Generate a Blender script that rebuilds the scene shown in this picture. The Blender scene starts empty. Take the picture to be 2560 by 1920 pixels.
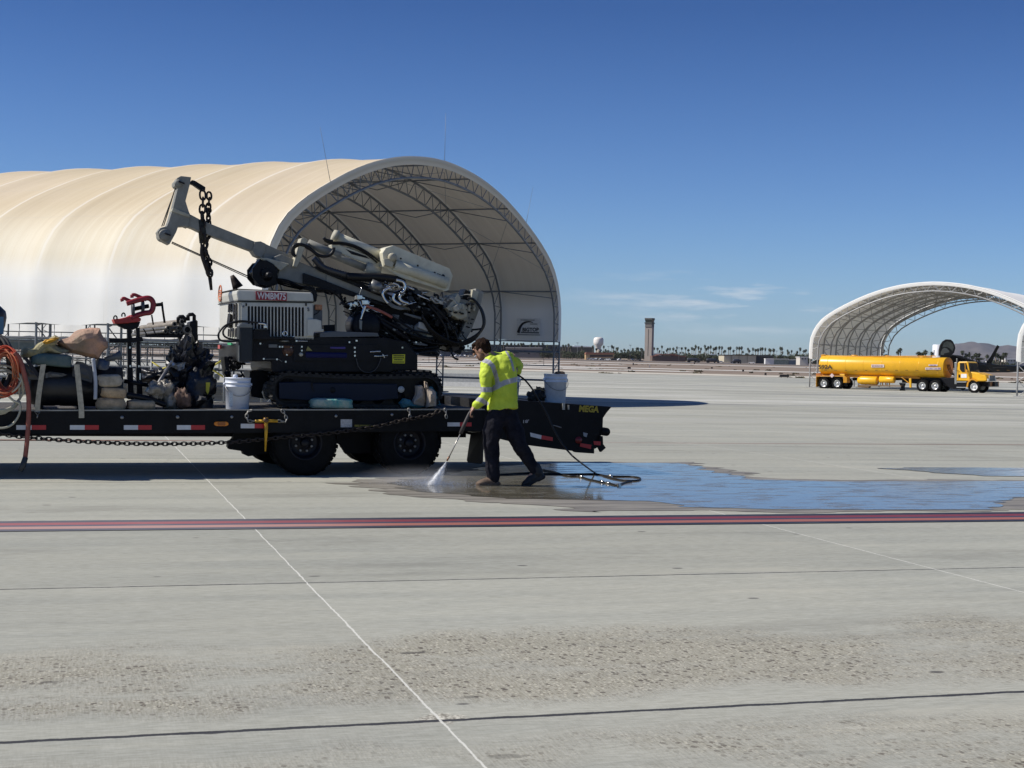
import bpy, bmesh, math, random
from mathutils import Vector, Matrix, noise
S = bpy.context.scene
COL = S.collection
R = math.radians
# ---------------------------------------------------------------- camera
FPX = 3650.0; CH = 1.55; PITCH = math.atan(70/FPX); ROLL = math.atan(.0237)
cf = Vector((0, math.cos(PITCH), -math.sin(PITCH))); cu = Vector((0, math.sin(PITCH), math.cos(PITCH))); cr = Vector((1, 0, 0))
cR = cr*math.cos(ROLL)+cu*math.sin(ROLL); cU = -cr*math.sin(ROLL)+cu*math.cos(ROLL)
cam = bpy.data.objects.new('camera', bpy.data.cameras.new('camera')); COL.objects.link(cam)
cam.matrix_world = Matrix(((cR.x, cU.x, -cf.x, 0), (cR.y, cU.y, -cf.y, 0), (cR.z, cU.z, -cf.z, CH), (0, 0, 0, 1)))
cam.data.sensor_width = 36; cam.data.lens = 36*FPX/2560; cam.data.clip_end = 30000
S.camera = cam
# ---------------------------------------------------------------- world, sun, exposure
SUN_EL = R(43.5); SUN_AZ = R(-95)          # azimuth from +Y, clockwise
w = bpy.data.worlds.new("World"); S.world = w; w.use_nodes = True
nt = w.node_tree; bg = nt.nodes['Background']
sky = nt.nodes.new('ShaderNodeTexSky'); sky.sky_type = 'NISHITA'; sky.sun_disc = False
sky.sun_elevation = SUN_EL; sky.sun_rotation = SUN_AZ % (2*math.pi)
sky.air_density = 1.0; sky.dust_density = 0.3; sky.ozone_density = 2.6; sky.altitude = 50
tc = nt.nodes.new('ShaderNodeTexCoord')
mp = nt.nodes.new('ShaderNodeMapping'); mp.inputs['Scale'].default_value = (3.2, 3.2, 26); mp.inputs['Rotation'].default_value = (0, R(6), 0)
ns = nt.nodes.new('ShaderNodeTexNoise'); ns.inputs['Scale'].default_value = 2.6; ns.inputs['Detail'].default_value = 7; ns.inputs['Roughness'].default_value = .62
rp = nt.nodes.new('ShaderNodeValToRGB'); rp.color_ramp.elements[0].position = .52; rp.color_ramp.elements[1].position = .78
sx = nt.nodes.new('ShaderNodeSeparateXYZ')
def mathn(t, op, a, b=None):
    n = t.nodes.new('ShaderNodeMath'); n.operation = op
    for i, v in enumerate((a, b)):
        if v is None: continue
        if isinstance(v, (int, float)): n.inputs[i].default_value = v
        else: t.links.new(v, n.inputs[i])
    return n.outputs[0]
L = nt.links.new
L(tc.outputs['Generated'], mp.inputs[0]); L(mp.outputs[0], ns.inputs['Vector']); L(ns.outputs['Fac'], rp.inputs[0])
L(tc.outputs['Generated'], sx.inputs[0])
def bump_at(val, c, wd):                                   # smooth bell around c
    d = mathn(nt, 'ABSOLUTE', mathn(nt, 'SUBTRACT', val, c)); d = mathn(nt, 'DIVIDE', d, wd)
    n = mathn(nt, 'SUBTRACT', 1.0, d); return mathn(nt, 'MAXIMUM', n, 0.0)
el = bump_at(sx.outputs['Z'], .040, .026)
azn = bump_at(sx.outputs['X'], .155, .13)
msk = mathn(nt, 'MULTIPLY', mathn(nt, 'MULTIPLY', el, azn), mathn(nt, 'MULTIPLY', rp.outputs[0], 2.0))
mx = nt.nodes.new('ShaderNodeMixRGB'); mx.inputs[2].default_value = (5.6, 5.9, 6.2, 1)
tr_ = nt.nodes.new('ShaderNodeValToRGB'); ce = tr_.color_ramp.elements            # colour of the clear desert air by height above the horizon
ce[0].position = 0.0; ce[0].color = (.50, .66, .93, 1); ce[1].position = .5; ce[1].color = (.20, .33, .56, 1)
for p_, c_ in ((.021, (.435, .630, .950)), (.112, (.315, .475, .775)), (.232, (.165, .300, .560))): e_ = ce.new(p_); e_.color = (*c_, 1)
L(sx.outputs['Z'], tr_.inputs[0]); mt_ = nt.nodes.new('ShaderNodeMixRGB'); mt_.blend_type = 'MULTIPLY'; mt_.inputs[0].default_value = 1; L(sky.outputs[0], mt_.inputs[1]); L(tr_.outputs[0], mt_.inputs[2])
L(msk, mx.inputs[0]); L(mt_.outputs[0], mx.inputs[1]); L(mx.outputs[0], bg.inputs[0])
bg.inputs['Strength'].default_value = 0.122
sun = bpy.data.objects.new('sun', bpy.data.lights.new('sun', 'SUN')); COL.objects.link(sun)
sun.data.energy = 5.0; sun.data.angle = R(.53); sun.data.color = (1.0, .95, .87)
sd = Vector((math.sin(SUN_AZ)*math.cos(SUN_EL), math.cos(SUN_AZ)*math.cos(SUN_EL), math.sin(SUN_EL)))
sun.rotation_euler = sd.to_track_quat('Z', 'Y').to_euler(); sun.location = (-30, 0, 40)
vs = S.view_settings; vs.view_transform = 'Standard'; vs.look = 'None'; vs.gamma = 1; vs.exposure = 0.10; vs.use_curve_mapping = False
S.cycles.max_bounces = 6
# ---------------------------------------------------------------- photograph pixel -> place helpers (pixels of the 2560 wide photo)
def ray(p): return cf + cR*((p[0]-1280)/FPX) + cU*((960-p[1])/FPX)
EYE = Vector((0, 0, CH))
def at_y(px, py, Y):
    v = ray((px, py)); return EYE + v*(Y/v.y)
ZP = [(-60, 0), (25, 0), (55, -.33), (75, -.5), (108, -.56), (135, -.74), (225, -.8), (400, -.8), (800, -.6), (1150, .35), (1500, .8), (3000, 2), (14000, 6)]
def zg(Y):
    for (a, za), (b, zb) in zip(ZP, ZP[1:]):
        if Y <= b: return za+(zb-za)*(Y-a)/(b-a)
    return ZP[-1][1]
def gnd(px, py, dz=0):
    v = ray((px, py)); Y = 1.0
    lo, hi = 2.0, 14000.0
    for i in range(60):
        m = (lo+hi)/2
        if (EYE+v*(m/v.y)).z > zg(m): lo = m
        else: hi = m
    q = EYE+v*(lo/v.y); q.z = zg(lo)+dz; return q
def crop(x0, y0, s): return lambda x, y: (x0+x/s, y0+y/s)
cA = crop(0, 700, 3.318); cB = crop(350, 400, 3.318); cC = crop(500, 680, 4.1475); cD = crop(800, 560, 3.77); cE = crop(550, 850, 3.8138)
cF = crop(1060, 820, 3.77); cG = crop(2000, 680, 3.95); cH = crop(1200, 760, 4.424); cI = crop(1600, 780, 4.9156); cJ = crop(640, 300, 2.37); cK = crop(0, 380, 2.765)
cN = crop(2030, 870, 7.373); cO = crop(2280, 830, 7.9); cM = crop(900, 680, 6.506); cQ = crop(330, 760, 5.926); cP = crop(0, 780, 7.54); cT = crop(1400, 960, 5.925)
class Frame:                                               # a vertical plane family: O + d*t + n*w (+z)
    def __init__(s, ox, oy, deg):
        s.O = Vector((ox, oy, 0)); a = R(deg); s.d = Vector((math.cos(a), math.sin(a), 0)); s.n = Vector((-math.sin(a), math.cos(a), 0)); s.deg = deg
    def __call__(s, p, w=0.0):
        v = ray(p); o = s.O+s.n*w; t = (o.dot(s.n)-EYE.dot(s.n))/v.dot(s.n); return EYE+v*t
    def end(s, p, t0):                                     # plane across the frame at distance t0 along d
        v = ray(p); t = (s.O.dot(s.d)+t0-EYE.dot(s.d))/v.dot(s.d); return EYE+v*t
    def t(s, q): return (q-s.O).dot(s.d)
    def P(s, t, w, z): return s.O+s.d*t+s.n*w+Vector((0, 0, z))
# ---------------------------------------------------------------- materials
MATS = {}
def mat(name, col, rough=.6, metal=0, var=.12, vs_=6.0, bump=0, bs=40, spec=.5, col2=None, emis=None, trans=0, alpha=None):
    if name in MATS: return MATS[name]
    m = bpy.data.materials.new(name); m.use_nodes = True; t = m.node_tree; b = t.nodes['Principled BSDF']; MATS[name] = m
    b.inputs['Roughness'].default_value = rough; b.inputs['Metallic'].default_value = metal; b.inputs['Specular IOR Level'].default_value = spec
    g = t.nodes.new('ShaderNodeNewGeometry')
    n = t.nodes.new('ShaderNodeTexNoise'); n.inputs['Scale'].default_value = vs_; n.inputs['Detail'].default_value = 6; n.inputs['Roughness'].default_value = .65
    t.links.new(g.outputs['Position'], n.inputs['Vector'])
    r = t.nodes.new('ShaderNodeValToRGB'); e = r.color_ramp.elements; e[0].position = .32; e[1].position = .68
    c2 = col2 or tuple(c*(1-var) for c in col); c1 = col if col2 else tuple(min(1, c*(1+var)) for c in col)
    e[0].color = (*c2, 1); e[1].color = (*c1, 1)
    t.links.new(n.outputs['Fac'], r.inputs[0]); t.links.new(r.outputs[0], b.inputs['Base Color'])
    if bump:
        n2 = t.nodes.new('ShaderNodeTexNoise'); n2.inputs['Scale'].default_value = bs; n2.inputs['Detail'].default_value = 4
        t.links.new(g.outputs['Position'], n2.inputs['Vector'])
        bp = t.nodes.new('ShaderNodeBump'); bp.inputs['Strength'].default_value = bump; bp.inputs['Distance'].default_value = .02
        t.links.new(n2.outputs['Fac'], bp.inputs['Height']); t.links.new(bp.outputs[0], b.inputs['Normal'])
    if trans: b.inputs['Transmission Weight'].default_value = trans
    if alpha is not None: b.inputs['Alpha'].default_value = alpha
    return m
# ---------------------------------------------------------------- mesh builder, linking, naming
class MB:
    def __init__(s): s.v = []; s.f = []; s.mi = []; s.cur = 0; s.sm = []
    def add(s, vs_, fs, smooth=False):
        k = len(s.v); s.v += [Vector(v) for v in vs_]; s.f += [[i+k for i in f] for f in fs]; s.mi += [s.cur]*len(fs); s.sm += [smooth]*len(fs); return s
    def prism(s, pts, dv):                                 # planar outline + extrusion vector
        n = len(pts); dv = Vector(dv); b = [Vector(p)+dv for p in pts]
        # orientation
        nn = Vector((0, 0, 0))
        for i in range(n): nn += Vector(pts[i]).cross(Vector(pts[(i+1) % n]))
        if nn.dot(dv) > 0: pts = list(pts)[::-1]; b = b[::-1]
        return s.add(list(pts)+b, [list(range(n)), list(range(2*n-1, n-1, -1))]+[[i, i+n, (i+1) % n+n, (i+1) % n] for i in range(n)])
    def box(s, c, h, ax=None):                             # centre, half sizes, axes (3 vectors)
        ax = ax or (Vector((1, 0, 0)), Vector((0, 1, 0)), Vector((0, 0, 1))); c = Vector(c)
        vs_ = [c+ax[0]*(h[0]*i)+ax[1]*(h[1]*j)+ax[2]*(h[2]*k) for i in (-1, 1) for j in (-1, 1) for k in (-1, 1)]
        return s.add(vs_, [[0, 1, 3, 2], [4, 6, 7, 5], [0, 4, 5, 1], [2, 3, 7, 6], [0, 2, 6, 4], [1, 5, 7, 3]])
    def tube(s, pts, r, seg=8, cap=True, closed=False):
        pts = [Vector(p) for p in pts]; n = len(pts); rs = list(r) if isinstance(r, (list, tuple)) else [r]*n
        if len(rs) != n: rs = [rs[0]+(rs[-1]-rs[0])*i/(n-1) for i in range(n)]
        up = None; vs_ = []
        for i, p in enumerate(pts):
            if closed: t = (pts[(i+1) % n]-pts[i-1]).normalized()
            else: t = (pts[min(i+1, n-1)]-pts[max(i-1, 0)]).normalized()
            if up is None:
                up = t.orthogonal().normalized()
            up = (up-t*up.dot(t)); up = up.normalized() if up.length > 1e-6 else t.orthogonal().normalized()
            sd_ = t.cross(up)
            for k in range(seg):
                a = 2*math.pi*k/seg; vs_.append(p+(up*math.cos(a)+sd_*math.sin(a))*rs[i])
        fs = [[i*seg+k, i*seg+(k+1) % seg, ((i+1) % n)*seg+(k+1) % seg, ((i+1) % n)*seg+k] for i in range(n if closed else n-1) for k in range(seg)]
        s.add(vs_, fs, True)
        if cap and not closed:
            k0 = len(s.v)-len(vs_); s.f += [[k0+i for i in range(seg)][::-1], [k0+(n-1)*seg+i for i in range(seg)]]; s.mi += [s.cur]*2; s.sm += [False]*2
        return s
    def lathe(s, o, axis, prof, seg=24, smooth=True):      # prof: (radius, along axis)
        axis = Vector(axis).normalized(); u = axis.orthogonal().normalized(); v = axis.cross(u); o = Vector(o); n = len(prof)
        vs_ = [o+axis*z+(u*math.cos(2*math.pi*k/seg)+v*math.sin(2*math.pi*k/seg))*max(r, 1e-4) for r, z in prof for k in range(seg)]
        return s.add(vs_, [[i*seg+k, i*seg+(k+1) % seg, (i+1)*seg+(k+1) % seg, (i+1)*seg+k] for i in range(n-1) for k in range(seg)], smooth)
    def loft(s, rings, smooth=True, cap=True):
        m = len(rings[0]); vs_ = [p for r_ in rings for p in r_]
        s.add(vs_, [[i*m+k, i*m+(k+1) % m, (i+1)*m+(k+1) % m, (i+1)*m+k] for i in range(len(rings)-1) for k in range(m)], smooth)
        if cap:
            k0 = len(s.v)-len(vs_); s.f += [[k0+i for i in range(m)][::-1], [k0+(len(rings)-1)*m+i for i in range(m)]]; s.mi += [s.cur]*2; s.sm += [False]*2
        return s
    def sheet(s, rows, smooth=True, thick=None):
        m = len(rows[0]); vs_ = [p for r_ in rows for p in r_]
        return s.add(vs_, [[i*m+k, i*m+k+1, (i+1)*m+k+1, (i+1)*m+k] for i in range(len(rows)-1) for k in range(m-1)], smooth)
ROOTM = {}
def link(o, parent=None, loc=None, rz=0.0):
    COL.objects.link(o)
    if parent is not None:
        o.parent = parent; M = ROOTM[parent.name]
    else:
        M = Matrix.Translation(loc if loc is not None else (0, 0, 0)) @ Matrix.Rotation(rz, 4, 'Z'); o.matrix_world = M
    ROOTM[o.name] = M; return o
def tag(o, label=None, cat=None, group=None, kind=None):
    if label: o['label'] = label
    if cat: o['category'] = cat
    if group: o['group'] = group
    if kind: o['kind'] = kind
    return o
def thing(name, label, cat, loc, rz=0.0, group=None):
    o = bpy.data.objects.new(name, None); o.empty_display_size = .2; link(o, None, Vector(loc), rz); return tag(o, label, cat, group)
def build(name, mb, m, parent=None, loc=None, rz=0.0, bevel=0, solid=0, label=None, recalc=True):
    """link the collected world-space geometry as ONE mesh object"""
    me = bpy.data.meshes.new(name); o = bpy.data.objects.new(name, me)
    if parent is None and loc is None:
        xs = [v.x for v in mb.v]; ys = [v.y for v in mb.v]; zs = [v.z for v in mb.v]; loc = Vector(((min(xs)+max(xs))/2, (min(ys)+max(ys))/2, min(zs)))
    link(o, parent, loc, rz); Mi = ROOTM[o.name].inverted()
    me.from_pydata([Mi @ v for v in mb.v], [], mb.f)
    for k in (m if isinstance(m, (list, tuple)) else [m]): me.materials.append(k)
    me.polygons.foreach_set('material_index', mb.mi); me.polygons.foreach_set('use_smooth', mb.sm)
    if recalc:
        bm = bmesh.new(); bm.from_mesh(me); bmesh.ops.recalc_face_normals(bm, faces=bm.faces); bm.to_mesh(me); bm.free()
    if solid:
        md = o.modifiers.new('s', 'SOLIDIFY'); md.thickness = solid; md.offset = 0
    if bevel:
        md = o.modifiers.new('b', 'BEVEL'); md.width = bevel; md.segments = 2; md.limit_method = 'ANGLE'; md.angle_limit = R(40)
    if label: o['label'] = label
    return o
def build_each(name, pieces, m, parent=None, bevel=0):
    return [build(name, q, m, parent, bevel=bevel) for q in pieces]
def copy_tree(o, loc, rz=0.0, label=None, scale=None):
    c = o.copy(); COL.objects.link(c)
    M = Matrix.Translation(loc) @ Matrix.Rotation(rz, 4, 'Z')
    if scale: M = M @ Matrix.Diagonal((*scale, 1))
    c.matrix_world = M
    if label: c['label'] = label
    for ch in list(o.children):
        k = ch.copy(); COL.objects.link(k); k.parent = c
        for g in list(ch.children):
            q = g.copy(); COL.objects.link(q); q.parent = k
    return c
def smooth_path(pts, n=6):
    pts = [Vector(p) for p in pts]; out = []
    for i in range(len(pts)-1):
        p0 = pts[max(i-1, 0)]; p1 = pts[i]; p2 = pts[i+1]; p3 = pts[min(i+2, len(pts)-1)]
        for k in range(n):
            t = k/n; out.append(.5*((2*p1)+(p2-p0)*t+(2*p0-5*p1+4*p2-p3)*t*t+(3*p1-p0-3*p2+p3)*t**3))
    out.append(pts[-1]); return out
def text_mesh(txt, bl, br, tl, name, m, parent, proud=0.0, off=.02, thick=.002):
    """letters fitted to the rectangle bottom-left, bottom-right, top-left"""
    cu_ = bpy.data.curves.new('t', 'FONT'); cu_.body = txt; cu_.offset = off; cu_.resolution_u = 3
    o = bpy.data.objects.new('t', cu_); COL.objects.link(o); dg = bpy.context.evaluated_depsgraph_get(); dg.update()
    me = o.evaluated_get(dg).to_mesh(); vs_ = [v.co.copy() for v in me.vertices]; fs = [list(p.vertices) for p in me.polygons]
    o.evaluated_get(dg).to_mesh_clear(); bpy.data.objects.remove(o); bpy.data.curves.remove(cu_)
    x0 = min(v.x for v in vs_); x1 = max(v.x for v in vs_); y0 = min(v.y for v in vs_); y1 = max(v.y for v in vs_)
    bl, br, tl = Vector(bl), Vector(br), Vector(tl); nn = (br-bl).cross(tl-bl).normalized()
    mb = MB(); mb.add([bl+(br-bl)*((v.x-x0)/(x1-x0))+(tl-bl)*((v.y-y0)/(y1-y0))+nn*proud for v in vs_], fs)
    return build(name, mb, m, parent, recalc=False)
def blob(o, ax, hs, seed, amp=.12, sc=2.0, p=3.0, nu=22, nv=14, lump=0):
    """rounded sack / crumpled lump: superellipsoid with noise; o centre, ax 3 axes, hs half sizes"""
    random.seed(seed); off = Vector((seed*3.7, seed*1.3, seed*.7)); rings = []
    def sp(c): return math.copysign(abs(c)**(2/p), c)
    for j in range(nv+1):
        ph = -math.pi/2+math.pi*j/nv; ring = []
        for i in range(nu):
            th = 2*math.pi*i/nu
            q = Vector((sp(math.cos(ph))*sp(math.cos(th)), sp(math.cos(ph))*sp(math.sin(th)), sp(math.sin(ph))))
            k = 1+amp*noise.noise(q*sc+off)+amp*.5*noise.noise(q*sc*2.7+off)+lump*noise.noise(q*sc*6+off)
            ring.append(Vector(o)+ax[0]*(q.x*hs[0]*k)+ax[1]*(q.y*hs[1]*k)+ax[2]*(q.z*hs[2]*k))
        rings.append(ring)
    mb = MB(); mb.loft(rings, True, True); return mb
# ================================================================ SETTING
class NT:
    def __init__(s, m):
        m.use_nodes = True; s.t = m.node_tree; s.b = s.t.nodes['Principled BSDF']
        g = s.t.nodes.new('ShaderNodeNewGeometry'); s.pos = g.outputs['Position']
    def m(s, op, a, b=None): return mathn(s.t, op, a, b)
    def noise(s, vec, sc, det=5, ro=.6):
        n = s.t.nodes.new('ShaderNodeTexNoise'); n.inputs['Scale'].default_value = sc; n.inputs['Detail'].default_value = det; n.inputs['Roughness'].default_value = ro
        s.t.links.new(vec, n.inputs['Vector']); return n.outputs['Fac']
    def vor(s, vec, sc):
        n = s.t.nodes.new('ShaderNodeTexVoronoi'); n.inputs['Scale'].default_value = sc; s.t.links.new(vec, n.inputs['Vector']); return n.outputs['Distance'], n.outputs['Color']
    def comb(s, x, y, z=0.0):
        n = s.t.nodes.new('ShaderNodeCombineXYZ')
        for i, v in enumerate((x, y, z)):
            if isinstance(v, (int, float)): n.inputs[i].default_value = v
            else: s.t.links.new(v, n.inputs[i])
        return n.outputs[0]
    def sep(s, v):
        n = s.t.nodes.new('ShaderNodeSeparateXYZ'); s.t.links.new(v, n.inputs[0]); return n.outputs
    def mix(s, f, a, b, mode='MIX'):
        n = s.t.nodes.new('ShaderNodeMixRGB'); n.blend_type = mode
        for i, v in enumerate((f, a, b)):
            if isinstance(v, (int, float)): n.inputs[i].default_value = v
            elif isinstance(v, tuple): n.inputs[i].default_value = (*v, 1)
            else: s.t.links.new(v, n.inputs[i])
        return n.outputs[0]
    def step(s, v, a, b):                                   # smooth 0..1 from a to b
        n = s.t.nodes.new('ShaderNodeMapRange'); n.interpolation_type = 'SMOOTHSTEP'
        s.t.links.new(v, n.inputs[0]); n.inputs[1].default_value = a; n.inputs[2].default_value = b; return n.outputs[0]
    def bump(s, h, st, d=.01):
        n = s.t.nodes.new('ShaderNodeBump'); n.inputs['Strength'].default_value = st; n.inputs['Distance'].default_value = d
        s.t.links.new(h, n.inputs['Height']); s.t.links.new(n.outputs[0], s.b.inputs['Normal'])
    def out(s, col=None, rough=None):
        for v, k in ((col, 'Base Color'), (rough, 'Roughness')):
            if v is None: continue
            if isinstance(v, (int, float)): s.b.inputs[k].default_value = v
            else: s.t.links.new(v, s.b.inputs[k])
GA = R(16.6); gc, gs = math.cos(GA), math.sin(GA)
V1, U1, DV, DU = 5.97, 1.50, 3.75, 4.8
def uv_of(n):
    x, y, z = n.sep(n.pos)
    return n.m('ADD', n.m('MULTIPLY', x, gc), n.m('MULTIPLY', y, gs)), n.m('ADD', n.m('MULTIPLY', x, -gs), n.m('MULTIPLY', y, gc))
def concrete(name, wet=False, rough=.85):
    m = bpy.data.materials.new(name); n = NT(m); u, v = uv_of(n)
    big = n.noise(n.comb(u, v), .35, 4); streak = n.noise(n.comb(n.m('MULTIPLY', u, .12), n.m('MULTIPLY', v, 1.6)), 1.6, 7, .68)
    fine = n.noise(n.comb(n.m('MULTIPLY', u, 9.0), n.m('MULTIPLY', v, 45.0)), 1.0, 4, .7)
    tine = n.noise(n.comb(n.m('MULTIPLY', u, 95.0), n.m('MULTIPLY', v, 9.0)), 1.0, 3, .6)
    dist = n.noise(n.comb(n.m('MULTIPLY', u, .016), n.m('MULTIPLY', v, .20)), 1.0, 7, .74)
    wob = n.noise(n.comb(u, v, 3.0), .8, 3)
    band = n.m('MULTIPLY', n.step(n.m('ADD', v, n.m('MULTIPLY', wob, 1.2)), 6.75, 7.1), n.step(n.m('ADD', v, n.m('MULTIPLY', wob, 1.4)), 8.7, 8.1))
    low = n.m('MULTIPLY', n.step(n.m('ADD', v, n.m('MULTIPLY', wob, 1.0)), 6.35, 5.9), n.step(n.noise(n.comb(u, v, 9.0), .55, 2), .38, .54))
    patch = n.m('MULTIPLY', n.m('MAXIMUM', band, low), n.step(n.noise(n.comb(n.m('MULTIPLY', u, .5), v, 1.0), 1.1, 6, .74), .31, .56))
    patch0 = patch
    c = n.mix(n.step(streak, .32, .66), (.285, .288, .238), (.392, .388, .314))
    c = n.mix(n.step(big, .35, .7), c, n.mix(.5, c, (.40, .385, .300)))
    c = n.mix(n.m('MULTIPLY', n.step(dist, .49, .60), n.step(v, 25, 60)), c, (.60, .59, .53))
    c = n.mix(n.m('MULTIPLY', n.step(dist, .48, .39), n.step(v, 25, 60)), c, (.215, .22, .21))
    c = n.mix(.34, c, n.mix(n.step(fine, .25, .75), (.14, .14, .13), (.50, .50, .47)))
    c = n.mix(n.m('MULTIPLY', n.step(v, 10.0, 6.5), n.m('ADD', .06, n.m('MULTIPLY', patch0, .50))), c, n.mix(n.step(tine, .35, .65), (.15, .15, .14), (.50, .49, .46)))
    d1, c1 = n.vor(n.comb(u, n.m('MULTIPLY', v, .8)), 30.0); d2, c2 = n.vor(n.comb(u, n.m('MULTIPLY', v, .8)), 62.0)
    spk = n.step(d1, .46, .34); spk2 = n.step(d2, .5, .38); rnd = n.sep(c1)[0]; rnd2 = n.sep(c2)[1]
    c = n.mix(n.m('MULTIPLY', patch, .55), c, (.285, .258, .180))
    c = n.mix(n.m('MULTIPLY', patch, n.m('MULTIPLY', spk, n.step(rnd, .74, .78))), c, (.11, .095, .075))
    c = n.mix(n.m('MULTIPLY', n.m('MULTIPLY', patch, .7), n.m('MULTIPLY', spk2, n.step(rnd2, .80, .84))), c, (.54, .51, .41))
    c = n.mix(n.m('MULTIPLY', n.m('MULTIPLY', patch, .8), n.m('MULTIPLY', spk2, n.step(rnd2, .26, .22))), c, (.15, .125, .095))
    d4, c4 = n.vor(n.comb(n.m('MULTIPLY', u, 1.7), n.m('MULTIPLY', v, 4.4)), 1.0)
    c = n.mix(n.m('MULTIPLY', n.m('MULTIPLY', patch, .8), n.m('MULTIPLY', n.step(n.m('ADD', d4, n.m('MULTIPLY', n.noise(n.comb(u, v, 2.0), 14.0, 3), .25)), .32, .24), n.step(n.sep(c4)[0], .66, .70))), c, (.055, .048, .040))
    stn = n.noise(n.comb(n.m('MULTIPLY', u, .35), n.m('MULTIPLY', v, 1.1), 7.0), .9, 6, .7); c = n.mix(n.m('MULTIPLY', n.step(stn, .54, .68), .42), c, (.20, .195, .165)); c = n.mix(n.m('MULTIPLY', n.step(stn, .44, .30), .42), c, (.46, .44, .36))
    # spalled corner where the two joints cross
    sq = n.m('ADD', n.m('ABSOLUTE', n.m('SUBTRACT', u, U1+.02)), n.m('MULTIPLY', n.m('ABSOLUTE', n.m('SUBTRACT', v, V1+.04)), 1.2)); spl = n.step(n.m('ADD', sq, n.m('MULTIPLY', n.noise(n.comb(u, v, 1.5), 22.0, 3), .22)), .27, .19)
    c = n.mix(n.m('MULTIPLY', spl, .8), c, n.mix(n.step(n.noise(n.comb(u, v, 4.0), 40.0, 3), .4, .6), (.16, .14, .11), (.62, .59, .50)))
    # scattered pop-outs all over
    d3, c3 = n.vor(n.comb(n.m('MULTIPLY', u, .6), v), 2.6); pit = n.m('MULTIPLY', n.step(d3, .085, .045), n.step(n.sep(c3)[0], .45, .5))
    c = n.mix(n.m('MULTIPLY', pit, .85), c, (.07, .065, .06))
    wn = n.t.nodes.new('ShaderNodeTexWhiteNoise'); wn.noise_dimensions = '2D'; n.t.links.new(n.comb(n.m('FLOOR', n.m('DIVIDE', n.m('SUBTRACT', u, U1), DU)), n.m('FLOOR', n.m('DIVIDE', n.m('SUBTRACT', v, V1), DV))), wn.inputs['Vector'])
    tone = n.m('ADD', .93, n.m('MULTIPLY', wn.outputs['Value'], .12)); c = n.mix(1.0, c, n.comb(tone, tone, n.m('MULTIPLY', tone, .985)), 'MULTIPLY')
    # joints
    wv = n.m('MULTIPLY', n.m('SUBTRACT', n.noise(n.comb(u, v), 6.0, 4, .7), .5), .035)
    wu = n.m('MULTIPLY', n.m('SUBTRACT', n.noise(n.comb(v, u), 5.0, 5, .7), .5), .035)
    def jd(x, x0, dx, wb):
        q = n.m('DIVIDE', n.m('SUBTRACT', n.m('ADD', x, wb), x0-dx/2), dx); q = n.m('SUBTRACT', n.m('FRACT', q), .5); return n.m('MULTIPLY', n.m('ABSOLUTE', q), dx)
    jv = jd(v, V1, DV, wv); ju = jd(u, U1, DU, wu)
    wid = n.m('ADD', .004, n.m('MULTIPLY', n.noise(n.comb(u, 0.0), 2.0, 5, .7), .013))
    jn = n.noise(n.comb(u, v, 5.0), 3.0, 4)
    # wider spalled joint nearest the camera
    widv = n.m('ADD', wid, n.m('MULTIPLY', n.step(v, 7.5, 6.2), .006))
    jm = n.m('SUBTRACT', 1.0, n.m('MINIMUM', n.m('DIVIDE', jv, n.m('MULTIPLY', widv, 1.5)), 1.0)); jm = n.step(jm, .05, .5)
    c = n.mix(n.m('MULTIPLY', n.step(jv, .05, .01), n.m('MULTIPLY', n.step(jn, .5, .75), .5)), c, (.55, .53, .48))
    c = n.mix(jm, c, (.03, .03, .033))
    jl = n.m('SUBTRACT', 1.0, n.m('MINIMUM', n.m('DIVIDE', ju, n.m('MULTIPLY', n.m('MULTIPLY', wid, n.m('ADD', .35, jn)), .80)), 1.0)); jl = n.step(jl, .0, .45)
    c = n.mix(n.m('MULTIPLY', jl, .85), c, (.66, .65, .58))
    if wet:
        c = n.mix(1.0, c, (.42, .38, .33), 'MULTIPLY')
        rg = n.noise(n.comb(n.m('MULTIPLY', u, 1.2), n.m('MULTIPLY', v, 3.2)), 1.5, 7, .72)
        x, y, z = n.sep(n.pos)
        n.out(c, n.m('ADD', n.m('MULTIPLY', n.step(rg, .47, .63), .38), .045))
        n.b.inputs['Specular IOR Level'].default_value = .8; n.b.inputs['IOR'].default_value = 1.4; n.b.inputs['Coat Weight'].default_value = .35; n.b.inputs['Coat Roughness'].default_value = .06
        n.bump(n.noise(n.comb(n.m('MULTIPLY', u, 3.0), n.m('MULTIPLY', v, 9.0)), 1.0, 5), .24, .005)
    else:
        n.out(c, rough)
        h = n.m('ADD', n.m('MULTIPLY', fine, .5), n.m('MULTIPLY', n.m('MULTIPLY', patch, n.sep(c2)[2]), 1.6)); h = n.m('SUBTRACT', h, n.m('MULTIPLY', jm, 3.0))
        n.bump(h, .5, .006)
    return m
M_conc = concrete('apron_concrete')
def ground_sheet(name, X0, X1, Ys, m, dz=0.0, nx=2, slant=0.0):
    mb = MB(); mb.sheet([[Vector((X0+(X1-X0)*i/(nx-1), Y+slant*(X0+(X1-X0)*i/(nx-1)), zg(Y)+dz)) for i in range(nx)] for Y in Ys], True)
    o = build(name, mb, m, None, Vector((0, 0, 0)), recalc=False)
    o['kind'] = 'structure'; return o
ground_sheet('concrete_apron', -260, 260, [-60, -20, 0, 25, 40, 55, 65, 75, 90, 108, 120, 135, 170, 226], M_conc)
dm = bpy.data.materials.new('desert'); n = NT(dm); x, y, z = n.sep(n.pos)
st = n.noise(n.comb(n.m('MULTIPLY', x, .02), n.m('MULTIPLY', y, .12)), 1.0, 7, .7); f2 = n.noise(n.comb(n.m('MULTIPLY', x, .3), n.m('MULTIPLY', y, .35)), 1.0, 6, .75)
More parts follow.
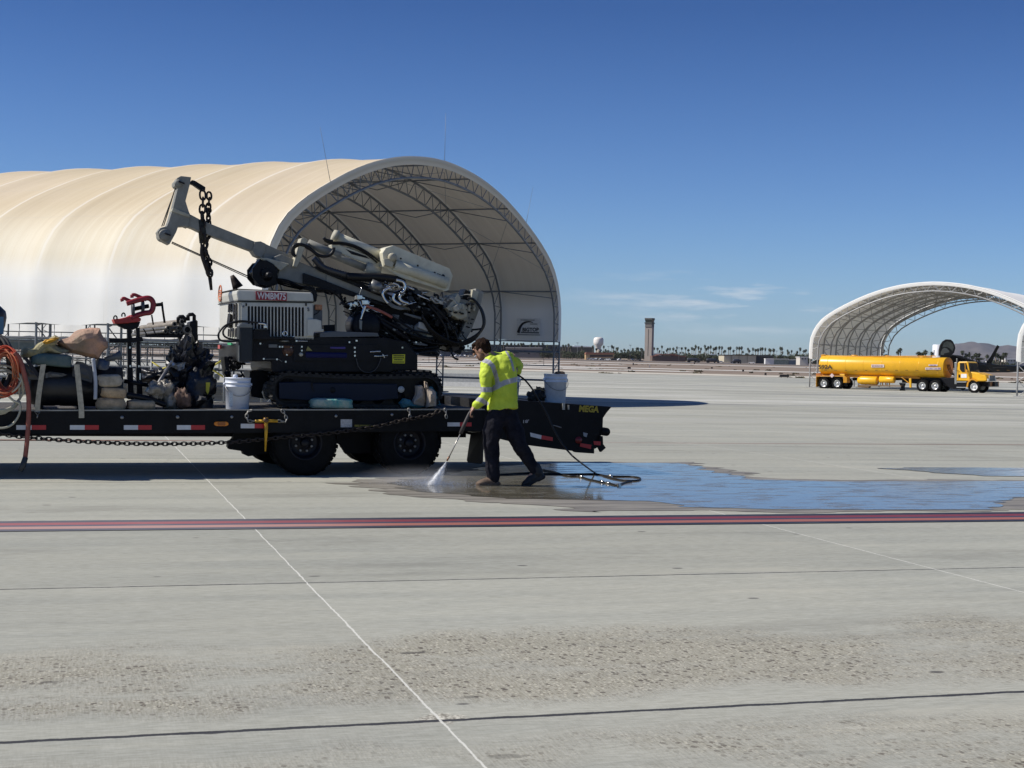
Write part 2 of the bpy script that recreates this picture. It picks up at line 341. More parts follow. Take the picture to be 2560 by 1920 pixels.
c = n.mix(n.step(st, .35, .65), (.165, .120, .085), (.27, .21, .155)); c = n.mix(n.m('MULTIPLY', n.step(f2, .5, .7), .55), c, (.16, .13, .08)); c = n.mix(n.m('MULTIPLY', n.step(f2, .42, .3), .5), c, (.42, .35, .27))
n.out(c, .95); M_desert = dm
ground_sheet('desert_ground', -9000, 9000, [226, 260, 330, 400, 550, 800, 1000, 1150, 1500, 2200, 3000, 6000, 14000], dm)
M_taxi = mat('pale_taxiway', (.62, .59, .53), .9, var=.18, vs_=.06); M_sand = mat('pale_sand', (.50, .46, .38), .95, var=.22, vs_=.1)
M_asph = mat('asphalt_road', (.09, .09, .09), .9, var=.2, vs_=.05)
ground_sheet('sand_verge', -500, 500, [227, 256], M_sand, .03, 30)
ground_sheet('taxiway', -700, 700, [352, 378], M_taxi, .04, 2, .0)
ground_sheet('runway', -1500, 1500, [690, 755], M_taxi, .05)
ground_sheet('perimeter_road', -1500, 1500, [930, 1010], M_asph, .06)
for (a, b, y0, y1) in ((-160, 36, 285, 305), (-210, 20, 322, 340), (-200, 14, 410, 455), (-60, 40, 505, 540)):
    ground_sheet('pale_shoulder', a, b, [y0, y1], M_taxi, .05)
# dry scrub along the edge of the apron: nobody could count it
rnd = random.Random(5); mb = MB()
def tuft(mb, c, r, h, k=10, rn=rnd):
    for i in range(k):
        a = rn.random()*6.28; q = c+Vector((math.cos(a)*r*rn.random(), math.sin(a)*r*rn.random(), 0)); t = q+Vector((rn.uniform(-.5, .5)*r, rn.uniform(-.5, .5)*r, h*rn.uniform(.5, 1)))
        s_ = rn.uniform(.25, .6)*r; mb.add([q-Vector((s_, 0, 0)), q+Vector((s_, .1, 0)), t], [[0, 1, 2]])
for i in range(330):
    Y = rnd.choice([226, 227, 228, 262, 300, 395, 470, 560, 640])+rnd.uniform(-2, 5); X = rnd.uniform(-.45, .45)*Y
    if Y < 240 and noise.noise(Vector((X*.05, 3, 1))) < .05: continue
    tuft(mb, Vector((X, Y, zg(Y))), rnd.uniform(.3, 1.1), rnd.uniform(.12, .5))
M_scrub = mat('dry_scrub', (.15, .125, .065), .95, var=.35, vs_=.8)
o = build('dry_scrub', mb, M_scrub, None, Vector((0, 226, 0)), recalc=False); tag(o, 'low dry scrub dotted over the bare desert beyond the concrete apron', 'scrub', kind='stuff')
# ---- painted stripes (sheets 4 mm up)
def stripe(name, pL, pR, fr0, fr1, col, dz=.005):
    a0, a1 = pL; b0, b1 = pR; A0, A1, B0, B1 = gnd(0, a0), gnd(0, a1), gnd(2560, b0), gnd(2560, b1)
    ext = lambda A, B: (A+(A-B)*1.2, B+(B-A)*1.2)
    l0, r0 = ext(A0, B0); l1, r1 = ext(A1, B1); N = 40
    rows = []
    for f in (fr0, fr1):
        rows.append([Vector(((l0.lerp(r0, i/N)).lerp(l1.lerp(r1, i/N), f).xy.to_tuple()+(dz,))) for i in range(N+1)])
    mb = MB(); mb.sheet(rows, False); o = build(name, mb, col, None, Vector((rows[0][0].x, rows[0][0].y, 0)), recalc=False); o['kind'] = 'structure'
def paint(name, dry, wet_, worn=(.30, .29, .25)):
    m = bpy.data.materials.new(name); n = NT(m); u, v = uv_of(n)
    a = n.noise(n.comb(n.m('MULTIPLY', u, 1.2), n.m('MULTIPLY', v, 10.0)), 2.0, 7, .72); b = n.noise(n.comb(n.m('MULTIPLY', u, .6), v), 1.0, 5, .6); wf = n.step(n.m('ADD', u, n.m('MULTIPLY', b, 2.0)), 1.6, 4.6)
    c = n.mix(wf, dry, wet_); c = n.mix(n.m('MULTIPLY', n.step(a, .50, .74), .55), c, n.mix(wf, worn, tuple(x*.5 for x in worn)))
    n.out(c, n.m('SUBTRACT', .75, n.m('MULTIPLY', wf, .16))); return m
PB = paint('black_line_paint', (.115, .115, .135), (.020, .022, .034)); PR = paint('red_line_paint', (.34, .115, .12), (.19, .028, .036)); PS = paint('salmon_line_paint', (.45, .27, .235), (.33, .11, .075)); PG = paint('grey_line_paint', (.11, .11, .145), (.035, .037, .07))
TL, TR = (1304.5, 1330), (1281, 1304)
for k, (a, b, c) in enumerate(((0, .20, PB), (.20, .43, PR), (.43, .57, PG), (.57, .81, PS), (.81, 1, PB))): stripe('painted_line', TL, TR, a, b, c)
# far thin stripe
A, B = gnd(300, 1101.5), gnd(2400, 1111.5); mb = MB(); dd = (B-A).normalized(); nn_ = Vector((-dd.y, dd.x, 0))
mb.sheet([[A-dd*30+nn_*w_+Vector((0, 0, .005)), B+dd*30+nn_*w_+Vector((0, 0, .005))] for w_ in (-.09, .09)], False)
o = build('painted_line', mb, paint('brown_line_paint', (.22, .10, .06), (.30, .22, .17)), None, Vector((A.x, A.y, 0)), recalc=False); o['kind'] = 'structure'
# ---- wet concrete and puddles: outlines with ragged edges
VS = 2560/2212
def pool(name, outline, m, dz, jag, seed):
    pts = [gnd(x*VS, y*VS) for x, y in outline]; P2 = []
    for i, p in enumerate(pts):
        q = pts[(i+1) % len(pts)]; k = max(2, int((q-p).length/.10))
        for j in range(k):
            r_ = p.lerp(q, j/k); r_ += Vector((noise.noise(Vector((r_.x*.5, r_.y*5, seed)))*3.2, noise.noise(Vector((r_.x*.8, r_.y*.8, seed+3)))*1.2, 0))*jag+Vector((noise.noise(r_*7), noise.noise(r_*8+Vector((4, 4, 4))), 0))*jag*.3; r_.z = dz; P2.append(r_)
    mb = MB(); mb.add(P2, [list(range(len(P2)))]); o = build(name, mb, m, None, Vector((pts[0].x, pts[0].y, 0)), recalc=False)
    bm = bmesh.new(); bm.from_mesh(o.data); bmesh.ops.triangulate(bm, faces=bm.faces)
    for f in bm.faces:
        if f.normal.z < 0: f.normal_flip()
    bm.to_mesh(o.data); bm.free(); o['kind'] = 'structure'
M_wet = bpy.data.materials.new('damp_concrete'); n = NT(M_wet); u, v = uv_of(n)
s_ = n.noise(n.comb(n.m('MULTIPLY', u, .5), n.m('MULTIPLY', v, 4.0)), 1.5, 7, .7)
n.out(n.mix(n.step(s_, .35, .65), (.15, .135, .112), (.27, .25, .21)), n.m('ADD', n.m('MULTIPLY', s_, .5), .35)); n.bump(s_, .2, .004)
pool('damp_concrete', [(728, 1047), (800, 1036), (900, 1028), (1000, 1012), (1180, 998), (1480, 998), (1575, 1018), (1660, 1033), (1800, 1037), (2300, 1037), (2300, 1090), (2212, 1098), (2120, 1106), (1700, 1107), (1480, 1104), (1300, 1106), (1150, 1090), (900, 1074), (800, 1058)], M_wet, .004, .16, 3)
pool('puddle', [(840, 1046), (960, 1026), (1040, 1010), (1180, 1002), (1465, 1001), (1560, 1022), (1650, 1037), (1800, 1041), (2290, 1040), (2290, 1070), (2190, 1075), (2110, 1101), (1700, 1103), (1480, 1096), (1400, 1084), (1250, 1080), (1080, 1077), (900, 1062)], concrete('puddle_water', True), .008, .10, 9)
pool('puddle', [(1905, 1012), (2000, 1010), (2300, 1012), (2300, 1029), (2110, 1028), (1985, 1019)], MATS.get('x') or bpy.data.materials['puddle_water'], .008, .08, 5)
# ---- mountains
m = bpy.data.materials.new('mountain_rock'); n = NT(m); f = n.noise(n.pos, .004, 8, .65); n.out(n.mix(n.step(f, .35, .65), (.075, .062, .058), (.125, .105, .095)), 1.0)
def ridge(name, prof, Y0, depth, seed):
    mb = MB(); rows = []
    for j in range(26):
        f = j/25; row = []
        for i in range(120):
            s_ = i/119; px = prof[0][0]+(prof[-1][0]-prof[0][0])*s_
            for (a, ya), (b, yb) in zip(prof, prof[1:]):
                if a <= px <= b: py = ya+(yb-ya)*(px-a)/(b-a); break
            top = at_y(px, py, Y0+depth*.6); Y = Y0+depth*f; h = (top.z-6)*(1-abs(f-.6)/.6 if f < .6 else 1-(f-.6)/.5)
            h = max(0, h); x_ = top.x*(Y/(Y0+depth*.6)); q = Vector((x_*.0022, Y*.0022, seed))
            h *= 1+.45*noise.noise(q*1.3)*(1-abs(f-.6)*.0 if abs(f-.6) > .02 else .0)+.25*noise.noise(q*4)*(0 if abs(f-.6) < .02 else 1)
            row.append(Vector((x_, Y, 2+h)))
        rows.append(row)
    mb.sheet(rows, True); o = build(name, mb, m, None, Vector((rows[0][0].x, Y0, 0)), recalc=False); o['kind'] = 'structure'
ridge('mountains', [(2180, 905), (2270, 899), (2320, 889), (2330, 886), (2370, 870), (2390, 857), (2405, 860), (2425, 859), (2450, 856), (2470, 857), (2490, 863), (2500, 864), (2520, 861), (2560, 868), (2640, 885), (2700, 900)], 9000, 4000, 2)
ridge('mountains', [(1950, 905), (2080, 901), (2180, 897), (2260, 899), (2300, 904)], 11000, 3000, 7)
# ================================================================ FABRIC AIRCRAFT SHELTERS
PROF = [(1.0, 0.0), (1.0, .40), (.985, .50), (.955, .575), (.90, .655), (.80, .735), (.68, .808), (.55, .875), (.40, .935), (.22, .98), (0, 1.0)]
PROF = [(-a, b) for a, b in PROF[:-1]]+[(a, b) for a, b in PROF[::-1]]
def profile(step_):
    pts = [Vector((a*1.0, b, 0)) for a, b in PROF]; pts = smooth_path(pts, 5); return pts
def shelter(name, label, A, ang, W, H, zb, length, bay, skirt, mt_fab, mt_st, solid_from=0, rods=(), sag=.10, roll=0, cr_=.05, wr_=.022, girts=True, webs=44):
    """A left foot of the mouth; mouth runs along heading ang (deg from +X), body runs to the back"""
    a = R(ang); d = Vector((math.cos(a), math.sin(a), 0)); bk = Vector((-math.sin(a), math.cos(a), 0)); A = Vector((A[0], A[1], zb))
    root = thing(name, label, 'aircraft shelter', A, a, 'fabric aircraft shelters'); prof = profile(5)
    def pt(q, s, inn=0.0):
        # q profile vector, inn = inward offset in metres
        p = Vector((q.x*W/2, q.y*H)); return A+d*(W/2+p.x*(1-inn/(W/2)))+Vector((0, 0, p.y*(1-inn/H) if p.y > .01 else 0))+bk*s
    # membrane
    mem = MB(); nb = int(round(length/bay)); rows = []; ns = 8
    z0 = skirt/H; pf = [q for q in prof if q.y >= z0]
    lo = Vector((-1, z0, 0)); hi = Vector((1, z0, 0)); pf = [lo]+pf+[hi]
    N = 46
    # resample by arc length
    Ls = [0]
    for q, r_ in zip(pf, pf[1:]): Ls.append(Ls[-1]+math.hypot((r_.x-q.x)*W/2, (r_.y-q.y)*H))
    rs = []
    for k in range(N+1):
        t = Ls[-1]*k/N
        for i in range(len(Ls)-1):
            if Ls[i+1] >= t-1e-9: rs.append(pf[i].lerp(pf[i+1], (t-Ls[i])/max(1e-9, Ls[i+1]-Ls[i]))); break
    for i in range(nb*ns+1):
        s = i*bay/ns; b_ = abs(math.sin(math.pi*i/ns)); dip = sag*b_**.7
        rows.append([pt(q, s, dip*(1 if q.y > z0+.03 else .3)+(.03*noise.noise(Vector((q.x*5+s, q.y*5, s)))))+(Vector((0, 0, 1.25)) if roll and s > roll and q.x > .9 and q.y < z0+1.25/H else Vector((0, 0, 0)))-Vector((0, 0, .09*b_ if q.y <= z0+.002 else 0)) for q in rs])
    mem.sheet(rows, True); fm = build('membrane', mem, mt_fab, root, recalc=False)
    # rim valance at the mouth
    for s in (-.02,) if solid_from == 0 else (-.02, length+.02):
        rim = MB(); rim.sheet([[pt(q, s, 0) for q in rs], [pt(q, s-.05, .16) for q in rs], [pt(q, s, .34) for q in rs]], True); build('rim_valance', rim, mt_fab, root, recalc=False)
    # trusses
    base = [Vector((-1, 0, 0))]+rs+[Vector((1, 0, 0))]
    chord = MB(); 
    Lt = 0; seq = []
    fine_ = []
    full = [Vector((-1, 0, 0))]+pf+[Vector((1, 0, 0))]; Ls = [0]
    for q, r_ in zip(full, full[1:]): Ls.append(Ls[-1]+math.hypot((r_.x-q.x)*W/2, (r_.y-q.y)*H))
    M2 = webs*2
    for k in range(M2+1):
        t = Ls[-1]*k/M2
        for i in range(len(Ls)-1):
            if Ls[i+1] >= t-1e-9: fine_.append(full[i].lerp(full[i+1], (t-Ls[i])/max(1e-9, Ls[i+1]-Ls[i]))); break
    tm = MB(); dep = .85
    for off, rr in ((.12, .05), (dep, .05)): tm.tube([pt(q, 0, off) if q.y > 0 else A+d*(W/2+q.x*(W/2-off)) for q in fine_[::2]], rr, 6)
    def inn_pt(q, s, off):
        return A+d*(W/2+math.copysign(min(abs(q.x)*W/2*(1-off/(W/2)), W/2-off), q.x))+Vector((0, 0, q.y*H*(1-off/H)))+bk*s
    tm = MB()
    for off, rr in ((.12, cr_), (dep, cr_)): tm.tube([inn_pt(q, 0, off) for q in fine_[::2]], rr, 6)
    for k in range(0, M2, 2):
        a_, b_, c_ = fine_[k], fine_[k+1], fine_[min(k+2, M2)]
        tm.tube([inn_pt(a_, 0, .12), inn_pt(b_, 0, dep)], wr_, 4, False); tm.tube([inn_pt(b_, 0, dep), inn_pt(c_, 0, .12)], wr_, 4, False)
    for sx_ in (-1, 1): tm.box(A+d*(W/2+sx_*(W/2-.5))+Vector((0, 0, .03)), (.6, .25, .03), (d, bk, Vector((0, 0, 1))))
    t0 = build('truss_arch', tm, mt_st, root)
    for k in range(1, nb+1):
        c_ = t0.copy(); COL.objects.link(c_); c_.parent = root; c_.location = Vector((0, k*bay, 0)); c_['label'] = 'lattice arch under the fabric'
    # purlins with wind ties
    for fr in (.13, .22, .31, .41, .5, .59, .69, .78, .87):
        q = fine_[int(fr*M2)]; pm = MB()
        pm.tube([inn_pt(q, 0, .16), inn_pt(q, nb*bay, .16)], .035, 5)
        q2 = fine_[int(fr*M2)]
        for k in range(nb): pm.tube([inn_pt(q2, k*bay, .16), inn_pt(q2, (k+.5)*bay, .55), inn_pt(q2, (k+1)*bay, .16)] if k % 2 else [inn_pt(q2, k*bay, dep), inn_pt(q2, (k+1)*bay, .16)], .025, 4)
        build('purlin', pm, mt_st, root)
    for k in range(0, nb, 3):
        for (f0, f1) in ((.16, .31), (.31, .5), (.5, .69), (.69, .84)):
            a_, b_ = fine_[int(f0*M2)], fine_[int(f1*M2)]; tm = MB(); tm.tube([inn_pt(a_, k*bay, .5), inn_pt(b_, (k+1)*bay, .5)], .010, 3); build('wind_tie', tm, mt_st, root); tm = MB(); tm.tube([inn_pt(b_, k*bay, .5), inn_pt(a_, (k+1)*bay, .5)], .010, 3); build('wind_tie', tm, mt_st, root)
    if girts:
        for side in (-1, 1):
            for zz, rr in ((skirt-.02, .03), (skirt-.55, .055), (skirt-1.25, .03), (.8, .05)):
                g_ = MB(); q = Vector((side, zz/H, 0)); g_.tube([inn_pt(q, 0, .15), inn_pt(q, nb*bay, .15)], rr, 6); build('side_rail', g_, mt_st, root)
            for k in range(nb*2+1):
                g_ = MB(); g_.tube([inn_pt(Vector((side, (skirt)/H, 0)), (k+.5)*bay/2, .15), inn_pt(Vector((side, (skirt-1.25)/H, 0)), (k+.5)*bay/2, .15)], .014, 4); build('hanger_rod', g_, mt_st, root)
    for fr, s, L_ in rods:
        q = fine_[int(fr*M2)]; b_ = inn_pt(q, s, .0); cen = A+d*(W/2)+bk*s; dirv = ((b_-cen).normalized()+Vector((0, 0, 1.1))).normalized()
        g_ = MB(); g_.tube([b_-dirv*.3, b_+dirv*L_*.35, b_+dirv*L_], [.016, .010, .006], 4); build('lightning_rod', g_, mt_st, root)
    return root, pt, inn_pt, fine_
def fabric(name, dust=True):
    m = bpy.data.materials.new(name); n = NT(m); x, y, z = n.sep(n.pos); t = n.t
    g = n.noise(n.pos, .35, 6, .6); st = n.noise(n.comb(n.m('MULTIPLY', n.m('SUBTRACT', x, n.m('MULTIPLY', y, .443)), 1.5), 0.0, n.m('MULTIPLY', z, .05)), 2.2, 5, .7)
    c = n.mix(g, (.86, .845, .79), (.91, .90, .86)); tco = t.nodes.new('ShaderNodeTexCoord'); ly = n.sep(tco.outputs['Object'])[1]; fr_ = n.m('ABSOLUTE', n.m('SUBTRACT', n.m('FRACT', n.m('ADD', n.m('DIVIDE', ly, 3.25), .5)), .5))
    if dust:
        dz_ = n.step(n.m('ADD', z, n.m('MULTIPLY', n.m('SUBTRACT', g, .5), .5)), 3.7, 5.0)
        hi_ = n.step(z, 4.9, 7.2); d2 = n.mix(n.step(st, .36, .70), n.mix(hi_, (.74, .655, .485), (.56, .445, .275)), n.mix(hi_, (.80, .73, .57), (.63, .52, .34))); d2 = n.mix(n.m('MULTIPLY', n.step(n.noise(n.pos, .16, 4), .45, .7), .5), d2, (.66, .54, .39))
        c = n.mix(n.m('MULTIPLY', dz_, .9), c, d2)
        sk = n.m('MULTIPLY', n.step(st, .60, .72), n.step(n.noise(n.pos, .12, 3), .46, .62)); c = n.mix(n.m('MULTIPLY', sk, .35), c, (.86, .80, .68))
        lo = n.m('MULTIPLY', n.step(st, .36, .26), n.step(z, 4.2, 3.6)); c = n.mix(n.m('MULTIPLY', lo, .45), c, (.55, .50, .36))
        # welded panel seams (real changes of the cloth)
        for zz in (3.95, 6.35, 7.75):
            sm_ = n.m('ABSOLUTE', n.m('SUBTRACT', z, zz)); c = n.mix(n.m('MULTIPLY', n.step(sm_, .04, .015), .16), c, (.55, .50, .42) if zz > 4 else (.93, .92, .9))
    c = n.mix(n.m('MULTIPLY', n.step(fr_, .030, .010), .42 if dust else 0.0), c, (.90, .87, .80))
    t.links.new(c, n.b.inputs['Base Color']); n.b.inputs['Roughness'].default_value = .75; n.b.inputs['Specular IOR Level'].default_value = .2
    tr = t.nodes.new('ShaderNodeBsdfTranslucent'); tr.inputs[0].default_value = (.56, .54, .50, 1); ms = t.nodes.new('ShaderNodeMixShader'); ms.inputs[0].default_value = .10
    out = t.nodes['Material Output']; t.links.new(n.b.outputs[0], ms.inputs[1]); t.links.new(tr.outputs[0], ms.inputs[2]); t.links.new(ms.outputs[0], out.inputs[0])
    return m
FAB = fabric('dusty_pvc_fabric'); FAB2 = fabric('clean_pvc_fabric', False)
GALV = mat('galvanised_steel', (.19, .20, .21), .5, .3, .2, 3); 
GALV_SUN = mat('sunlit_galvanised_steel', (.36, .36, .355), .5, .2, .15, 3); Y1 = 49.0; XA = (650-1280)/FPX*Y1; zb1 = -.42  # lighter copy of the same steel: sun on the open trusses put into colour
SH1 = shelter('aircraft_shelter', 'long dusty fabric shelter with tan roof behind the loaded trailer', (XA, Y1), 66.15, 26.8, 9.65+.42, zb1, 45.5, 3.25, 2.80, FAB, GALV, roll=19.5,
    rods=((.265, 0, 2.0), (.505, 0, 2.0), (.735, 0, 1.9), (.46, 29, 2.2)))
AA = (27.8, 137.0)
SH2 = shelter('aircraft_shelter', 'open fabric shelter behind the yellow tanker truck with a dark jet under it', AA, -33, 23.0, 9.1+.75, -.75, 20.0, 3.33, 2.75, FAB2, GALV_SUN, solid_from=1, girts=False, webs=30, cr_=.065, wr_=.035)
SH3 = shelter('aircraft_shelter', 'nearest white edged fabric shelter cut off at the right side of the photo', (36.9, 107.0), -33, 23.0, 9.1+.55, -.56, 13.2, 3.3, 2.6, FAB2, GALV_SUN, solid_from=1, girts=False, webs=30, cr_=.065, wr_=.035)
SH4 = shelter('aircraft_shelter', 'second white shelter glimpsed beneath the skirt of the long dusty shelter', (-19.7, 97.7), 66.15, 26.8, 10.2, -.55, 39.0, 3.25, 2.75, FAB2, GALV, webs=30)
# maker's banner on the inside of the far side of the long shelter
pt = SH1[1]; A_ = Vector((XA, Y1, 0)); a_ = R(66.15); FR = Frame(*(A_+Vector((math.cos(a_), math.sin(a_), 0))*(26.8-.22)).xy, 66.15+90)
def wallp(p): return FR(p, 0.0)
bp_ = build('banner', (lambda m_: (m_.add([wallp(cH(*q))+FR.n*.06 for q in ((412, 350), (672, 350), (668, 158), (412, 158))], [[0, 1, 2, 3]]), m_)[1])(MB()), mat('banner_cloth', (.74, .73, .70), .7), SH1[0], recalc=False)
BK = mat('black_ink', (.01, .01, .012), .6)
def wtext(txt, a, b, c, m_=BK, off=.03, pr=.075, par=SH1[0], nm='banner_lettering'):
    return text_mesh(txt, wallp(cH(*a)), wallp(cH(*b)), wallp(cH(*c)), nm, m_, par, pr, off)
wtext('BIGTOP', (476, 305), (657, 305), (476, 262), off=.04)
mb = MB(); arc = smooth_path([wallp(cH(*q))+FR.n*.09 for q in ((432, 318), (440, 290), (455, 250), (485, 215), (525, 198), (560, 196), (590, 204))], 5)
mb.tube(arc, [.085-.065*i/(len(arc)-1) for i in range(len(arc))], 5); build('banner_emblem', mb, BK, SH1[0])
mb = MB()
for (x0, x1, y) in ((460, 660, 317), (420, 668, 341), (455, 610, 178), (560, 640, 222)):
    a_, b_ = wallp(cH(x0, y))+FR.n*.075, wallp(cH(x1, y))+FR.n*.075; mb.box((a_+b_)/2, ((b_-a_).length/2, .004, .035 if y == 317 else .018), (FR.d, FR.n, Vector((0, 0, 1))))
build('banner_small_print', mb, mat('grey_ink', (.12, .12, .12), .7), SH1[0])
# ================================================================ TRAILER
T = Frame(-2.555, 18.1, 20.0); UP = Vector((0, 0, 1)); AX = (T.d, T.n, UP)
_a, _b = T((0, 1026)), T((1100, 1023.5)); _ta, _tb = T.t(_a), T.t(_b)
def dz(t): return _a.z+(_b.z-_a.z)*(t-_ta)/(_tb-_ta)
def onT(t, w, h=0.0): return T.P(t, w, dz(t)+h)
BLKP = mat('black_trailer_paint', (.007, .007, .008), .5, var=.4, vs_=3, bump=.15, bs=30, spec=.16)
WOOD = mat('dark_deck_boards', (.075, .068, .06), .85, var=.45, vs_=5, bump=.5, bs=25)
EDGE = mat('sunlit_deck_edge', (.30, .29, .26), .55, .3, .3, 4)  # pale colour stands for sun catching the deck edges; tie hooks share it
RUB = mat('tyre_rubber', (.008, .008, .008), .85, var=.35, vs_=9, spec=.15); RIM = mat('black_wheel_rim', (.010, .010, .014), .45, .0, spec=.25)
NUT = mat('dull_steel', (.30, .30, .30), .45, .8); REDR = mat('red_reflective_tape', (.45, .015, .02), .35); WHR = mat('white_reflective_tape', (.62, .62, .62), .35)
tr = thing('flatbed_trailer', 'black flatbed equipment trailer with tandem dual wheels carrying the tracked drill rig', 'trailer', T.P(0, 0, 0), R(20))
TL0, TR0 = -9.5, T.t(T((1212, 1024)))
W_ = 2.35
mb = MB()
for k in range(11):
    w0 = .06+k*(W_-.12)/11; w1 = w0+(W_-.12)/11-.012
    mb.add([onT(TL0, w0), onT(TR0, w0), onT(TR0, w1), onT(TL0, w1), onT(TL0, w0, -.05), onT(TR0, w0, -.05), onT(TR0, w1, -.05), onT(TL0, w1, -.05)], [[0, 1, 2, 3], [7, 6, 5, 4], [0, 4, 5, 1], [1, 5, 6, 2], [2, 6, 7, 3], [3, 7, 4, 0]])
build('deck', mb, WOOD, tr)
hb = T((500, 1026)).z-T((500, 1085)).z
for w0 in (0, W_-.10):
    mb = MB(); mb.prism([onT(TL0, w0, 0), onT(TR0, w0, 0), onT(TR0, w0, -hb), onT(TL0, w0, -hb)], T.n*.10); build('side_rail', mb, BLKP, tr, bevel=.008)
for w0 in (.0, W_-.03):
    mb = MB(); mb.box(onT((TL0+TR0)/2, w0+.012, -.002), ((TR0-TL0)/2, .016, .007), (((onT(TR0, 0)-onT(TL0, 0)).normalized()), T.n, UP)); build('edge_strip', mb, EDGE, tr)
for w0 in (.75, 1.5):
    mb = MB(); mb.box(onT((TL0+TR0)/2, w0+.05, -.2), ((TR0-TL0)/2, .05, .14), AX); build('main_beam', mb, BLKP, tr)
mb = MB()
for k in range(26): mb.box(onT(TL0+.25+k*.42, W_/2, -.11), (.03, W_/2-.12, .05), AX)
build('cross_member', mb, BLKP, tr)
# reflective tape
def plate(name, poly, m_, par, w=0.0, proud=.004, th=.003, fr=T, bevel=0):
    mb = MB(); mb.prism([fr(p, w)-fr.n*proud for p in poly], fr.n*(th)); return build(name, mb, m_, par, bevel=bevel)
def rect(c, x0, y0, x1, y1): return [c(x0, y1), c(x1, y1), c(x1, y0), c(x0, y0)]
for (x0, x1, x2) in ((135, 262, 382), (580, 702, 820), (1027, 1145, 1258), (1467, 1583, 1700), (-330, -205, -85)):
    plate('reflector_tape', rect(cA, x0, 1204, x1, 1242), WHR, tr); plate('reflector_tape', rect(cA, x1, 1204, x2, 1242), REDR, tr)
for (x0, x1, x2) in ((422, 565, 700),): plate('reflector_tape', rect(cC, x0, 1573, x1, 1620), WHR, tr); plate('reflector_tape', rect(cC, x1, 1573, x2, 1620), REDR, tr)
plate('reflector_tape', rect(cF, 220, 890, 337, 927), WHR, tr); plate('reflector_tape', rect(cF, 337, 890, 447, 927), REDR, tr)
# amber side lamp
AMB = mat('amber_lens', (.75, .23, .015), .2); lp = T(cC(219, 1573))
mb = MB(); a_, b_ = T(cC(143, 1573)), T(cC(295, 1573)); hh = (T(cC(219, 1548)).z-T(cC(219, 1598)).z)/2; pts = []
for k in range(20):
    a = 2*math.pi*k/20; ex = math.copysign(abs(math.cos(a))**.6, math.cos(a)); pts.append(lp+T.d*((b_-a_).length/2*ex)+UP*(hh*math.copysign(abs(math.sin(a))**.8, math.sin(a)))-T.n*.02)
mb.prism(pts, T.n*.025); lo = build('marker_lamp', mb, AMB, tr, bevel=.008)
mb = MB(); mb.prism([lp+T.d*(q[0]*.045)+UP*(q[1]*hh*.75)-T.n*.028 for q in ((-1, -1), (1, -1), (1, 1), (-1, 1))], T.n*.01); build('lamp_centre', mb, mat('amber_dark', (.35, .10, .01), .25), lo)
plate('placard', rect(cE, 1150, 756, 1258, 832), mat('placard_paper', (.42, .42, .42), .6, var=.25, vs_=60), tr)
mb = MB()
for k in range(9): q = T(cE(1296+k*21, 818)); mb.box(q-T.n*.004, (.012+.006*(k % 3 == 0), .002, .013), AX)
build('faded_lettering', mb, mat('faded_yellow_ink', (.20, .16, .02), .6), tr)
mb = MB()
for k, (x, y) in enumerate([(1012, 1140), (1473, 1137)]): mb.lathe(T(cA(x, y))-T.n*.012, T.n, [(0, 0), (.018, 0), (.022, .012)], 8)
for (x, y) in ((112, 733), (1106, 725), (1640, 712)): mb.lathe(T(cE(x, y))-T.n*.012, T.n, [(0, 0), (.016, 0), (.02, .012)], 8)
build('bolt', mb, NUT, tr)
# wheels
def wheel(par, o, nrm, ro, wd, rim_r, mt, mr, nuts=8, dual=True, nutm=NUT):
    """o = centre of outer face, nrm = outward axis"""
    root = None
    mb = MB(); secs = [(rim_r, .012), (rim_r+.02, 0.004), (ro*.82, -.004), (ro*.93, .004), (ro*.985, .03), (ro, .06), (ro, wd-.06), (ro*.985, wd-.03), (ro*.9, wd), (rim_r, wd-.01)]
    mb.lathe(o, -nrm, [(r_, z) for r_, z in secs], 48)
    u = nrm.orthogonal().normalized(); v = nrm.cross(u)
    for k in range(44):
        a = 2*math.pi*k/44; dr = u*math.cos(a)+v*math.sin(a); tg = nrm.cross(dr)
        for zz in (.25, .75): mb.box(o+dr*(ro+.002)-nrm*(wd*(zz+(.1 if k % 2 else -.1))), (.004, .024, wd*.19), (dr, tg, nrm))
    for rr in (ro*.70+.3*rim_r, ro*.88):
        mb.lathe(o, -nrm, [(rr-.008, -.001), (rr, -.009), (rr+.008, -.001)], 48)
    if dual:
        mb.lathe(o-nrm*(wd+.05), -nrm, [(r_, z) for r_, z in secs], 40)
    wo = build('wheel', MB().lathe(o, -nrm, [(.001, .10), (rim_r*.30, .10), (rim_r*.36, .115), (rim_r*.8, .13), (rim_r*.88, .10), (rim_r*.93, .02), (rim_r, .004), (rim_r+.012, .012), (rim_r+.01, wd)], 40), mr, par)
    build('tyre', mb, mt, wo)
    mb = MB(); mb.lathe(o, -nrm, [(0, .02), (rim_r*.22, .02), (rim_r*.27, .05), (rim_r*.28, .12)], 20); build('hub', mb, mr, wo)
    for k in range(nuts):
        mb = MB(); a = 2*math.pi*(k+.5)/nuts; q = o+(u*math.cos(a)+v*math.sin(a))*rim_r*.52-nrm*.13; mb.lathe(q, nrm, [(.018, 0), (.018, .03), (.010, .036), (0, .036)], 6, False); build('lug_nut', mb, nutm, wo)
    return wo
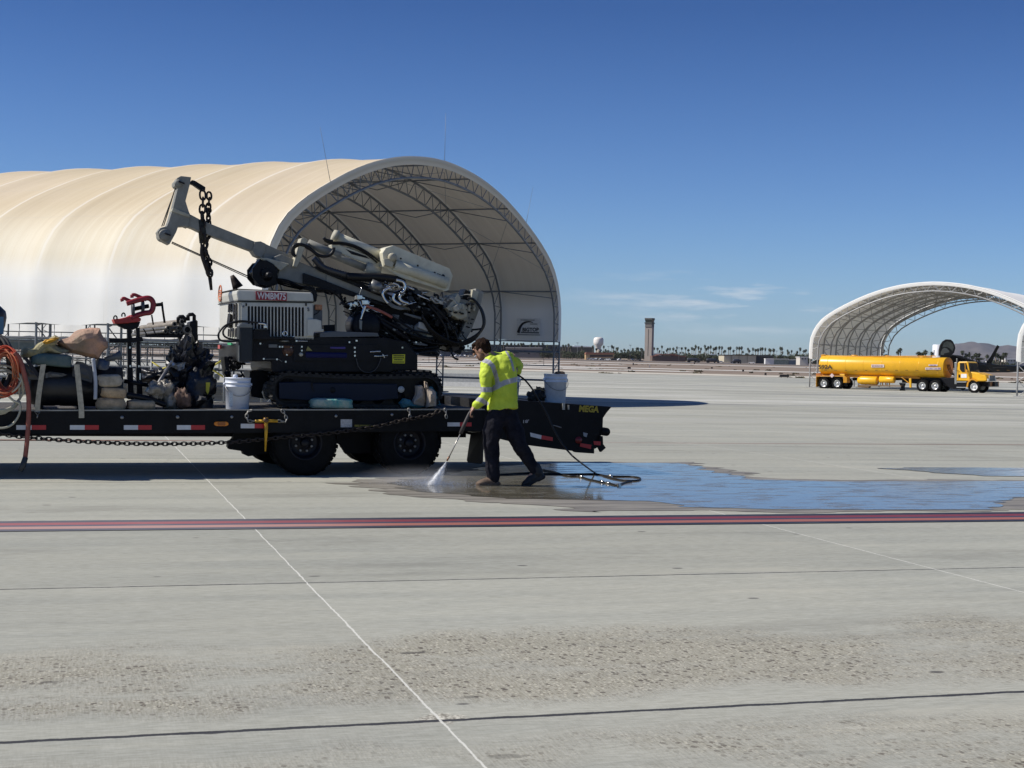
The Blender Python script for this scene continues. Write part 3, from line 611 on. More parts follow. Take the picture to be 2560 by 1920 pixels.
for px in (765, 1026):
    c0 = T((px, 1119)); tt = T.t(c0); ro = .405
    wheel(tr, T.P(tt, .02, ro), -T.n, ro, .23, .205, RUB, RIM); wheel(tr, T.P(tt, W_-.02, ro), T.n, ro, .23, .205, RUB, RIM)
    mb = MB(); mb.tube([T.P(tt, .3, ro), T.P(tt, W_-.3, ro)], .065, 10); mb.lathe(T.P(tt, W_/2-.2, ro), T.n, [(0, 0), (.16, .06), (.16, .3), (0, .36)], 12); build('axle', mb, BLKP, tr)
    for w0 in (.68, 1.6):
        mb = MB()
        for k in range(4): mb.tube(smooth_path([T.P(tt-.45+.05*k, w0, .60-.025*k), T.P(tt, w0, .50-.025*k), T.P(tt+.45-.05*k, w0, .60-.025*k)], 5), .013, 4)
        build('leaf_spring', mb, BLKP, tr)
mb = MB(); mb.prism([T(cE(*q), .55) for q in ((135, 880), (125, 940), (80, 985), (75, 1020), (90, 1042), (215, 1060), (225, 1090), (270, 1110), (560, 1060), (600, 880))], T.n*.14); build('spring_hanger', mb, BLKP, tr)
mb = MB(); mb.prism([T(cE(*q), .50) for q in ((880, 880), (2105, 880), (2112, 985), (2095, 1020), (2090, 1040), (1960, 1080), (1200, 1080), (1150, 1000))], T.n*.1); build('frame_gusset', mb, BLKP, tr)
# brake hose behind
mb = MB(); mb.tube(smooth_path([T(cE(*q), .4) for q in ((520, 935), (535, 880), (570, 830), (640, 800))]), .012, 6); build('air_line', mb, NUT, tr)
mf = MB(); A_ = [(T(cF(560, 985), .05)), (T(cF(548, 1285), .05))]; B_ = [T(cF(440, 985), .62), T(cF(402, 1268), .62)]
mf.prism([A_[0], A_[1]+UP*.03, A_[1].lerp(B_[1], .12), A_[1].lerp(B_[1], .9), B_[1]+UP*.03, B_[0]], T.d*.012); build('mud_flap', mf, mat('flap_rubber', (.014, .014, .015), .6), tr)
# beavertail with folded ramp
tail = [(1205, 1016), (1243, 1001), (1294, 1000.4), (1529.5, 1016.8), (1516, 1033), (1508, 1045), (1507, 1071), (1500, 1100), (1486, 1112), (1486, 1134), (1440, 1131), (1436, 1128), (1311, 1112), (1245, 1096), (1205, 1085)]
for w0, th in ((0, .09), (W_-.09, .09)):
    mb = MB(); mb.prism([T(p, 0)+T.n*w0 for p in tail], T.n*th); tp = build('tail_side_plate', mb, BLKP, tr, bevel=.006)
    if w0 == 0: TP0 = tp
mb = MB(); mb.prism([T(p)+T.n*.1 for p in ((1240, 1003), (1294, 1002), (1527, 1019), (1505, 1050), (1500, 1095), (1480, 1125), (1311, 1105), (1240, 1090))], T.n*(W_-.2)); build('ramp', mb, mat('ramp_steel', (.014, .014, .016), .6, .2, .4, 8, .5, 60), tr)
for q, r_ in ((cT(680, 708), .055),):
    p_ = T(q, 0); mb = MB(); mb.lathe(p_-T.n*.02, T.n, [(0, 0), (r_, 0), (r_, 2.1), (0, 2.1)], 18); build('tail_roller', mb, BLKP, tr); mb = MB(); mb.prism([T(cT(*z)) for z in ((560, 660), (690, 660), (690, 755), (590, 755))], T.n*.05); build('roller_bracket', mb, BLKP, tr)
mb = MB(); mb.prism([T(cT(*z)) for z in ((540, 750), (635, 775), (640, 890), (680, 945), (610, 1008), (570, 930), (520, 960), (500, 850))], T.n*.06); build('ramp_hinge', mb, BLKP, tr)
for nm, pol, m_ in (('reflector_tape', [cF(997, 985), cF(1105, 1010), cF(1101, 1047), cF(1003, 1023)], WHR), ('reflector_tape', [cF(1105, 1010), cF(1210, 1030), (1381, 1102.5), cF(1101, 1047)], REDR), ('reflector_tape', [cT(295, 875), cT(460, 900), cT(455, 965), cT(290, 925)], REDR), ('reflector_tape', [cT(490, 845), cT(600, 850), cT(596, 908), cT(502, 900)], REDR), ('cable_tag', [cT(338, 715), cT(405, 730), cT(388, 788), cT(345, 770)], mat('grey_tag', (.30, .33, .35), .6))):
    plate(nm, pol, m_, tr, 0, .012)
mb = MB(); mb.lathe(T(cT(275, 830))-T.n*.015, T.n, [(0, 0), (.045, 0), (.05, .02)], 16); build('tail_lamp', mb, mat('red_lens', (.16, .008, .01), .3), tr)
YEL = mat('yellow_decal', (.36, .28, .02), .5); text_mesh('MEGA', T(cT(275, 412)), T(cT(570, 425)), T(cT(290, 312)), 'decal_lettering', YEL, tr, .006, .05)
text_mesh('LTD 20', T(cT(385, 418)), T(cT(500, 420)), T(cT(387, 396)), 'decal_small_lettering', YEL, tr, .0085, .02) if False else None
text_mesh("18'", T(cF(934, 897)), T(cF(988, 893)), T(cF(934, 866)), 'length_marking', mat('white_decal', (.4, .4, .4), .6), tr, .006, .02)
mb = MB(); mb.box(T(cT(48, 330))-T.n*.012, (.018, .006, .045), AX); mb.box(T(cT(122, 345))-T.n*.012, (.010, .006, .03), AX); build('tie_hook', mb, EDGE, tr)
mb = MB(); mb.tube([T(cF(1215, 915))-T.n*.02, T(cF(1290, 938))-T.n*.02], .008, 5); build('latch_pin', mb, NUT, tr)
# ---- chain helper
def chain(name, path, link_, r_, m_, par=None, label=None, cat=None, loc=None, twist=0.0):
    P = smooth_path(path, 8); L_ = [0]
    for a, b in zip(P, P[1:]): L_.append(L_[-1]+(b-a).length)
    N = int(L_[-1]/link_); mb = MB(); i = 0
    for k in range(N):
        t = L_[-1]*(k+.5)/N
        while L_[i+1] < t: i += 1
        c_ = P[i].lerp(P[i+1], (t-L_[i])/(L_[i+1]-L_[i])); d_ = (P[i+1]-P[i]).normalized(); s_ = d_.orthogonal().normalized(); s2 = d_.cross(s_)
        a = (math.pi/2)*(k % 2)+twist*k+.35; u_ = s_*math.cos(a)+s2*math.sin(a); hl = link_*.72; hw = link_*.42; pts = []
        for q in range(12):
            b_ = 2*math.pi*q/12; pts.append(c_+d_*(hl*math.copysign(abs(math.cos(b_))**.8, math.cos(b_)))+u_*(hw*math.sin(b_)))
        mb.tube(pts, r_, 5, closed=True)
    o = build(name, mb, m_, par)
    if label: tag(o, label, cat)
    return o
CHN = mat('dark_chain_steel', (.055, .045, .04), .55, .7, .4, 20); CHG = mat('grey_chain_steel', (.30, .29, .27), .5, .5, .4, 30)
cp = [T((-60, 1078), -.05)]+[T(cA(*q), -.05) for q in ((0, 1278), (200, 1303), (600, 1335), (1000, 1355), (1300, 1360), (1659, 1357))]+[T(cE(*q), -.05) for q in ((0, 980), (200, 966), (430, 944), (700, 916), (900, 900), (1100, 880), (1300, 850), (1500, 820), (1700, 775), (1850, 745), (2000, 720), (2092, 672))]
chain('tie_down_chain', cp, .055, .0078, CHN, label='long dark tie down chain drooping along the near side of the trailer', cat='chain')
chain('binder_chain', [T(cE(*q), -.03) for q in ((300, 668), (262, 690), (256, 740), (275, 772), (335, 772))], .04, .007, CHG, label='short grey chain loop left of the yellow load binder', cat='chain')
chain('binder_chain', [T(cE(*q), -.03) for q in ((590, 668), (612, 700), (630, 740), (620, 775), (550, 772))], .04, .007, CHG, label='short grey chain loop right of the yellow load binder', cat='chain')
for k, (x, lab) in enumerate(((1808, 'short grey chain end hanging over the deck edge near the rear wheel'), (2155, 'pale chain end hanging over the deck edge beside the worker'))):
    chain('chain_end', [T(cE(x-10, 655), -.03), T(cE(x, 700), -.03), T(cE(x+3, 745), -.03)], .036, .007, CHG, label=lab, cat='chain')
YB = mat('yellow_binder_paint', (.55, .30, .015), .45, .1, .35, 30)
bd = thing('load_binder', 'yellow lever load binder hanging on the side of the trailer', 'load binder', T(cE(440, 1065), -.06))
build('binder_bar', MB().tube([T(cE(335, 772), -.05), T(cE(550, 772), -.05)], .018, 8), YB, bd)
build('lever', MB().tube([T(cE(438, 742), -.07), T(cE(440, 860), -.07), T(cE(432, 1062), -.07)], [.028, .022, .010], 8), YB, bd)
build('swivel', MB().lathe(T(cE(441, 765), -.11), T.n, [(0, 0), (.03, 0), (.03, .06), (0, .06)], 10), mat('rusty_iron', (.12, .07, .04), .7, .3, .5, 20), bd)
# ================================================================ DRILL RIG
rig_t = T.t(T((860, 1000))); RIG = thing('drill_rig', 'white and black tracked drill rig with a tilted mast and a lifting jib', 'drill rig', onT(rig_t, 1.2), R(20))
CRM = mat('cream_rig_paint', (.49, .465, .36), .55, 0, .16, 7, .1, 50, .4, (.30, .275, .205)); WHT = mat('white_engine_cover', (.50, .49, .43), .4, 0, .14, 3); GRYB = mat('grey_beige_boom_paint', (.265, .26, .225), .55, 0, .16, 7, .1, 40, .4, (.19, .185, .16))
BLK = mat('black_machine_paint', (.006, .006, .008), .45, var=.5, vs_=6, bump=.2, bs=60, spec=.22); RBH = mat('black_rubber_hose', (.008, .008, .009), .45, spec=.3); CHR = mat('chrome_fitting', (.62, .62, .60), .22, .9, .2, 15)
NAVY = mat('dark_blue_frame_paint', (.008, .014, .030), .5, spec=.2); BLUE = mat('deep_blue_paint', (.004, .006, .06), .4, spec=.2); LGRY = mat('light_grey_plate', (.13, .135, .135), .5, 0, .25, 9); DGRY = mat('dark_grey_paint', (.022, .026, .030), .5, spec=.25)
def pr(name, c, pts, w0, w1, m_, par=RIG, bevel=.008, fr=T, label=None):
    mb = MB(); mb.prism([fr(c(*q), w0) for q in pts], fr.n*(w1-w0)); return build(name, mb, m_, par, bevel=bevel, label=label)
def tb(name, c, pts, w, r_, m_, par=RIG, seg=8, sm=True, fr=T):
    P = [fr(c(*q[:2]), q[2] if len(q) > 2 else w) for q in pts]; P = smooth_path(P, 6) if sm else P
    if isinstance(r_, (list, tuple)) and sm: r_ = [r_[0]+(r_[-1]-r_[0])*i/(len(P)-1) for i in range(len(P))]
    return build(name, MB().tube(P, r_, seg), m_, par)
# tracks
def track(w0, w1):
    c0, c1 = T(cE(640, 490), w0), T(cE(1950, 490), w0); rr = (T(cE(900, 305), w0).z-T(cE(900, 655), w0).z)/2; zc = dz(rig_t)+rr; t0, t1 = T.t(c0)+.02, T.t(c1)+.02
    def loop(r_, n=14):
        o_ = []
        for k in range(n+1): a = math.pi/2+math.pi*k/n; o_.append((t0+r_*math.cos(a), zc+r_*math.sin(a)))
        for k in range(1, 9): o_.append((t0+(t1-t0)*k/9, zc-r_))
        for k in range(n+1): a = -math.pi/2+math.pi*k/n; o_.append((t1+r_*math.cos(a), zc+r_*math.sin(a)))
        for k in range(1, 9): o_.append((t1+(t0-t1)*k/9, zc+r_-.03*math.sin(math.pi*k/9)))
        return o_
    A_, B_ = loop(rr-.018), loop(rr-.055); n = len(A_); mb = MB()
    vs_ = [T.P(t, w, z) for (L_, w) in ((A_, w0), (A_, w1), (B_, w1), (B_, w0)) for t, z in L_]
    fs = [[j*n+i, j*n+(i+1) % n, ((j+1) % 4)*n+(i+1) % n, ((j+1) % 4)*n+i] for j in range(4) for i in range(n)]; mb.add(vs_, fs)
    # grousers
    Ls = [0]
    for i in range(n): a_, b_ = A_[i], A_[(i+1) % n]; Ls.append(Ls[-1]+math.hypot(b_[0]-a_[0], b_[1]-a_[1]))
    K = 56
    for k in range(K):
        s_ = Ls[-1]*k/K; i = max(j for j in range(n) if Ls[j] <= s_); a_, b_ = A_[i], A_[(i+1) % n]; f = (s_-Ls[i])/(Ls[i+1]-Ls[i]); t = a_[0]+(b_[0]-a_[0])*f; z = a_[1]+(b_[1]-a_[1])*f
        tg = (T.d*(b_[0]-a_[0])+UP*(b_[1]-a_[1])).normalized(); nr = tg.cross(T.n); mb.box(T.P(t, (w0+w1)/2, z)-nr*.0, (.02, (w1-w0)/2, .022), (tg, T.n, nr))
    tk = build('track', mb, mat('track_rubber', (.014, .0135, .013), .75, var=.4, vs_=12), RIG)
    mb = MB()
    for t, r_ in ((t0, rr-.09), (t1, rr-.09)):
        mb.lathe(T.P(t, w0+.04, zc), T.n, [(0, 0), (r_*.4, -.01), (r_*.6, .02), (r_, .02), (r_, .2), (0, .2)], 24)
    for k in range(5): mb.lathe(T.P(t0+.35+(t1-t0-.7)*k/4, w0+.06, zc-rr+.15), T.n, [(0, 0), (.09, 0), (.09, .2), (0, .2)], 14)
    build('track_wheels', mb, BLK, tk)
    return tk, t0, t1, zc, rr
tk, t0_, t1_, zc_, rr_ = track(.30, .68); track(1.62, 2.0)
pr('track_frame', cE, [(565, 405), (870, 400), (885, 412), (1690, 420), (1700, 560), (1440, 580), (820, 575), (565, 560)], .285, .42, NAVY)
pr('track_frame_step', cE, [(870, 398), (885, 410), (890, 470), (905, 490), (880, 480), (868, 430)], .275, .285, BLK, bevel=0)
build('frame_port', MB().lathe(T(cE(1075, 478), .282), T.n, [(0, .0), (.035, .0), (.04, .004)], 14), BLK, RIG)
build('service_cap', MB().lathe(T(cE(1730, 472), .27), T.n, [(0, 0), (.040, 0), (.043, .02)], 20), mat('pale_cap', (.42, .43, .42), .4), RIG)
rnd = random.Random(11)
mb = MB()
for (x, y) in ((980, 350), (1100, 352), (1132, 348), (1100, 380), (1185, 360), (1200, 378), (1225, 378), (1760, 370), (1790, 360), (1795, 385), (1830, 370)):
    mb.box(T(cE(x, y), .45), (rnd.uniform(.008, .018), .01, rnd.uniform(.006, .014)), AX)
build('track_glints', mb, CHR, RIG)  # small chrome bits placed as the bright glints above the track frame
# upper carriage
pr('main_frame', cE, [(160, 60), (190, -28), (1000, -30), (1520, -26), (1770, 15), (1885, 148), (1885, 288), (1650, 292), (1645, 308), (500, 308), (490, 270), (490, 205), (170, 205)], .42, 1.95, BLK, bevel=.012)
pr('carriage_skirt', cE, [(700, 40), (1500, 45), (1500, 200), (700, 200)], .405, .42, BLK, bevel=.003)
pr('track_inner_plate', cE, [(520, 345), (640, 322), (1950, 326), (2040, 380), (2060, 480), (2000, 600), (1900, 640), (640, 640), (540, 590), (490, 480)], .36, .62, BLK, bevel=0)
pr('turntable', cE, [(480, 270), (1640, 290), (1640, 330), (480, 330)], .7, 1.6, BLK)
pr('track_tensioner_shroud', cE, [(285, 300), (490, 285), (620, 310), (600, 330), (430, 420), (400, 500), (420, 560), (300, 540), (280, 400)], 1.0, 1.5, BLK)
pr('frame_top_plate', cD, [(0, 1025), (120, 1010), (545, 1028), (560, 1060), (0, 1068)], .40, 1.9, mat('blue_grey_plate', (.07, .08, .095), .4), bevel=.006)
pr('rear_box', cD, [(560, 1070), (810, 1108), (920, 1235), (920, 1375), (690, 1375), (560, 1370)], .44, 1.6, BLK)
pr('rear_box_edge', cD, [(560, 1100), (808, 1112), (806, 1130), (560, 1118)], .43, .44, DGRY, bevel=0)
pr('blue_cylinder', cC, [(1095, 828), (1530, 835), (1530, 895), (1095, 890)], .39, .45, BLUE, bevel=.02)
pr('blue_valve', cC, [(1350, 775), (1510, 775), (1510, 800), (1350, 795)], .40, .43, mat('violet_paint', (.05, .03, .2), .4))
pr('data_plate', cC, [(712, 750), (802, 752), (802, 785), (712, 783)], .395, .405, LGRY, bevel=0)
pr('warning_triangle', cC, [(1100, 815), (1165, 817), (1118, 768)], .395, .405, mat('dull_yellow_decal', (.22, .20, .06), .6), bevel=0)
lb = pr('warning_sticker', cD, [(683, 1230), (802, 1228), (800, 1315), (684, 1312)], .41, .43, mat('yellow_sticker', (.62, .60, .03), .5), bevel=0)
for k, (txt, y0, y1, x0, x1) in enumerate((('A WARNING', 1236, 1248, 692, 792), ('KEEP CLEAR OF', 1256, 1266, 690, 794), ('MOVING PARTS', 1274, 1284, 700, 780), ('PINCH POINT', 1296, 1305, 694, 790))):
    rnd = random.Random(k); mb = MB(); x = x0
    while x < x1:                                           # unreadable small print: short dark dashes
        wd = rnd.uniform(3, 11); mb.prism([T(cD(*q), .407) for q in ((x, y1), (min(x+wd, x1), y1), (min(x+wd, x1), y0), (x, y0))], T.n*.002); x += wd+2.5
    build('sticker_print', mb, BK, lb)
def ring_at(c, x, y, w, r_, rt, m_, nm='lifting_eye', ax=None):
    o_ = T(c(x, y), w); pts = [o_+T.d*(math.cos(a*math.pi/8)*r_)+UP*(math.sin(a*math.pi/8)*r_) for a in range(16)]
    return build(nm, MB().tube(pts, rt, 8, closed=True), m_, RIG)
ring_at(cC, 881, 640, .40, .030, .010, CHR); build('eye_bolt_base', MB().lathe(T(cC(876, 725), .42), UP, [(0, 0), (.065, 0), (.062, .025), (.03, .03), (.028, .06), (.012, .065), (.012, .09)], 16), mat('dull_grey_metal', (.2, .2, .19), .4, .7), RIG)
build('swivel_valve', MB().lathe(T(cC(905, 870), .46), UP, [(0, 0), (.06, 0), (.085, .05), (.085, .09), (.07, .11), (.09, .115), (.09, .135), (0, .14)], 16), mat('brown_valve', (.09, .045, .03), .5, .3, .5, 30), RIG)
mb = MB()
for (x, y) in ((825, 775), (853, 775), (943, 775), (1055, 775), (1055, 815), (797, 905), (888, 930), (560, 622), (625, 742), (1000, 715), (1605, 787), (1605, 830), (1605, 868), (1548, 728), (1620, 712), (900, 857), (660, 900)): mb.box(T(cC(x, y), .40), (.010, .008, .010), AX)
for (x, y) in ((325, 1165), (327, 1205), (328, 1240), (775, 1165), (905, 1115), (345, 1100)): mb.box(T(cD(x, y), .40), (.010, .01, .010), AX)
build('frame_bolts', mb, CHR, RIG)
build('grease_knob', MB().lathe(T(cC(1050, 855), .38), T.n, [(0, 0), (.02, 0), (.026, .012), (.026, .05)], 14), mat('pale_knob', (.45, .43, .36), .4), RIG)
tb('control_cable', cD, [(340, 1265), (360, 1340), (400, 1385), (460, 1400), (520, 1375), (560, 1310), (575, 1260)], .38, .006, mat('grey_cable', (.05, .05, .05), .5))
tb('lever_rod', cD, [(470, 1205), (570, 1200)], .38, .010, CHR); tb('valve_fitting', cD, [(510, 1245), (570, 1245), (640, 1238)], .38, [.014, .005], CHR); tb('valve_fitting', cD, [(590, 1225), (610, 1262)], .38, .007, CHR)
tb('upper_handrail', cC, [(985, 715), (1115, 718)], .40, .006, CHR); tb('lower_step_rail', cC, [(650, 905), (800, 905), (850, 930)], .40, .005, LGRY)
pr('bright_cap', cC, [(925, 680), (985, 655), (990, 672), (935, 688)], .40, .45, CHR)
# engine cover
tN = T.t(T(cC(392, 310), .40)); hood = [(380, 190), (400, 182), (1150, 212), (1172, 225), (1182, 310), (392, 300), (378, 225)]
eb = pr('engine_cover', cC, [(398, 305), (1175, 312), (1175, 668), (1180, 668), (1180, 700), (398, 700)], .42, 1.95, WHT, bevel=.015)
hd = pr('hood', cC, hood, .40, 2.0, WHT, bevel=.02)
pr('hood_top_strip', cC, [(372, 172), (1160, 205), (1160, 214), (378, 183)], .42, 1.9, BLK, bevel=.004); pr('hood_seam', cC, [(388, 300), (1178, 311), (1178, 319), (388, 308)], .39, 2.0, BLK, bevel=0)
sp = pr('name_plate', cC, [(580, 198), (900, 215), (900, 300), (580, 288)], .385, .40, mat('red_sign_face', (.28, .022, .03), .5), bevel=0)
text_mesh('WMBM75', T(cC(592, 280), .385), T(cC(890, 292), .385), T(cC(592, 208), .385), 'plate_lettering', mat('white_sign_letters', (.66, .62, .62), .5), sp, .003, .02)
gl = pr('grille', cC, [(485, 345), (1100, 358), (1100, 668), (485, 668)], .412, .42, mat('grille_black', (.004, .004, .005), .8), bevel=0)
mb = MB()
for k in range(18):
    x = 489+k*35.0; yb_ = 668; y0 = 345+(x-489)*.022
    mb.prism([T(cC(*q), .398) for q in ((x-5.5, yb_), (x+5.5, yb_), (x+5.5, y0+6), (x-5.5, y0+6))], T.n*.016)
    if k < 17:
        for sgn in (0, 1):                                 # rounded slot ends
            xa, xb = (x+5, x+12) if sgn == 0 else (x+30, x+23); mb.prism([T(cC(*q), .3985) for q in ((xa, y0+6), (xb, y0+6), (xa, y0+16))], T.n*.015)
mb.prism([T(cC(*q), .3975) for q in ((430, 318), (1165, 326), (1165, 364), (1095, 366), (486, 352), (430, 350))], T.n*.016)
mb.prism([T(cC(*q), .3975) for q in ((430, 350), (487, 352), (487, 668), (430, 668))], T.n*.016); mb.prism([T(cC(*q), .3975) for q in ((1090, 366), (1165, 364), (1165, 668), (1090, 668))], T.n*.016)
build('grille_bars', mb, WHT, gl)
for x in (480, 1100): pr('latch', cC, [(x-7, 322), (x+7, 322), (x+7, 352), (x-7, 352)], .385, .40, BLK, bevel=0)
mb = MB()
for (x, y) in ((452, 358), (1122, 378), (1126, 398), (1122, 520)): mb.lathe(T(cC(x, y), .388), T.n, [(0, 0), (.012, 0), (.014, .01)], 8)
build('cover_bolts', mb, LGRY, RIG)
# left end face of the cover with slots
def endq(c, pts, proud, th=.008):
    mb = MB(); mb.prism([T.end(c(*q), tN-proud) for q in pts], T.d*th); return mb
for (x0, x1, y0, y1) in ((287, 299, 330, 418), (308, 320, 326, 414), (338, 349, 330, 490), (362, 374, 322, 570), (285, 297, 590, 670), (308, 319, 590, 674), (335, 346, 580, 676), (362, 374, 580, 676)): build('end_vent', endq(cC, [(x0, y1), (x1, y1), (x1+4, y0), (x0+4, y0)], .006), mat('grille_black', (0, 0, 0)), RIG)
build('end_handle', endq(cC, [(272, 572), (300, 580), (312, 440), (288, 432)], .03, .03), BLK, RIG)
mb = MB(); o_ = T.end(cC(209, 222), tN-.02); pts = [o_+T.n*(-.13*math.cos(a*math.pi/10))+UP*(.105*math.sin(a*math.pi/10)) for a in range(20)]; mb.tube(pts, .010, 5, closed=True)
for z_ in (-.035, 0, .035): mb.box(o_+UP*z_, (.004, .09, .010), AX)
build('round_emblem', mb, mat('orange_decal', (.55, .16, .06), .5), RIG)
build('end_sticker', endq(cC, [(285, 755), (322, 757), (322, 735), (285, 733)], .03, .02), mat('green_decal', (.04, .40, .16), .5), RIG)
pr('counterweight', cC, [(395, 705), (470, 705), (470, 805), (392, 805), (388, 780)], .42, 1.98, mat('grey_green_paint', (.25, .275, .265), .5), bevel=.03)
build('counterweight_lamp', MB().box(T.end(cC(205, 776), tN-.03), (.012, .09, .025), AX), mat('red_lamp', (.45, .05, .04), .4), RIG)
# vertical side tank
mb = MB(); pts = []
for (q) in ((410, 545), (430, 535), (540, 538), (550, 560), (550, 690), (545, 930), (440, 940), (408, 935), (400, 760)): pts.append(T(cC(*q), .22))
mb.prism(pts, T.n*.22); build('side_tank', mb, DGRY, RIG, bevel=.03)
pr('side_tank_cap', cC, [(412, 542), (430, 533), (540, 536), (548, 556), (548, 580), (412, 578)], .215, .43, mat('grey_cap', (.16, .17, .17), .4), bevel=.015)
pr('side_tank_edge', cC, [(400, 760), (412, 760), (414, 935), (400, 925)], .21, .25, LGRY, bevel=0)
pr('battery_box', cC, [(548, 596), (705, 596), (710, 612), (730, 670), (985, 672), (985, 700), (548, 700)], .33, .42, BLK); pr('battery_lid', cC, [(570, 588), (705, 590), (705, 604), (570, 602)], .32, .42, DGRY)
tb('hydraulic_hose', cC, [(690, 530), (560, 522), (430, 508), (330, 525), (250, 565), (200, 625), (190, 670), (215, 708), (290, 722), (400, 715)], .20, .012, RBH); tb('hydraulic_hose', cC, [(600, 525), (440, 515), (330, 530), (270, 570), (240, 615), (250, 660), (300, 690), (400, 706)], .24, .012, RBH)
tb('hose_fitting', cC, [(605, 532), (660, 536), (688, 552)], .20, .015, CHR); pr('hose_elbow', cC, [(662, 550), (695, 552), (705, 582), (660, 582)], .2, .24, CHR)
# blower gear under the overhang, behind the bucket
rnd = random.Random(3); mb = MB()
for k in range(26):
    x, y = rnd.uniform(262, 440), rnd.uniform(885, 1100); mb.tube([T(cC(x, y), rnd.uniform(.6, 1.1)), T(cC(x+rnd.uniform(-50, 50), y+rnd.uniform(-30, 60)), rnd.uniform(.6, 1.1))], rnd.uniform(.008, .03), 6)
mb.prism([T(cC(*q), .8) for q in ((250, 880), (440, 880), (440, 960), (400, 1010), (330, 1000), (290, 1095), (270, 1060))], T.n*.3); build('tow_gear', mb, BLK, RIG)
# exhaust and small items
tb('exhaust_pipe', cC, [(395, 165), (372, 120), (348, 70), (330, 35)], 1.3, [.075, .025], mat('rusty_exhaust', (.035, .025, .022), .6, .5, .4, 20), sm=False)
pr('fuel_filler_post', cC, [(1178, 345), (1205, 345), (1205, 395), (1270, 395), (1268, 560), (1262, 590), (1178, 590)], .7, .9, LGRY); pr('junction_box', cC, [(1115, 486), (1205, 488), (1260, 505), (1262, 590), (1285, 592), (1283, 620), (1180, 622), (1178, 664), (1115, 664)], .37, .7, WHT)
pr('amber_beacon', cC, [(1195, 335), (1270, 340), (1268, 395), (1195, 392)], .66, .74, mat('orange_lens', (.50, .20, .08), .4, var=.4, vs_=40))
tb('beacon_cable', cC, [(1240, 395), (1225, 420), (1180, 445)], .66, .006, RBH); pr('black_pedestal', cC, [(1285, 550), (1400, 545), (1400, 640), (1285, 640)], .9, 1.2, BLK)
# ---- mast, jib
CRM_SUN = mat('sunlit_cream_paint', (.66, .63, .49), .5, 0, .1, 6, .1, 50, .4, (.50, .47, .36))  # cream lightened for parts tilted to the sun: sunlight put into the colour
pr('hanging_bracket', cC, [(1070, 150), (1165, 150), (1200, 190), (1220, 235), (1210, 300), (1190, 315), (1165, 200), (1075, 180)], .8, 1.1, BLK)
pr('mast_beam', cB, [(1120, 800), (1170, 780), (1290, 830), (1430, 890), (1700, 990), (1700, 1115), (1660, 1098), (1140, 985), (1120, 900)], .85, 1.25, GRYB, bevel=.012)
pr('mast_beam', cD, [(60, 470), (330, 580), (620, 700), (1050, 800), (1060, 840), (820, 810), (640, 752), (330, 655), (60, 560)], .83, 1.25, GRYB, bevel=.01)
pr('mast_rail', cD, [(-60, 405), (0, 395), (300, 520), (640, 660), (1060, 830), (1180, 940), (1150, 960), (1020, 860), (620, 700), (0, 445)], .80, .83, BLK, bevel=.004)
pr('mast_rail', cD, [(-160, 460), (0, 515), (330, 645), (640, 770), (640, 790), (330, 690), (0, 600), (-160, 560)], .80, .83, BLK, bevel=.004)
pr('mast_side_slot', cB, [(1440, 975), (1700, 1055), (1700, 1090), (1600, 1060), (1430, 1000)], .845, .85, BLK, bevel=0)
pr('jib_tube', cB, [(420, 452), (505, 497), (965, 682), (960, 795), (930, 755), (490, 592), (440, 567), (375, 545)], 1.0, 1.2, GRYB, bevel=.006)
pr('jib_collar', cB, [(955, 678), (1000, 674), (1045, 695), (1040, 760), (1010, 812), (960, 792), (932, 752)], .97, 1.23, GRYB, bevel=.006); pr('jib_root', cB, [(1040, 695), (1190, 765), (1240, 790), (1230, 860), (1020, 806)], .98, 1.22, GRYB, bevel=.006)
jh = pr('jib_head', cB, [(340, 132), (425, 142), (413, 205), (378, 340), (408, 435), (418, 452), (400, 560), (372, 548), (318, 550), (300, 600), (245, 700), (205, 680), (165, 655), (145, 595), (170, 562), (222, 548), (238, 510), (272, 400), (312, 235), (288, 215), (285, 185), (310, 148)], .98, 1.22, GRYB, bevel=.006)
pr('head_collar', cB, [(272, 396), (415, 452), (412, 478), (262, 425)], .96, 1.24, CRM, bevel=.006); pr('head_gusset', cB, [(375, 345), (410, 440), (355, 425)], 1.05, 1.12, BLK, bevel=0)
for (x, y, rr) in ((320, 192, .05), (205, 622, .075)): build('sheave', MB().lathe(T(cB(x, y), .95), T.n, [(0, 0), (.012, 0), (rr*.5, .01), (rr, .01), (rr*.93, .05), (rr, .3), (0, .3)], 20), GRYB, jh); tb('sheave_pin', cB, [(x, y-15), (x+50, y+3)], .94, .010, BLK)
mb = MB(); mb.tube([T(cB(*q), 1.05) for q in ((296, 225), (180, 552))], .007, 5); mb.tube([T(cB(*q), 1.13) for q in ((290, 240), (196, 548))], .007, 5)
mb.tube([T(cB(*q), 1.05) for q in ((265, 680), (520, 795), (945, 985))], .008, 5); mb.tube([T(cB(*q), 1.13) for q in ((262, 690), (520, 805), (945, 1000))], .006, 5); build('winch_rope', mb, mat('wire_rope', (.06, .055, .05), .5, .6), RIG)
pr('winch_cover', cB, [(1000, 808), (1050, 810), (1240, 862), (1165, 920), (1120, 880), (1010, 826)], .80, 1.15, CRM, bevel=.01)
mb = MB(); mb.lathe(T(cB(1040, 935), .72), T.n, [(0, .0), (.05, .0), (.06, .05), (.165, .05), (.165, .08), (.11, .09), (.11, .42), (.165, .43), (.165, .46), (0, .46)], 9, False); wn = build('winch', mb, BLK, RIG)
mb = MB(); mb.lathe(T(cB(1075, 955), .60), T.n, [(0, 0), (.03, 0), (.045, .02), (.045, .12), (.07, .14), (.07, .2)], 12, False); build('winch_motor', mb, BLK, wn)
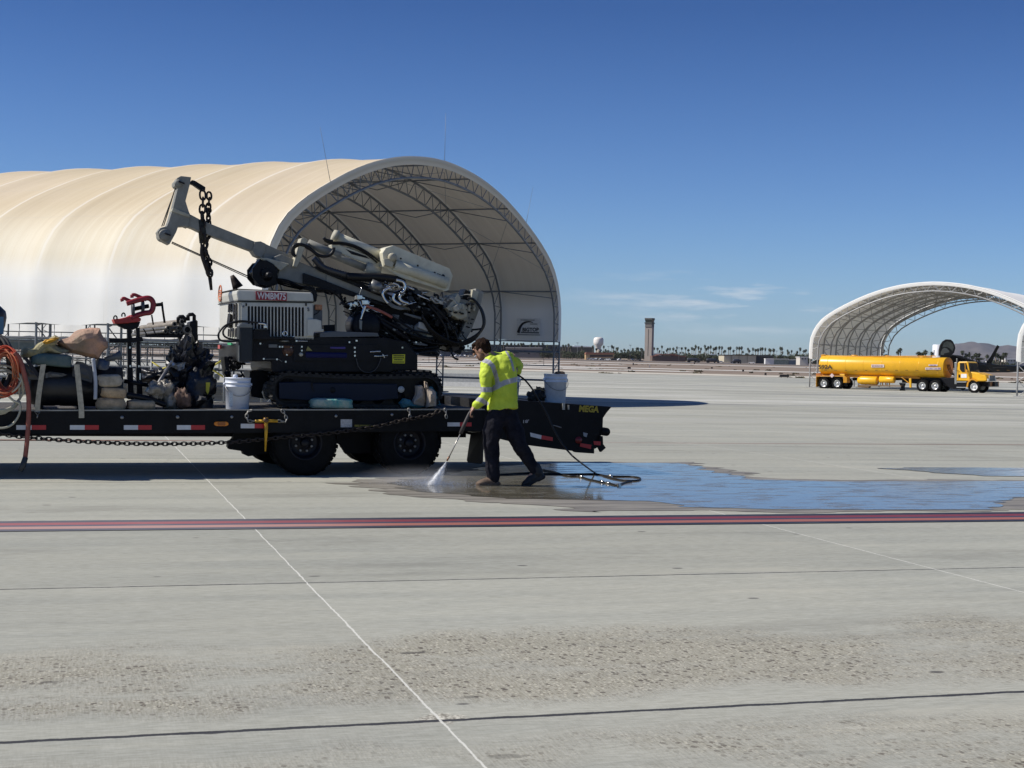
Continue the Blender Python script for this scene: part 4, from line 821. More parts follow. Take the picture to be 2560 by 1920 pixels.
pr('winch_frame', cB, [(930, 930), (1000, 815), (1165, 895), (1140, 1030), (1060, 1060), (985, 1040), (965, 985)], .85, 1.1, BLK)
for k in range(4): tb('hydraulic_hose', cB, [(1140, 985+k*12), (1230, 1000+k*16), (1330, 1045+k*8), (1450, 1065+k*6)], .8+k*.05, .011, RBH)
# feed cylinders above the mast
pr('support_post', cB, [(1338, 648), (1358, 643), (1392, 662), (1330, 835), (1300, 890), (1268, 882)], .78, .98, CRM)
tb('feed_cylinder', cB, [(1395, 690), (1500, 735), (1660, 800)], .9, .055, GRYB, sm=False, seg=16); tb('feed_cylinder', cD, [(60, 265), (435, 420)], .9, .05, GRYB, sm=False, seg=16)
tb('cylinder_gland', cD, [(430, 405), (510, 440), (560, 460)], .88, .075, CRM, sm=False, seg=16)
tb('upper_cylinder', cD, [(152, 118), (330, 195), (590, 305)], 1.0, [.062, .075], CRM_SUN, sm=False, seg=18); build('cylinder_end_cap', MB().tube([T(cD(120, 100), 1.0), T(cD(160, 118), 1.0)], [.07, .085], 16), CRM, RIG)
pr('cylinder_saddle', cD, [(105, 195), (150, 185), (330, 250), (560, 345), (590, 400), (520, 400), (310, 325), (130, 250)], .92, 1.1, CRM_SUN)
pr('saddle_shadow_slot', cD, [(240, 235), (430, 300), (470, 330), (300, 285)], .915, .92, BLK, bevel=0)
bx = pr('head_guard', cD, [(590, 270), (620, 225), (688, 200), (1222, 420), (1252, 490), (1216, 620), (1182, 636), (1045, 590), (745, 500), (600, 400)], .75, 1.25, CRM_SUN, bevel=.007)
tb('guard_tube', cD, [(700, 385), (860, 440), (1195, 560)], .74, .075, CRM_SUN, sm=False, seg=16); build('guard_boss', MB().lathe(T(cD(690, 310), .66), T.n, [(0, 0), (.05, 0), (.055, .02), (.055, .12)], 18), CRM, bx)
pr('guard_bracket', cD, [(600, 330), (660, 320), (700, 370), (680, 410), (610, 390)], .68, .76, CRM); pr('guard_weld', cD, [(845, 450), (858, 385), (865, 388), (852, 455)], .735, .745, GRYB, bevel=0)
mb = MB()
for (x, y, r_) in ((762, 325, .012), (922, 392, .014), (1082, 458, .012), (1112, 472, .010), (1130, 478, .010), (1160, 492, .026), (700, 385, .018)): mb.lathe(T(cD(x, y), .744), T.n, [(0, 0), (r_, 0), (r_, .003)], 10)
build('guard_holes', mb, mat('dark_hole', (.03, .025, .02), .8), bx)
pr('scuffed_paint', cD, [(940, 470), (1000, 500), (1070, 515), (1000, 525), (930, 495)], .742, .745, mat('scuff', (.25, .26, .26), .7, var=.5, vs_=40), bevel=0)
def hose(c, pts, w, r_=.012, m_=RBH): return tb('hydraulic_hose', c, pts, w, r_, m_)
hose(cD, [(40, 140), (90, 170), (200, 175), (330, 205), (450, 270), (560, 350)], .88, .014); hose(cD, [(40, 155), (100, 185), (210, 190), (330, 222), (440, 285), (540, 365)], .90, .012); tb('hose_sleeve', cD, [(35, 130), (55, 150), (120, 165)], .88, .022, RBH)
hose(cB, [(1290, 800), (1265, 770), (1275, 715), (1320, 700), (1390, 720), (1480, 790), (1560, 795), (1600, 760), (1608, 725)], .78, .022); hose(cB, [(1285, 790), (1280, 735), (1330, 712), (1400, 740), (1490, 800)], .80, .012)
# ribbed hose conduit along the mast
P = smooth_path([T(q, .78) for q in (cB(1440, 815), cB(1490, 870), cD(80, 430), cD(250, 480), cD(420, 520), cD(560, 530))], 14); rr = [.036+.007*(i % 2) for i in range(len(P))]; build('hose_conduit', MB().tube(P, rr, 10), mat('ribbed_conduit', (.035, .036, .04), .4), RIG)
tb('hose_conduit', cD, [(250, 495), (400, 500), (560, 500), (700, 520), (790, 560)], .74, .052, RBH, seg=12)
for k, pts in enumerate(([(300, 520), (420, 560), (520, 575), (640, 560)], [(330, 500), (460, 545), (600, 545), (760, 520)], [(100, 460), (260, 525), (400, 590), (520, 640), (640, 700)])): hose(cD, pts, .76+.03*k, .012)
# clutter of valves, plates and fittings (one mesh per kind)
def inpoly(x, y, P_):
    r_ = False
    for (x0, y0), (x1, y1) in zip(P_, P_[1:]+P_[:1]):
        if (y0 > y) != (y1 > y) and x < (x1-x0)*(y-y0)/(y1-y0)+x0: r_ = not r_
    return r_
MA = R(-21); md_ = (T.d*math.cos(MA)+UP*math.sin(MA)); mu_ = (T.d*-math.sin(MA)+UP*math.cos(MA)); MAX_ = (md_, T.n, mu_)
SPLIT = {'hose_bundle': 'hydraulic_hose', 'head_bracket': 'head_bracket', 'clamp_pins': 'clamp_pin', 'small_fittings': 'small_fitting', 'cable_clamps': 'cable_clamp', 'chrome_fittings': 'chrome_fitting'}
def clutter(name, c, poly, n_, w0, w1, m_, seed, s0=.015, s1=.06, kinds='bct', par=RIG):
    rnd = random.Random(seed); mb = MB(); xs = [p[0] for p in poly]; ys = [p[1] for p in poly]; k = 0
    while k < n_:
        x, y = rnd.uniform(min(xs), max(xs)), rnd.uniform(min(ys), max(ys))
        if not inpoly(x, y, poly): continue
        k += 1; q = T(c(x, y), rnd.uniform(w0, w1)); kd = rnd.choice(kinds); a, b = rnd.uniform(s0, s1), rnd.uniform(s0, s1)
        if kd == 'b': mb.box(q, (a, rnd.uniform(.02, .06), b*.7), MAX_)
        elif kd == 'c':
            ax_ = rnd.choice((md_, T.n, mu_)); mb.lathe(q, ax_, [(0, 0), (a*.6, 0), (a*.6, b), (a*.4, b), (a*.4, b*1.6), (0, b*1.6)], 10)
        else:
            e = q+md_*rnd.uniform(-.2, .3)+mu_*rnd.uniform(-.12, .12); mid = q.lerp(e, .5)+mu_*rnd.uniform(-.06, .06)-T.n*.03; mb.tube(smooth_path([q, mid, e], 4), rnd.uniform(.006, .016), 6)
        if name in SPLIT: build(SPLIT[name], mb, m_, par); mb = MB()
    if name in SPLIT: return
    return build(name, mb, m_, par)
core = [(280, 770), (330, 740), (420, 800), (560, 830), (690, 900), (820, 1060), (1060, 1130), (1140, 1110), (1080, 960), (1000, 860), (820, 800), (640, 740), (700, 640), (860, 600), (1000, 700), (1150, 760), (1200, 830), (1380, 930), (1330, 1100), (1290, 1190), (1240, 1200), (1150, 1130), (1100, 1230), (900, 1215), (700, 1110), (560, 1050), (400, 1010), (375, 930), (290, 850)]
mb = MB(); mb.prism([T(cD(*q), .95) for q in core], T.n*.35); mb.prism([T(cD(*q), 1.0) for q in ((280, 770), (620, 720), (900, 740), (1080, 770), (1200, 850), (1330, 1000), (1290, 1190), (1150, 1130), (1100, 1230), (900, 1215), (700, 1110), (560, 1040), (400, 1010))], T.n*.22); build('drill_head_body', mb, BLK, RIG, bevel=.01)
clutter('valve_block', cD, core, 150, .72, .97, BLK, 1, .02, .075); clutter('head_bracket', cD, core, 34, .70, .95, DGRY, 2, .015, .05, 'bc'); clutter('hose_bundle', cD, core, 60, .66, .9, RBH, 3, kinds='t')
clutter('chrome_fittings', cD, [(500, 560), (560, 540), (700, 520), (860, 580), (980, 660), (960, 700), (840, 740), (760, 780), (700, 740), (610, 700), (590, 640)], 34, .64, .85, CHR, 4, .01, .035, 'ct')
clutter('steel_fittings', cD, [(280, 760), (340, 660), (430, 700), (470, 760), (420, 880), (380, 900), (290, 850)], 18, .64, .85, CHR, 6, .012, .04); clutter('small_fittings', cD, core, 36, .62, .72, mat('dull_grey_metal', (0, 0, 0)), 8, .006, .018, 'bc')
for pts, r_ in (([(665, 600), (610, 625), (590, 660), (610, 710), (640, 745)], .019), ([(700, 655), (690, 700), (710, 730), (760, 760)], .022), ([(760, 665), (750, 700), (780, 730), (830, 748)], .022), ([(720, 530), (780, 545), (800, 580), (795, 620), (765, 650)], .02), ([(690, 560), (735, 575), (745, 600)], .014)): tb('chrome_pipe', cD, pts, .62, r_, CHR)
pr('rotary_drum', cD, [(500, 560), (640, 590), (600, 660), (495, 635)], .66, .95, mat('dull_grey_metal', (0, 0, 0)), bevel=.02); build('motor_case', MB().lathe(T(cD(560, 600), .70), md_, [(0, -.13), (.07, -.13), (.075, 0), (.05, .02), (.05, .08), (0, .08)], 14), mat('dull_grey_metal', (0, 0, 0)), RIG)
pr('chrome_valve', cD, [(345, 665), (400, 670), (400, 710), (350, 715)], .62, .75, CHR); pr('chrome_valve', cD, [(392, 715), (455, 715), (470, 760), (400, 762)], .60, .72, CHR); tb('chrome_strut', cD, [(425, 770), (400, 840), (380, 900)], .62, .022, CHR)
tb('red_tag_strap', cD, [(430, 770), (520, 800), (600, 835), (680, 880)], .62, .018, mat('faded_red_strap', (.35, .10, .07), .6))
pr('crescent_guard', cD, [(625, 745), (680, 790), (760, 812), (830, 803), (720, 770), (660, 735)], .62, .66, LGRY)
pr('shroud_plate', cD, [(680, 850), (750, 858), (735, 925), (700, 890)], .70, .74, LGRY); pr('shroud_plate', cD, [(720, 925), (770, 930), (880, 955), (878, 1060), (830, 1015), (775, 975)], .70, .74, LGRY); pr('shroud_plate', cD, [(888, 965), (930, 930), (1040, 970), (1020, 1030), (1000, 1085), (888, 1060)], .69, .74, LGRY)
pr('shroud_plate', cD, [(800, 835), (970, 880), (965, 905), (880, 880), (790, 850)], .70, .74, LGRY); pr('shroud_bracket', cD, [(935, 920), (960, 925), (1040, 970), (1045, 1000), (1010, 1010), (925, 975)], .66, .70, mat('plate_bright', (.40, .41, .40), .4)); pr('shroud_edge', cD, [(860, 1050), (1055, 1100), (1045, 1118), (870, 1075)], .69, .74, DGRY)
pr('bright_plate', cD, [(1030, 1020), (1090, 1038), (1080, 1075), (1050, 1092), (1000, 1055)], .68, .72, CRM); pr('lower_arm', cD, [(870, 1110), (950, 1115), (1020, 1140), (1010, 1150), (900, 1140)], .66, .75, LGRY)
# lower black cylinder by the turntable
mb = MB(); mb.lathe(T(cD(440, 960), .6), T.n, [(0, 0), (.17, 0), (.19, .03), (.19, .4), (0, .4)], 24); build('hose_reel', mb, BLK, RIG); pr('reel_guard', cD, [(370, 900), (400, 910), (395, 1010), (372, 985)], .58, .8, mat('dull_grey_metal', (0, 0, 0)))
pr('mast_pivot', cD, [(380, 900), (560, 860), (800, 1010), (880, 1130), (700, 1110), (560, 1050), (400, 1020)], .75, 1.4, BLK); tb('tilt_cylinder', cD, [(560, 900), (700, 1000), (830, 1090)], .66, .045, BLK, sm=False, seg=12)
# breakout clamp at the lower end
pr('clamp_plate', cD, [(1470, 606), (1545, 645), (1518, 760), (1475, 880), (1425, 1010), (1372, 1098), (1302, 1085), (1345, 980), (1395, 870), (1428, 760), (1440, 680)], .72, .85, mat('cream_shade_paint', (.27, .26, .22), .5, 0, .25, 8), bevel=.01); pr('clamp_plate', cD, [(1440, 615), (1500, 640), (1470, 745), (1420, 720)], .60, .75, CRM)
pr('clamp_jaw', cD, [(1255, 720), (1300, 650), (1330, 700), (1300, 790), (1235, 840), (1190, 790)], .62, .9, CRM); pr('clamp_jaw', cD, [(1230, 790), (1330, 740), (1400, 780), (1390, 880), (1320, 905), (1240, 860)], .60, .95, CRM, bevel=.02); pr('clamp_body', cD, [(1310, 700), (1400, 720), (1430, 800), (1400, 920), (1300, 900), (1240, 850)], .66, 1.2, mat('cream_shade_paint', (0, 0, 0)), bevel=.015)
for (x, y) in ((1345, 780), (1405, 790), (1452, 790)): tb('clamp_rib', cD, [(x, y-28), (x+6, y), (x-4, y+28)], .60, .02, CRM)
tb('clamp_roller', cD, [(1270, 770), (1290, 815)], .58, .045, mat('rope_coil', (.45, .42, .34), .7, var=.4, vs_=60), seg=12); pr('clamp_black_box', cD, [(1332, 700), (1372, 613), (1432, 650), (1430, 700), (1390, 720)], .7, .9, BLK); pr('clamp_box_edge', cD, [(1325, 695), (1365, 610), (1376, 615), (1338, 705)], .69, .9, LGRY)
pr('clamp_skirt', cD, [(1200, 930), (1290, 960), (1300, 1010), (1260, 1030), (1215, 985)], .72, .76, LGRY); pr('clamp_foot', cD, [(1240, 1110), (1330, 1150), (1300, 1185), (1255, 1210)], .7, 1.0, mat('brown_foot', (.05, .04, .03), .7))
clutter('clamp_fittings', cD, [(1020, 680), (1200, 690), (1295, 640), (1300, 680), (1210, 760), (1150, 750), (1060, 720)], 40, .62, .85, mat('sandy_fittings', (.42, .39, .33), .5, .3, .35, 20), 12, .01, .03); clutter('clamp_pins', cD, [(1180, 760), (1440, 740), (1440, 920), (1300, 1100), (1240, 900)], 26, .56, .62, BLK, 13, .008, .02, 'bc')
for k in range(4): hose(cD, [(1390+k*6, 700-k*5), (1450, 715-k*4), (1505+k*5, 790), (1535+k*6, 880), (1535+k*5, 960), (1490+k*6, 1030), (1400+k*10, 1085+k*9), (1300, 1120+k*10), (1180, 1080+k*14), (1050, 990+k*16), (960, 860+k*10)], .56+k*.03, .014 if k < 3 else .010)
hose(cD, [(1060, 760), (1160, 860), (1240, 960), (1290, 1060), (1310, 1150)], .6, .014); hose(cD, [(1020, 760), (1130, 880), (1190, 1000), (1210, 1120)], .62, .014)
hose(cD, [(700, 1130), (800, 1180), (920, 1215), (1060, 1200), (1110, 1225), (1090, 1240), (900, 1225)], .6, .018); hose(cD, [(640, 1100), (820, 1200), (1000, 1210), (1120, 1170)], .64, .016); tb('chrome_union', cD, [(845, 1226), (930, 1228)], .58, .014, mat('dull_grey_metal', (0, 0, 0)))
for k in range(10):
    rnd = random.Random(50+k); x0, y0 = rnd.uniform(420, 700), rnd.uniform(850, 980)
    hose(cD, [(x0, y0), (x0+150+rnd.uniform(-30, 30), y0+90+rnd.uniform(-30, 60)), (x0+330, y0+150+rnd.uniform(-20, 60)), (x0+520, y0+170+rnd.uniform(-10, 40))], rnd.uniform(.6, .72), rnd.uniform(.010, .018))
# left of mast: hanging cables near (160..300, 640..800)
for k in range(6):
    rnd = random.Random(70+k); hose(cD, [(-40, 610+k*6), (100, 625+k*4), (190, 680+rnd.uniform(-20, 30)), (230, 760+rnd.uniform(-20, 30)), (300, 790+rnd.uniform(-30, 30))], .8+.04*k, .010)
clutter('cable_clamps', cD, [(140, 640), (240, 640), (280, 780), (200, 790)], 16, .75, .95, BLK, 21, .01, .035)
# ---- chains hung from the jib
pr('chain_sling_block', cB, [(430, 165), (455, 170), (545, 225), (540, 262), (505, 250), (440, 205), (415, 195)], 1.05, 1.15, BLK)
HC = mat('brown_black_chain', (.035, .026, .022), .6, .5, .4, 20)
chain('lifting_chain', [T(cB(*q), 1.0) for q in ((518, 262), (522, 340), (516, 430), (522, 560), (530, 700), (545, 800), (565, 900), (582, 960))], .085, .014, HC, label='heavy chain with long links hanging from the left of the jib head', cat='chain', twist=.2)
chain('lifting_chain', [T(cB(*q), 1.06) for q in ((572, 275), (574, 330), (566, 400), (568, 520), (562, 650), (540, 740), (575, 850), (584, 960))], .070, .014, HC, label='second heavy chain with a hook hanging just right of the first', cat='chain', twist=.25)
hk = thing('lifting_tongs', 'dark steel tongs and bar hanging at the bottom of the two chains', 'lifting tongs', T(cB(590, 1080), 1.03))
build('tong_body', MB().tube([T(cB(*q), 1.03) for q in ((505, 500), (520, 600), (522, 690))], [.05, .055, .045], 8), mat('green_black_steel', (.04, .04, .03), .7, .3, .5, 25), hk); build('tong_jaw', MB().tube(smooth_path([T(cB(*q), 1.0) for q in ((520, 700), (515, 780), (545, 880), (575, 960))]), .028, 7), HC, hk)
build('tong_bar', MB().tube([T(cB(578, 960), 1.03), T(cB(592, 1080), 1.03)], [.026, .018], 8), HC, hk); build('tong_hook', MB().tube(smooth_path([T(cB(*q), 1.05) for q in ((570, 395), (552, 415), (550, 432), (568, 440), (588, 425), (582, 395))]), .012, 6), HC, hk)
# ================================================================ LOAD ON THE DECK (left part)
BUR = mat('tan_paper_sack', (.50, .36, .215), .85, 0, .3, 12, .5, 30); SKG = mat('grey_tan_sack', (.42, .36, .27), .85, 0, .3, 12, .5, 30)
def sack(c, box, w, m_, label, seed, cat='sack', name='cement_sack', depth=.22, group=None, tilt=0, amp=.10, p=4.5, lump=.02):
    x0, y0, x1, y1 = box; a_, b_ = T(c(x0, y1), w), T(c(x1, y0), w); ctr = T(c((x0+x1)/2, (y0+y1)/2), w); t_ = R(tilt)
    dd = T.d*math.cos(t_)+UP*math.sin(t_); uu = -T.d*math.sin(t_)+UP*math.cos(t_)
    hx = abs(T.t(b_)-T.t(a_))/2; hz = abs(b_.z-a_.z)/2; mb = blob(ctr+T.n*depth, (dd, T.n, uu), (hx, depth, hz), seed, amp, 1.6, p, 26, 14, lump)
    o = build(name, mb, m_, None, ctr+T.n*depth-UP*hz, R(20)); return tag(o, label, cat, group)
sack(cA, (798, 978, 1050, 1086), .10, BUR, 'tan cement sack at the bottom of the stack of sacks', 1, group='cement sacks on the trailer', tilt=-2)
sack(cA, (818, 884, 1058, 985), .12, BUR, 'brown cement sack in the middle of the stack of sacks', 2, group='cement sacks on the trailer', tilt=-3)
sack(cA, (800, 785, 1030, 892), .12, SKG, 'pale grey cement sack third up in the stack of sacks', 3, group='cement sacks on the trailer', tilt=2)
sack(cA, (905, 735, 1025, 800), .30, SKG, 'grey sack end leaning on top of the stacked cement sacks', 4, group='cement sacks on the trailer', tilt=-12)
sack(cA, (1065, 1000, 1300, 1084), .10, BUR, 'tan cement sack lying alone right of the stack', 5, group='cement sacks on the trailer', tilt=1)
sack(cA, (805, 655, 912, 782), .25, mat('blue_tan_sack', (.30, .25, .17), .85, 0, .3, 5, .5, 30, .5, (.03, .07, .14)), 'blue and tan sack standing on the sack pile under the grey pole', 6, tilt=-8)
sack(cA, (250, 612, 604, 712), .05, mat('dark_green_sack', (.03, .085, .095), .6, 0, .3, 8, .4, 25, .5, (.10, .13, .12)), 'dark green plastic sack lying on the black tank', 7, tilt=-4, p=7, amp=.05)
sack(cC, (1178, 1316, 1603, 1421), .06, mat('green_cement_sack', (.05, .30, .28), .7, 0, .2, 7, .5, 30, .5, (.50, .48, .38)), 'green and cream cement sack on the deck edge in front of the crawler track', 8, tilt=0, p=6, amp=.05)
# big tan package wrapped in sacking
def hull(name, c, pts, w0, w1, m_, label, cat, seed, jit=.03, par=None, sub=2):
    """crumpled solid from a side outline, puffed in the middle"""
    mb = MB(); n_ = len(pts); cx = sum(p[0] for p in pts)/n_; cy = sum(p[1] for p in pts)/n_; rings = []; wm = (w0+w1)/2
    P2 = []
    for i in range(n_):
        for k in range(3): f = k/3; a, b = pts[i], pts[(i+1) % n_]; P2.append((a[0]+(b[0]-a[0])*f, a[1]+(b[1]-a[1])*f))
    prof = [(0.02, w0), (.35, w0+.0), (.72, w0+.03), (.93, w0+(w1-w0)*.15), (1.0, w0+(w1-w0)*.35), (1.0, w0+(w1-w0)*.65), (.93, w0+(w1-w0)*.88), (.6, w1), (.02, w1)]
    for s_, w_ in prof:
        ring = []
        for (x, y) in P2:
            q = T(c(cx+(x-cx)*s_, cy+(y-cy)*s_), w0); q = q+T.n*(w_-w0)+Vector((noise.noise(q*5+Vector((seed, w_, 0))), noise.noise(q*6+Vector((0, seed, w_*4))), noise.noise(q*7+Vector((w_, 0, seed)))))*jit*(1 if s_ > .2 else 2)
            ring.append(q)
        rings.append(ring)
    mb.loft(rings, False); o = build(name, mb, m_, par)
    return tag(o, label, cat) if label else o
hull('wrapped_bundle', cA, [(480, 535), (560, 480), (640, 425), (700, 408), (780, 402), (850, 410), (870, 450), (908, 500), (905, 545), (860, 590), (825, 650), (760, 640), (660, 620), (570, 590)], .1, .9, mat('pink_tan_sacking', (.55, .31, .21), .8, 0, .3, 2.6, .6, 20, .5, (.19, .145, .10)), 'large pink and tan wrapped bundle on top of the load', 'bundle', 3, .05)
hull('folded_tarp', cA, [(172, 595), (205, 560), (265, 545), (300, 530), (380, 490), (470, 472), (505, 490), (480, 530), (560, 580), (590, 600), (420, 615), (300, 625), (200, 655), (165, 625)], .05, .6, mat('olive_tarp', (.20, .17, .07), .8, 0, .35, 8, .5, 25, .5, (.40, .36, .22)), 'crumpled olive and yellow tarp left of the pink bundle', 'tarp', 5, .05)
hull('orange_cloth', cA, [(350, 520), (380, 495), (470, 475), (500, 480), (470, 505), (420, 525), (380, 530)], .0, .2, mat('orange_cloth', (.50, .26, .02), .8, 0, .4, 12), 'small orange cloth on top of the olive tarp', 'cloth', 6, .03)
# black tank lying on the deck
tk = thing('black_tank', 'big black plastic tank strapped down under the sacks', 'tank', onT(T.t(T(cA(500, 1080))), .6), R(20))
TNK = mat('black_tank_plastic', (.010, .011, .014), .45, 0, .4, 3, .2, 12)
ca, cb2 = T(cA(235, 880), .15), T(cA(785, 880), .15); mb = MB(); rr = (T(cA(500, 715), .15).z-dz(0))/2; z_ = dz(0)+rr; c0 = Vector((ca.x, ca.y, 0))+T.n*rr*.95+UP*z_
mb.lathe(c0, T.d, [(0, 0), (rr*.7, 0), (rr*.93, .05), (rr, .14), (rr, .3), (rr*.975, .32), (rr*.975, .36), (rr, .38), (rr, 1.0), (rr*.975, 1.02), (rr*.975, 1.06), (rr, 1.08), (rr, (cb2-ca).length-.15), (rr*.92, (cb2-ca).length-.05), (rr*.7, (cb2-ca).length), (0, (cb2-ca).length)], 36); build('tank_body', mb, TNK, tk)
mb = MB(); [mb.prism([T(cA(x, 1086), .3), T(cA(x+60, 1086), .3), T(cA(x+60, 940), .3), T(cA(x, 940), .3)], T.n*.9) for x in (300, 640)]; build('cradle', mb, BLKP, tk)
hull('grey_cover_sheet', cA, [(165, 660), (230, 700), (300, 740), (345, 780), (350, 835), (235, 830), (170, 740)], .12, .3, mat('grey_sheet', (.13, .13, .125), .7, 0, .3, 6), 'grey sheet draped over the left end of the black tank', 'sheet', 9, .02)
hull('grey_cover_sheet', cA, [(375, 770), (420, 760), (520, 772), (555, 785), (500, 805), (375, 815)], .10, .25, MATS['grey_sheet'], 'small grey sheet on the middle of the black tank', 'sheet', 10, .015)
hull('grey_cover_sheet', cA, [(605, 735), (640, 675), (690, 680), (750, 720), (780, 770), (775, 860), (720, 840), (610, 800)], .12, .3, mat('darker_grey_sheet', (.07, .07, .07), .7, 0, .3, 6), 'dark grey sheet over the right end of the black tank', 'sheet', 12, .02)
WEB = mat('cream_webbing', (.42, .38, .29), .8, 0, .25, 20)
def strap(c, pts, w, wid, m_, label, hook=None):
    mb = MB(); P = smooth_path([T(c(*q), w) for q in pts], 4)
    rows = [[p-T.d*wid/2 for p in P], [p+T.d*wid/2 for p in P]]; mb.sheet(rows, False); o = build('ratchet_strap', mb, m_, None, solid=.004); tag(o, label, 'strap', 'tie down straps over the tank'); return o
s1 = strap(cA, [(360, 700), (350, 760), (335, 860), (318, 980), (308, 1095)], -.02, .058, WEB, 'cream tie down strap with a triangular end hook left on the black tank')
mb = MB(); mb.tube([T(cA(*q), -.03) for q in ((285, 1092), (333, 1096), (312, 1122))], .006, 5, closed=True); mb.tube([T(cA(312, 1120), -.03), T(cA(306, 1146), -.03)], .008, 5); ROOTM[s1.name] = ROOTM[s1.name]; build('end_hook', mb, NUT, s1)
strap(cA, [(636, 700), (640, 740), (652, 850), (664, 960), (675, 1075), (676, 1145)], -.02, .062, WEB, 'cream tie down strap hanging over the rail at the middle of the black tank')
strap(cA, [(205, 640), (250, 700), (300, 770), (355, 840)], .0, .05, mat('black_webbing', (.012, .012, .018), .7), 'black strap crossing diagonally over the left of the tank')
tag(build('white_pole', MB().tube(smooth_path([T(cA(*q), .03) for q in ((772, 650), (785, 760), (793, 860), (790, 990))]), .022, 10), mat('pale_blue_grey_plastic', (.38, .40, .44), .4), None), 'pale grey plastic pole leaning between the tank and the stacked sacks', 'pole')
tag(build('grey_tool_handle', MB().tube([T(cA(870, 660), .3), T(cA(950, 640), .3), T(cA(1005, 622), .3)], [.03, .035, .06], 8), mat('grey_tool_plastic', (.10, .105, .11), .6), None), 'grey rounded tool handle poking right out of the sack pile', 'tool handle')
# hoses at the left edge
OR_ = mat('orange_red_cable', (.48, .065, .025), .5, 0, .3, 5); TANH = mat('pale_tan_hose', (.42, .40, .31), .5, 0, .2, 5); REDH = mat('dull_red_hose', (.27, .075, .05), .6, 0, .25, 8)
def coil(name, c, cx, cy, rx, ry, n_, seed, rt, m_, label, jx=14, w=.0):
    rnd = random.Random(seed); P = []
    for k in range(n_):
        ox, oy = rnd.uniform(-jx, jx), rnd.uniform(-jx, jx); ax_, ay_ = rx*rnd.uniform(.75, 1.05), ry*rnd.uniform(.82, 1.05); ph = rnd.uniform(-.3, .3); ww = w+rnd.uniform(-.08, .12)
        for i in range(16): a = 2*math.pi*i/16+.5; P.append(T(c(cx+ox+ax_*math.cos(a)+ph*ay_*math.sin(a)*.2, cy+oy+ay_*math.sin(a)), ww+.04*math.sin(3*a)))
    return tag(build(name, MB().tube(smooth_path(P, 2), rt, 6), m_, None), label, 'coiled cable' if 'cable' in name else 'hose')
coil('coiled_cable', cA, 40, 760, 135, 190, 22, 4, .010, OR_, 'tangled coil of orange red cable at the left edge of the load', 22)
coil('coiled_cable', cA, 45, 760, 105, 180, 12, 8, .007, mat('pale_orange_cable', (.50, .16, .07), .5), 'thin pale orange cable looped inside the red coil', 34, -.05)
coil('coiled_hose', cA, -10, 720, 120, 245, 8, 14, .022, mat('dark_grey_hose', (.06, .055, .05), .55), 'dark grey hose coil behind the orange cable at the left edge', 16, .12)
coil('coiled_hose', cA, 0, 900, 190, 190, 3, 6, .014, TANH, 'pale tan hose hanging in wide loops over the trailer rail at the left edge', 40, -.06)
tag(build('tan_hose_loop', MB().tube(smooth_path([T(cA(*q), -.05) for q in ((-40, 940), (60, 960), (110, 1000), (165, 1030), (160, 1110), (110, 1190), (40, 1225), (-40, 1225))]), .014, 7), TANH, None), 'single pale tan hose loop drooping lowest below the deck edge', 'hose')
tag(build('tan_hose_loop', MB().tube(smooth_path([T(cA(*q), -.06) for q in ((-40, 955), (40, 950), (130, 905), (180, 830), (185, 760)) ]), .014, 7), TANH, None), 'pale tan hose curving up around the orange cable coil', 'hose')
hs = thing('suction_hose', 'thick dull red hose hanging from the trailer to the ground with a dark nozzle', 'hose', T(cA(165, 1580), -.15))
build('hose_tube', MB().tube(smooth_path([T(cA(*q), -.10) for q in ((120, 600), (165, 660), (195, 760), (228, 900), (238, 1000), (237, 1150), (225, 1330), (208, 1480))]), [.052]*1 and .027, 12), REDH, hs); build('nozzle', MB().tube([T(cA(*q), -.12) for q in ((212, 1470), (190, 1540), (165, 1585))], [.03, .035, .03], 12), mat('dark_nozzle', (.03, .035, .04), .6), hs)
dr = thing('plastic_drum', 'dark blue plastic drum half out of frame at the left edge above the cables', 'drum', T(cA(-60, 470), .2), R(20))
mb = MB(); o_ = T(cA(-150, 490), .2); mb.lathe(o_+T.n*.2, (T.d*.25+UP).normalized(), [(0, 0), (.17, 0), (.19, .04), (.185, .08), (.20, .11), (.21, .22), (.20, .32), (.185, .36), (.17, .39), (.1, .43), (0, .43)], 28); build('drum_body', mb, mat('black_drum', (.012, .013, .02), .45), dr)
plate('blue_panel', rect(cA, -60, 305, 30, 450), mat('pale_blue_panel', (.06, .15, .24), .5), dr, .18, .02)
# ---- clamp stand
cs = thing('clamp_stand', 'black steel stand with two posts holding a red chain clamp', 'clamp stand', T(cA(1130, 990), .8))
for x0, x1, w in ((1055, 1088, .80), (1130, 1160, .80)):
    build('post', MB().prism([T(cA(*q), w) for q in ((x0, 395), (x1, 395), (x1+10, 990), (x0+10, 990))], T.n*.09), BLK, cs, bevel=.006); build('socket', MB().prism([T(cA(*q), w-.02) for q in ((x0+2, 730), (x1+14, 730), (x1+26, 990), (x0+6, 990))], T.n*.13), BLK, cs, bevel=.006)
mb = MB()
for (x, y) in ((1088, 505), (1080, 715), (1152, 715), (1160, 740), (1078, 560), (1148, 500)): mb.box(T(cA(x, y), .79), (.010, .006, .012), AX)
mb.box(T(cA(1162, 800), .77), (.008, .006, .04), AX); build('pins', mb, CHR, cs)
build('cross_bar', MB().prism([T(cA(*q), .78) for q in ((905, 482), (1000, 486), (1180, 472), (1190, 508), (1060, 520), (905, 516))], T.n*.10), BLK, cs, bevel=.006)
RED = mat('red_clamp_paint', (.42, .028, .022), .45, 0, .25, 14); DRD = mat('dark_red_clamp', (.24, .015, .022), .4, 0, .25, 14)
build('red_plate', MB().prism([T(cA(*q), .72) for q in ((940, 325), (1000, 320), (1060, 305), (1090, 288), (1172, 318), (1166, 345), (1110, 352), (1060, 358), (955, 364))], T.n*.3), RED, cs, bevel=.01)
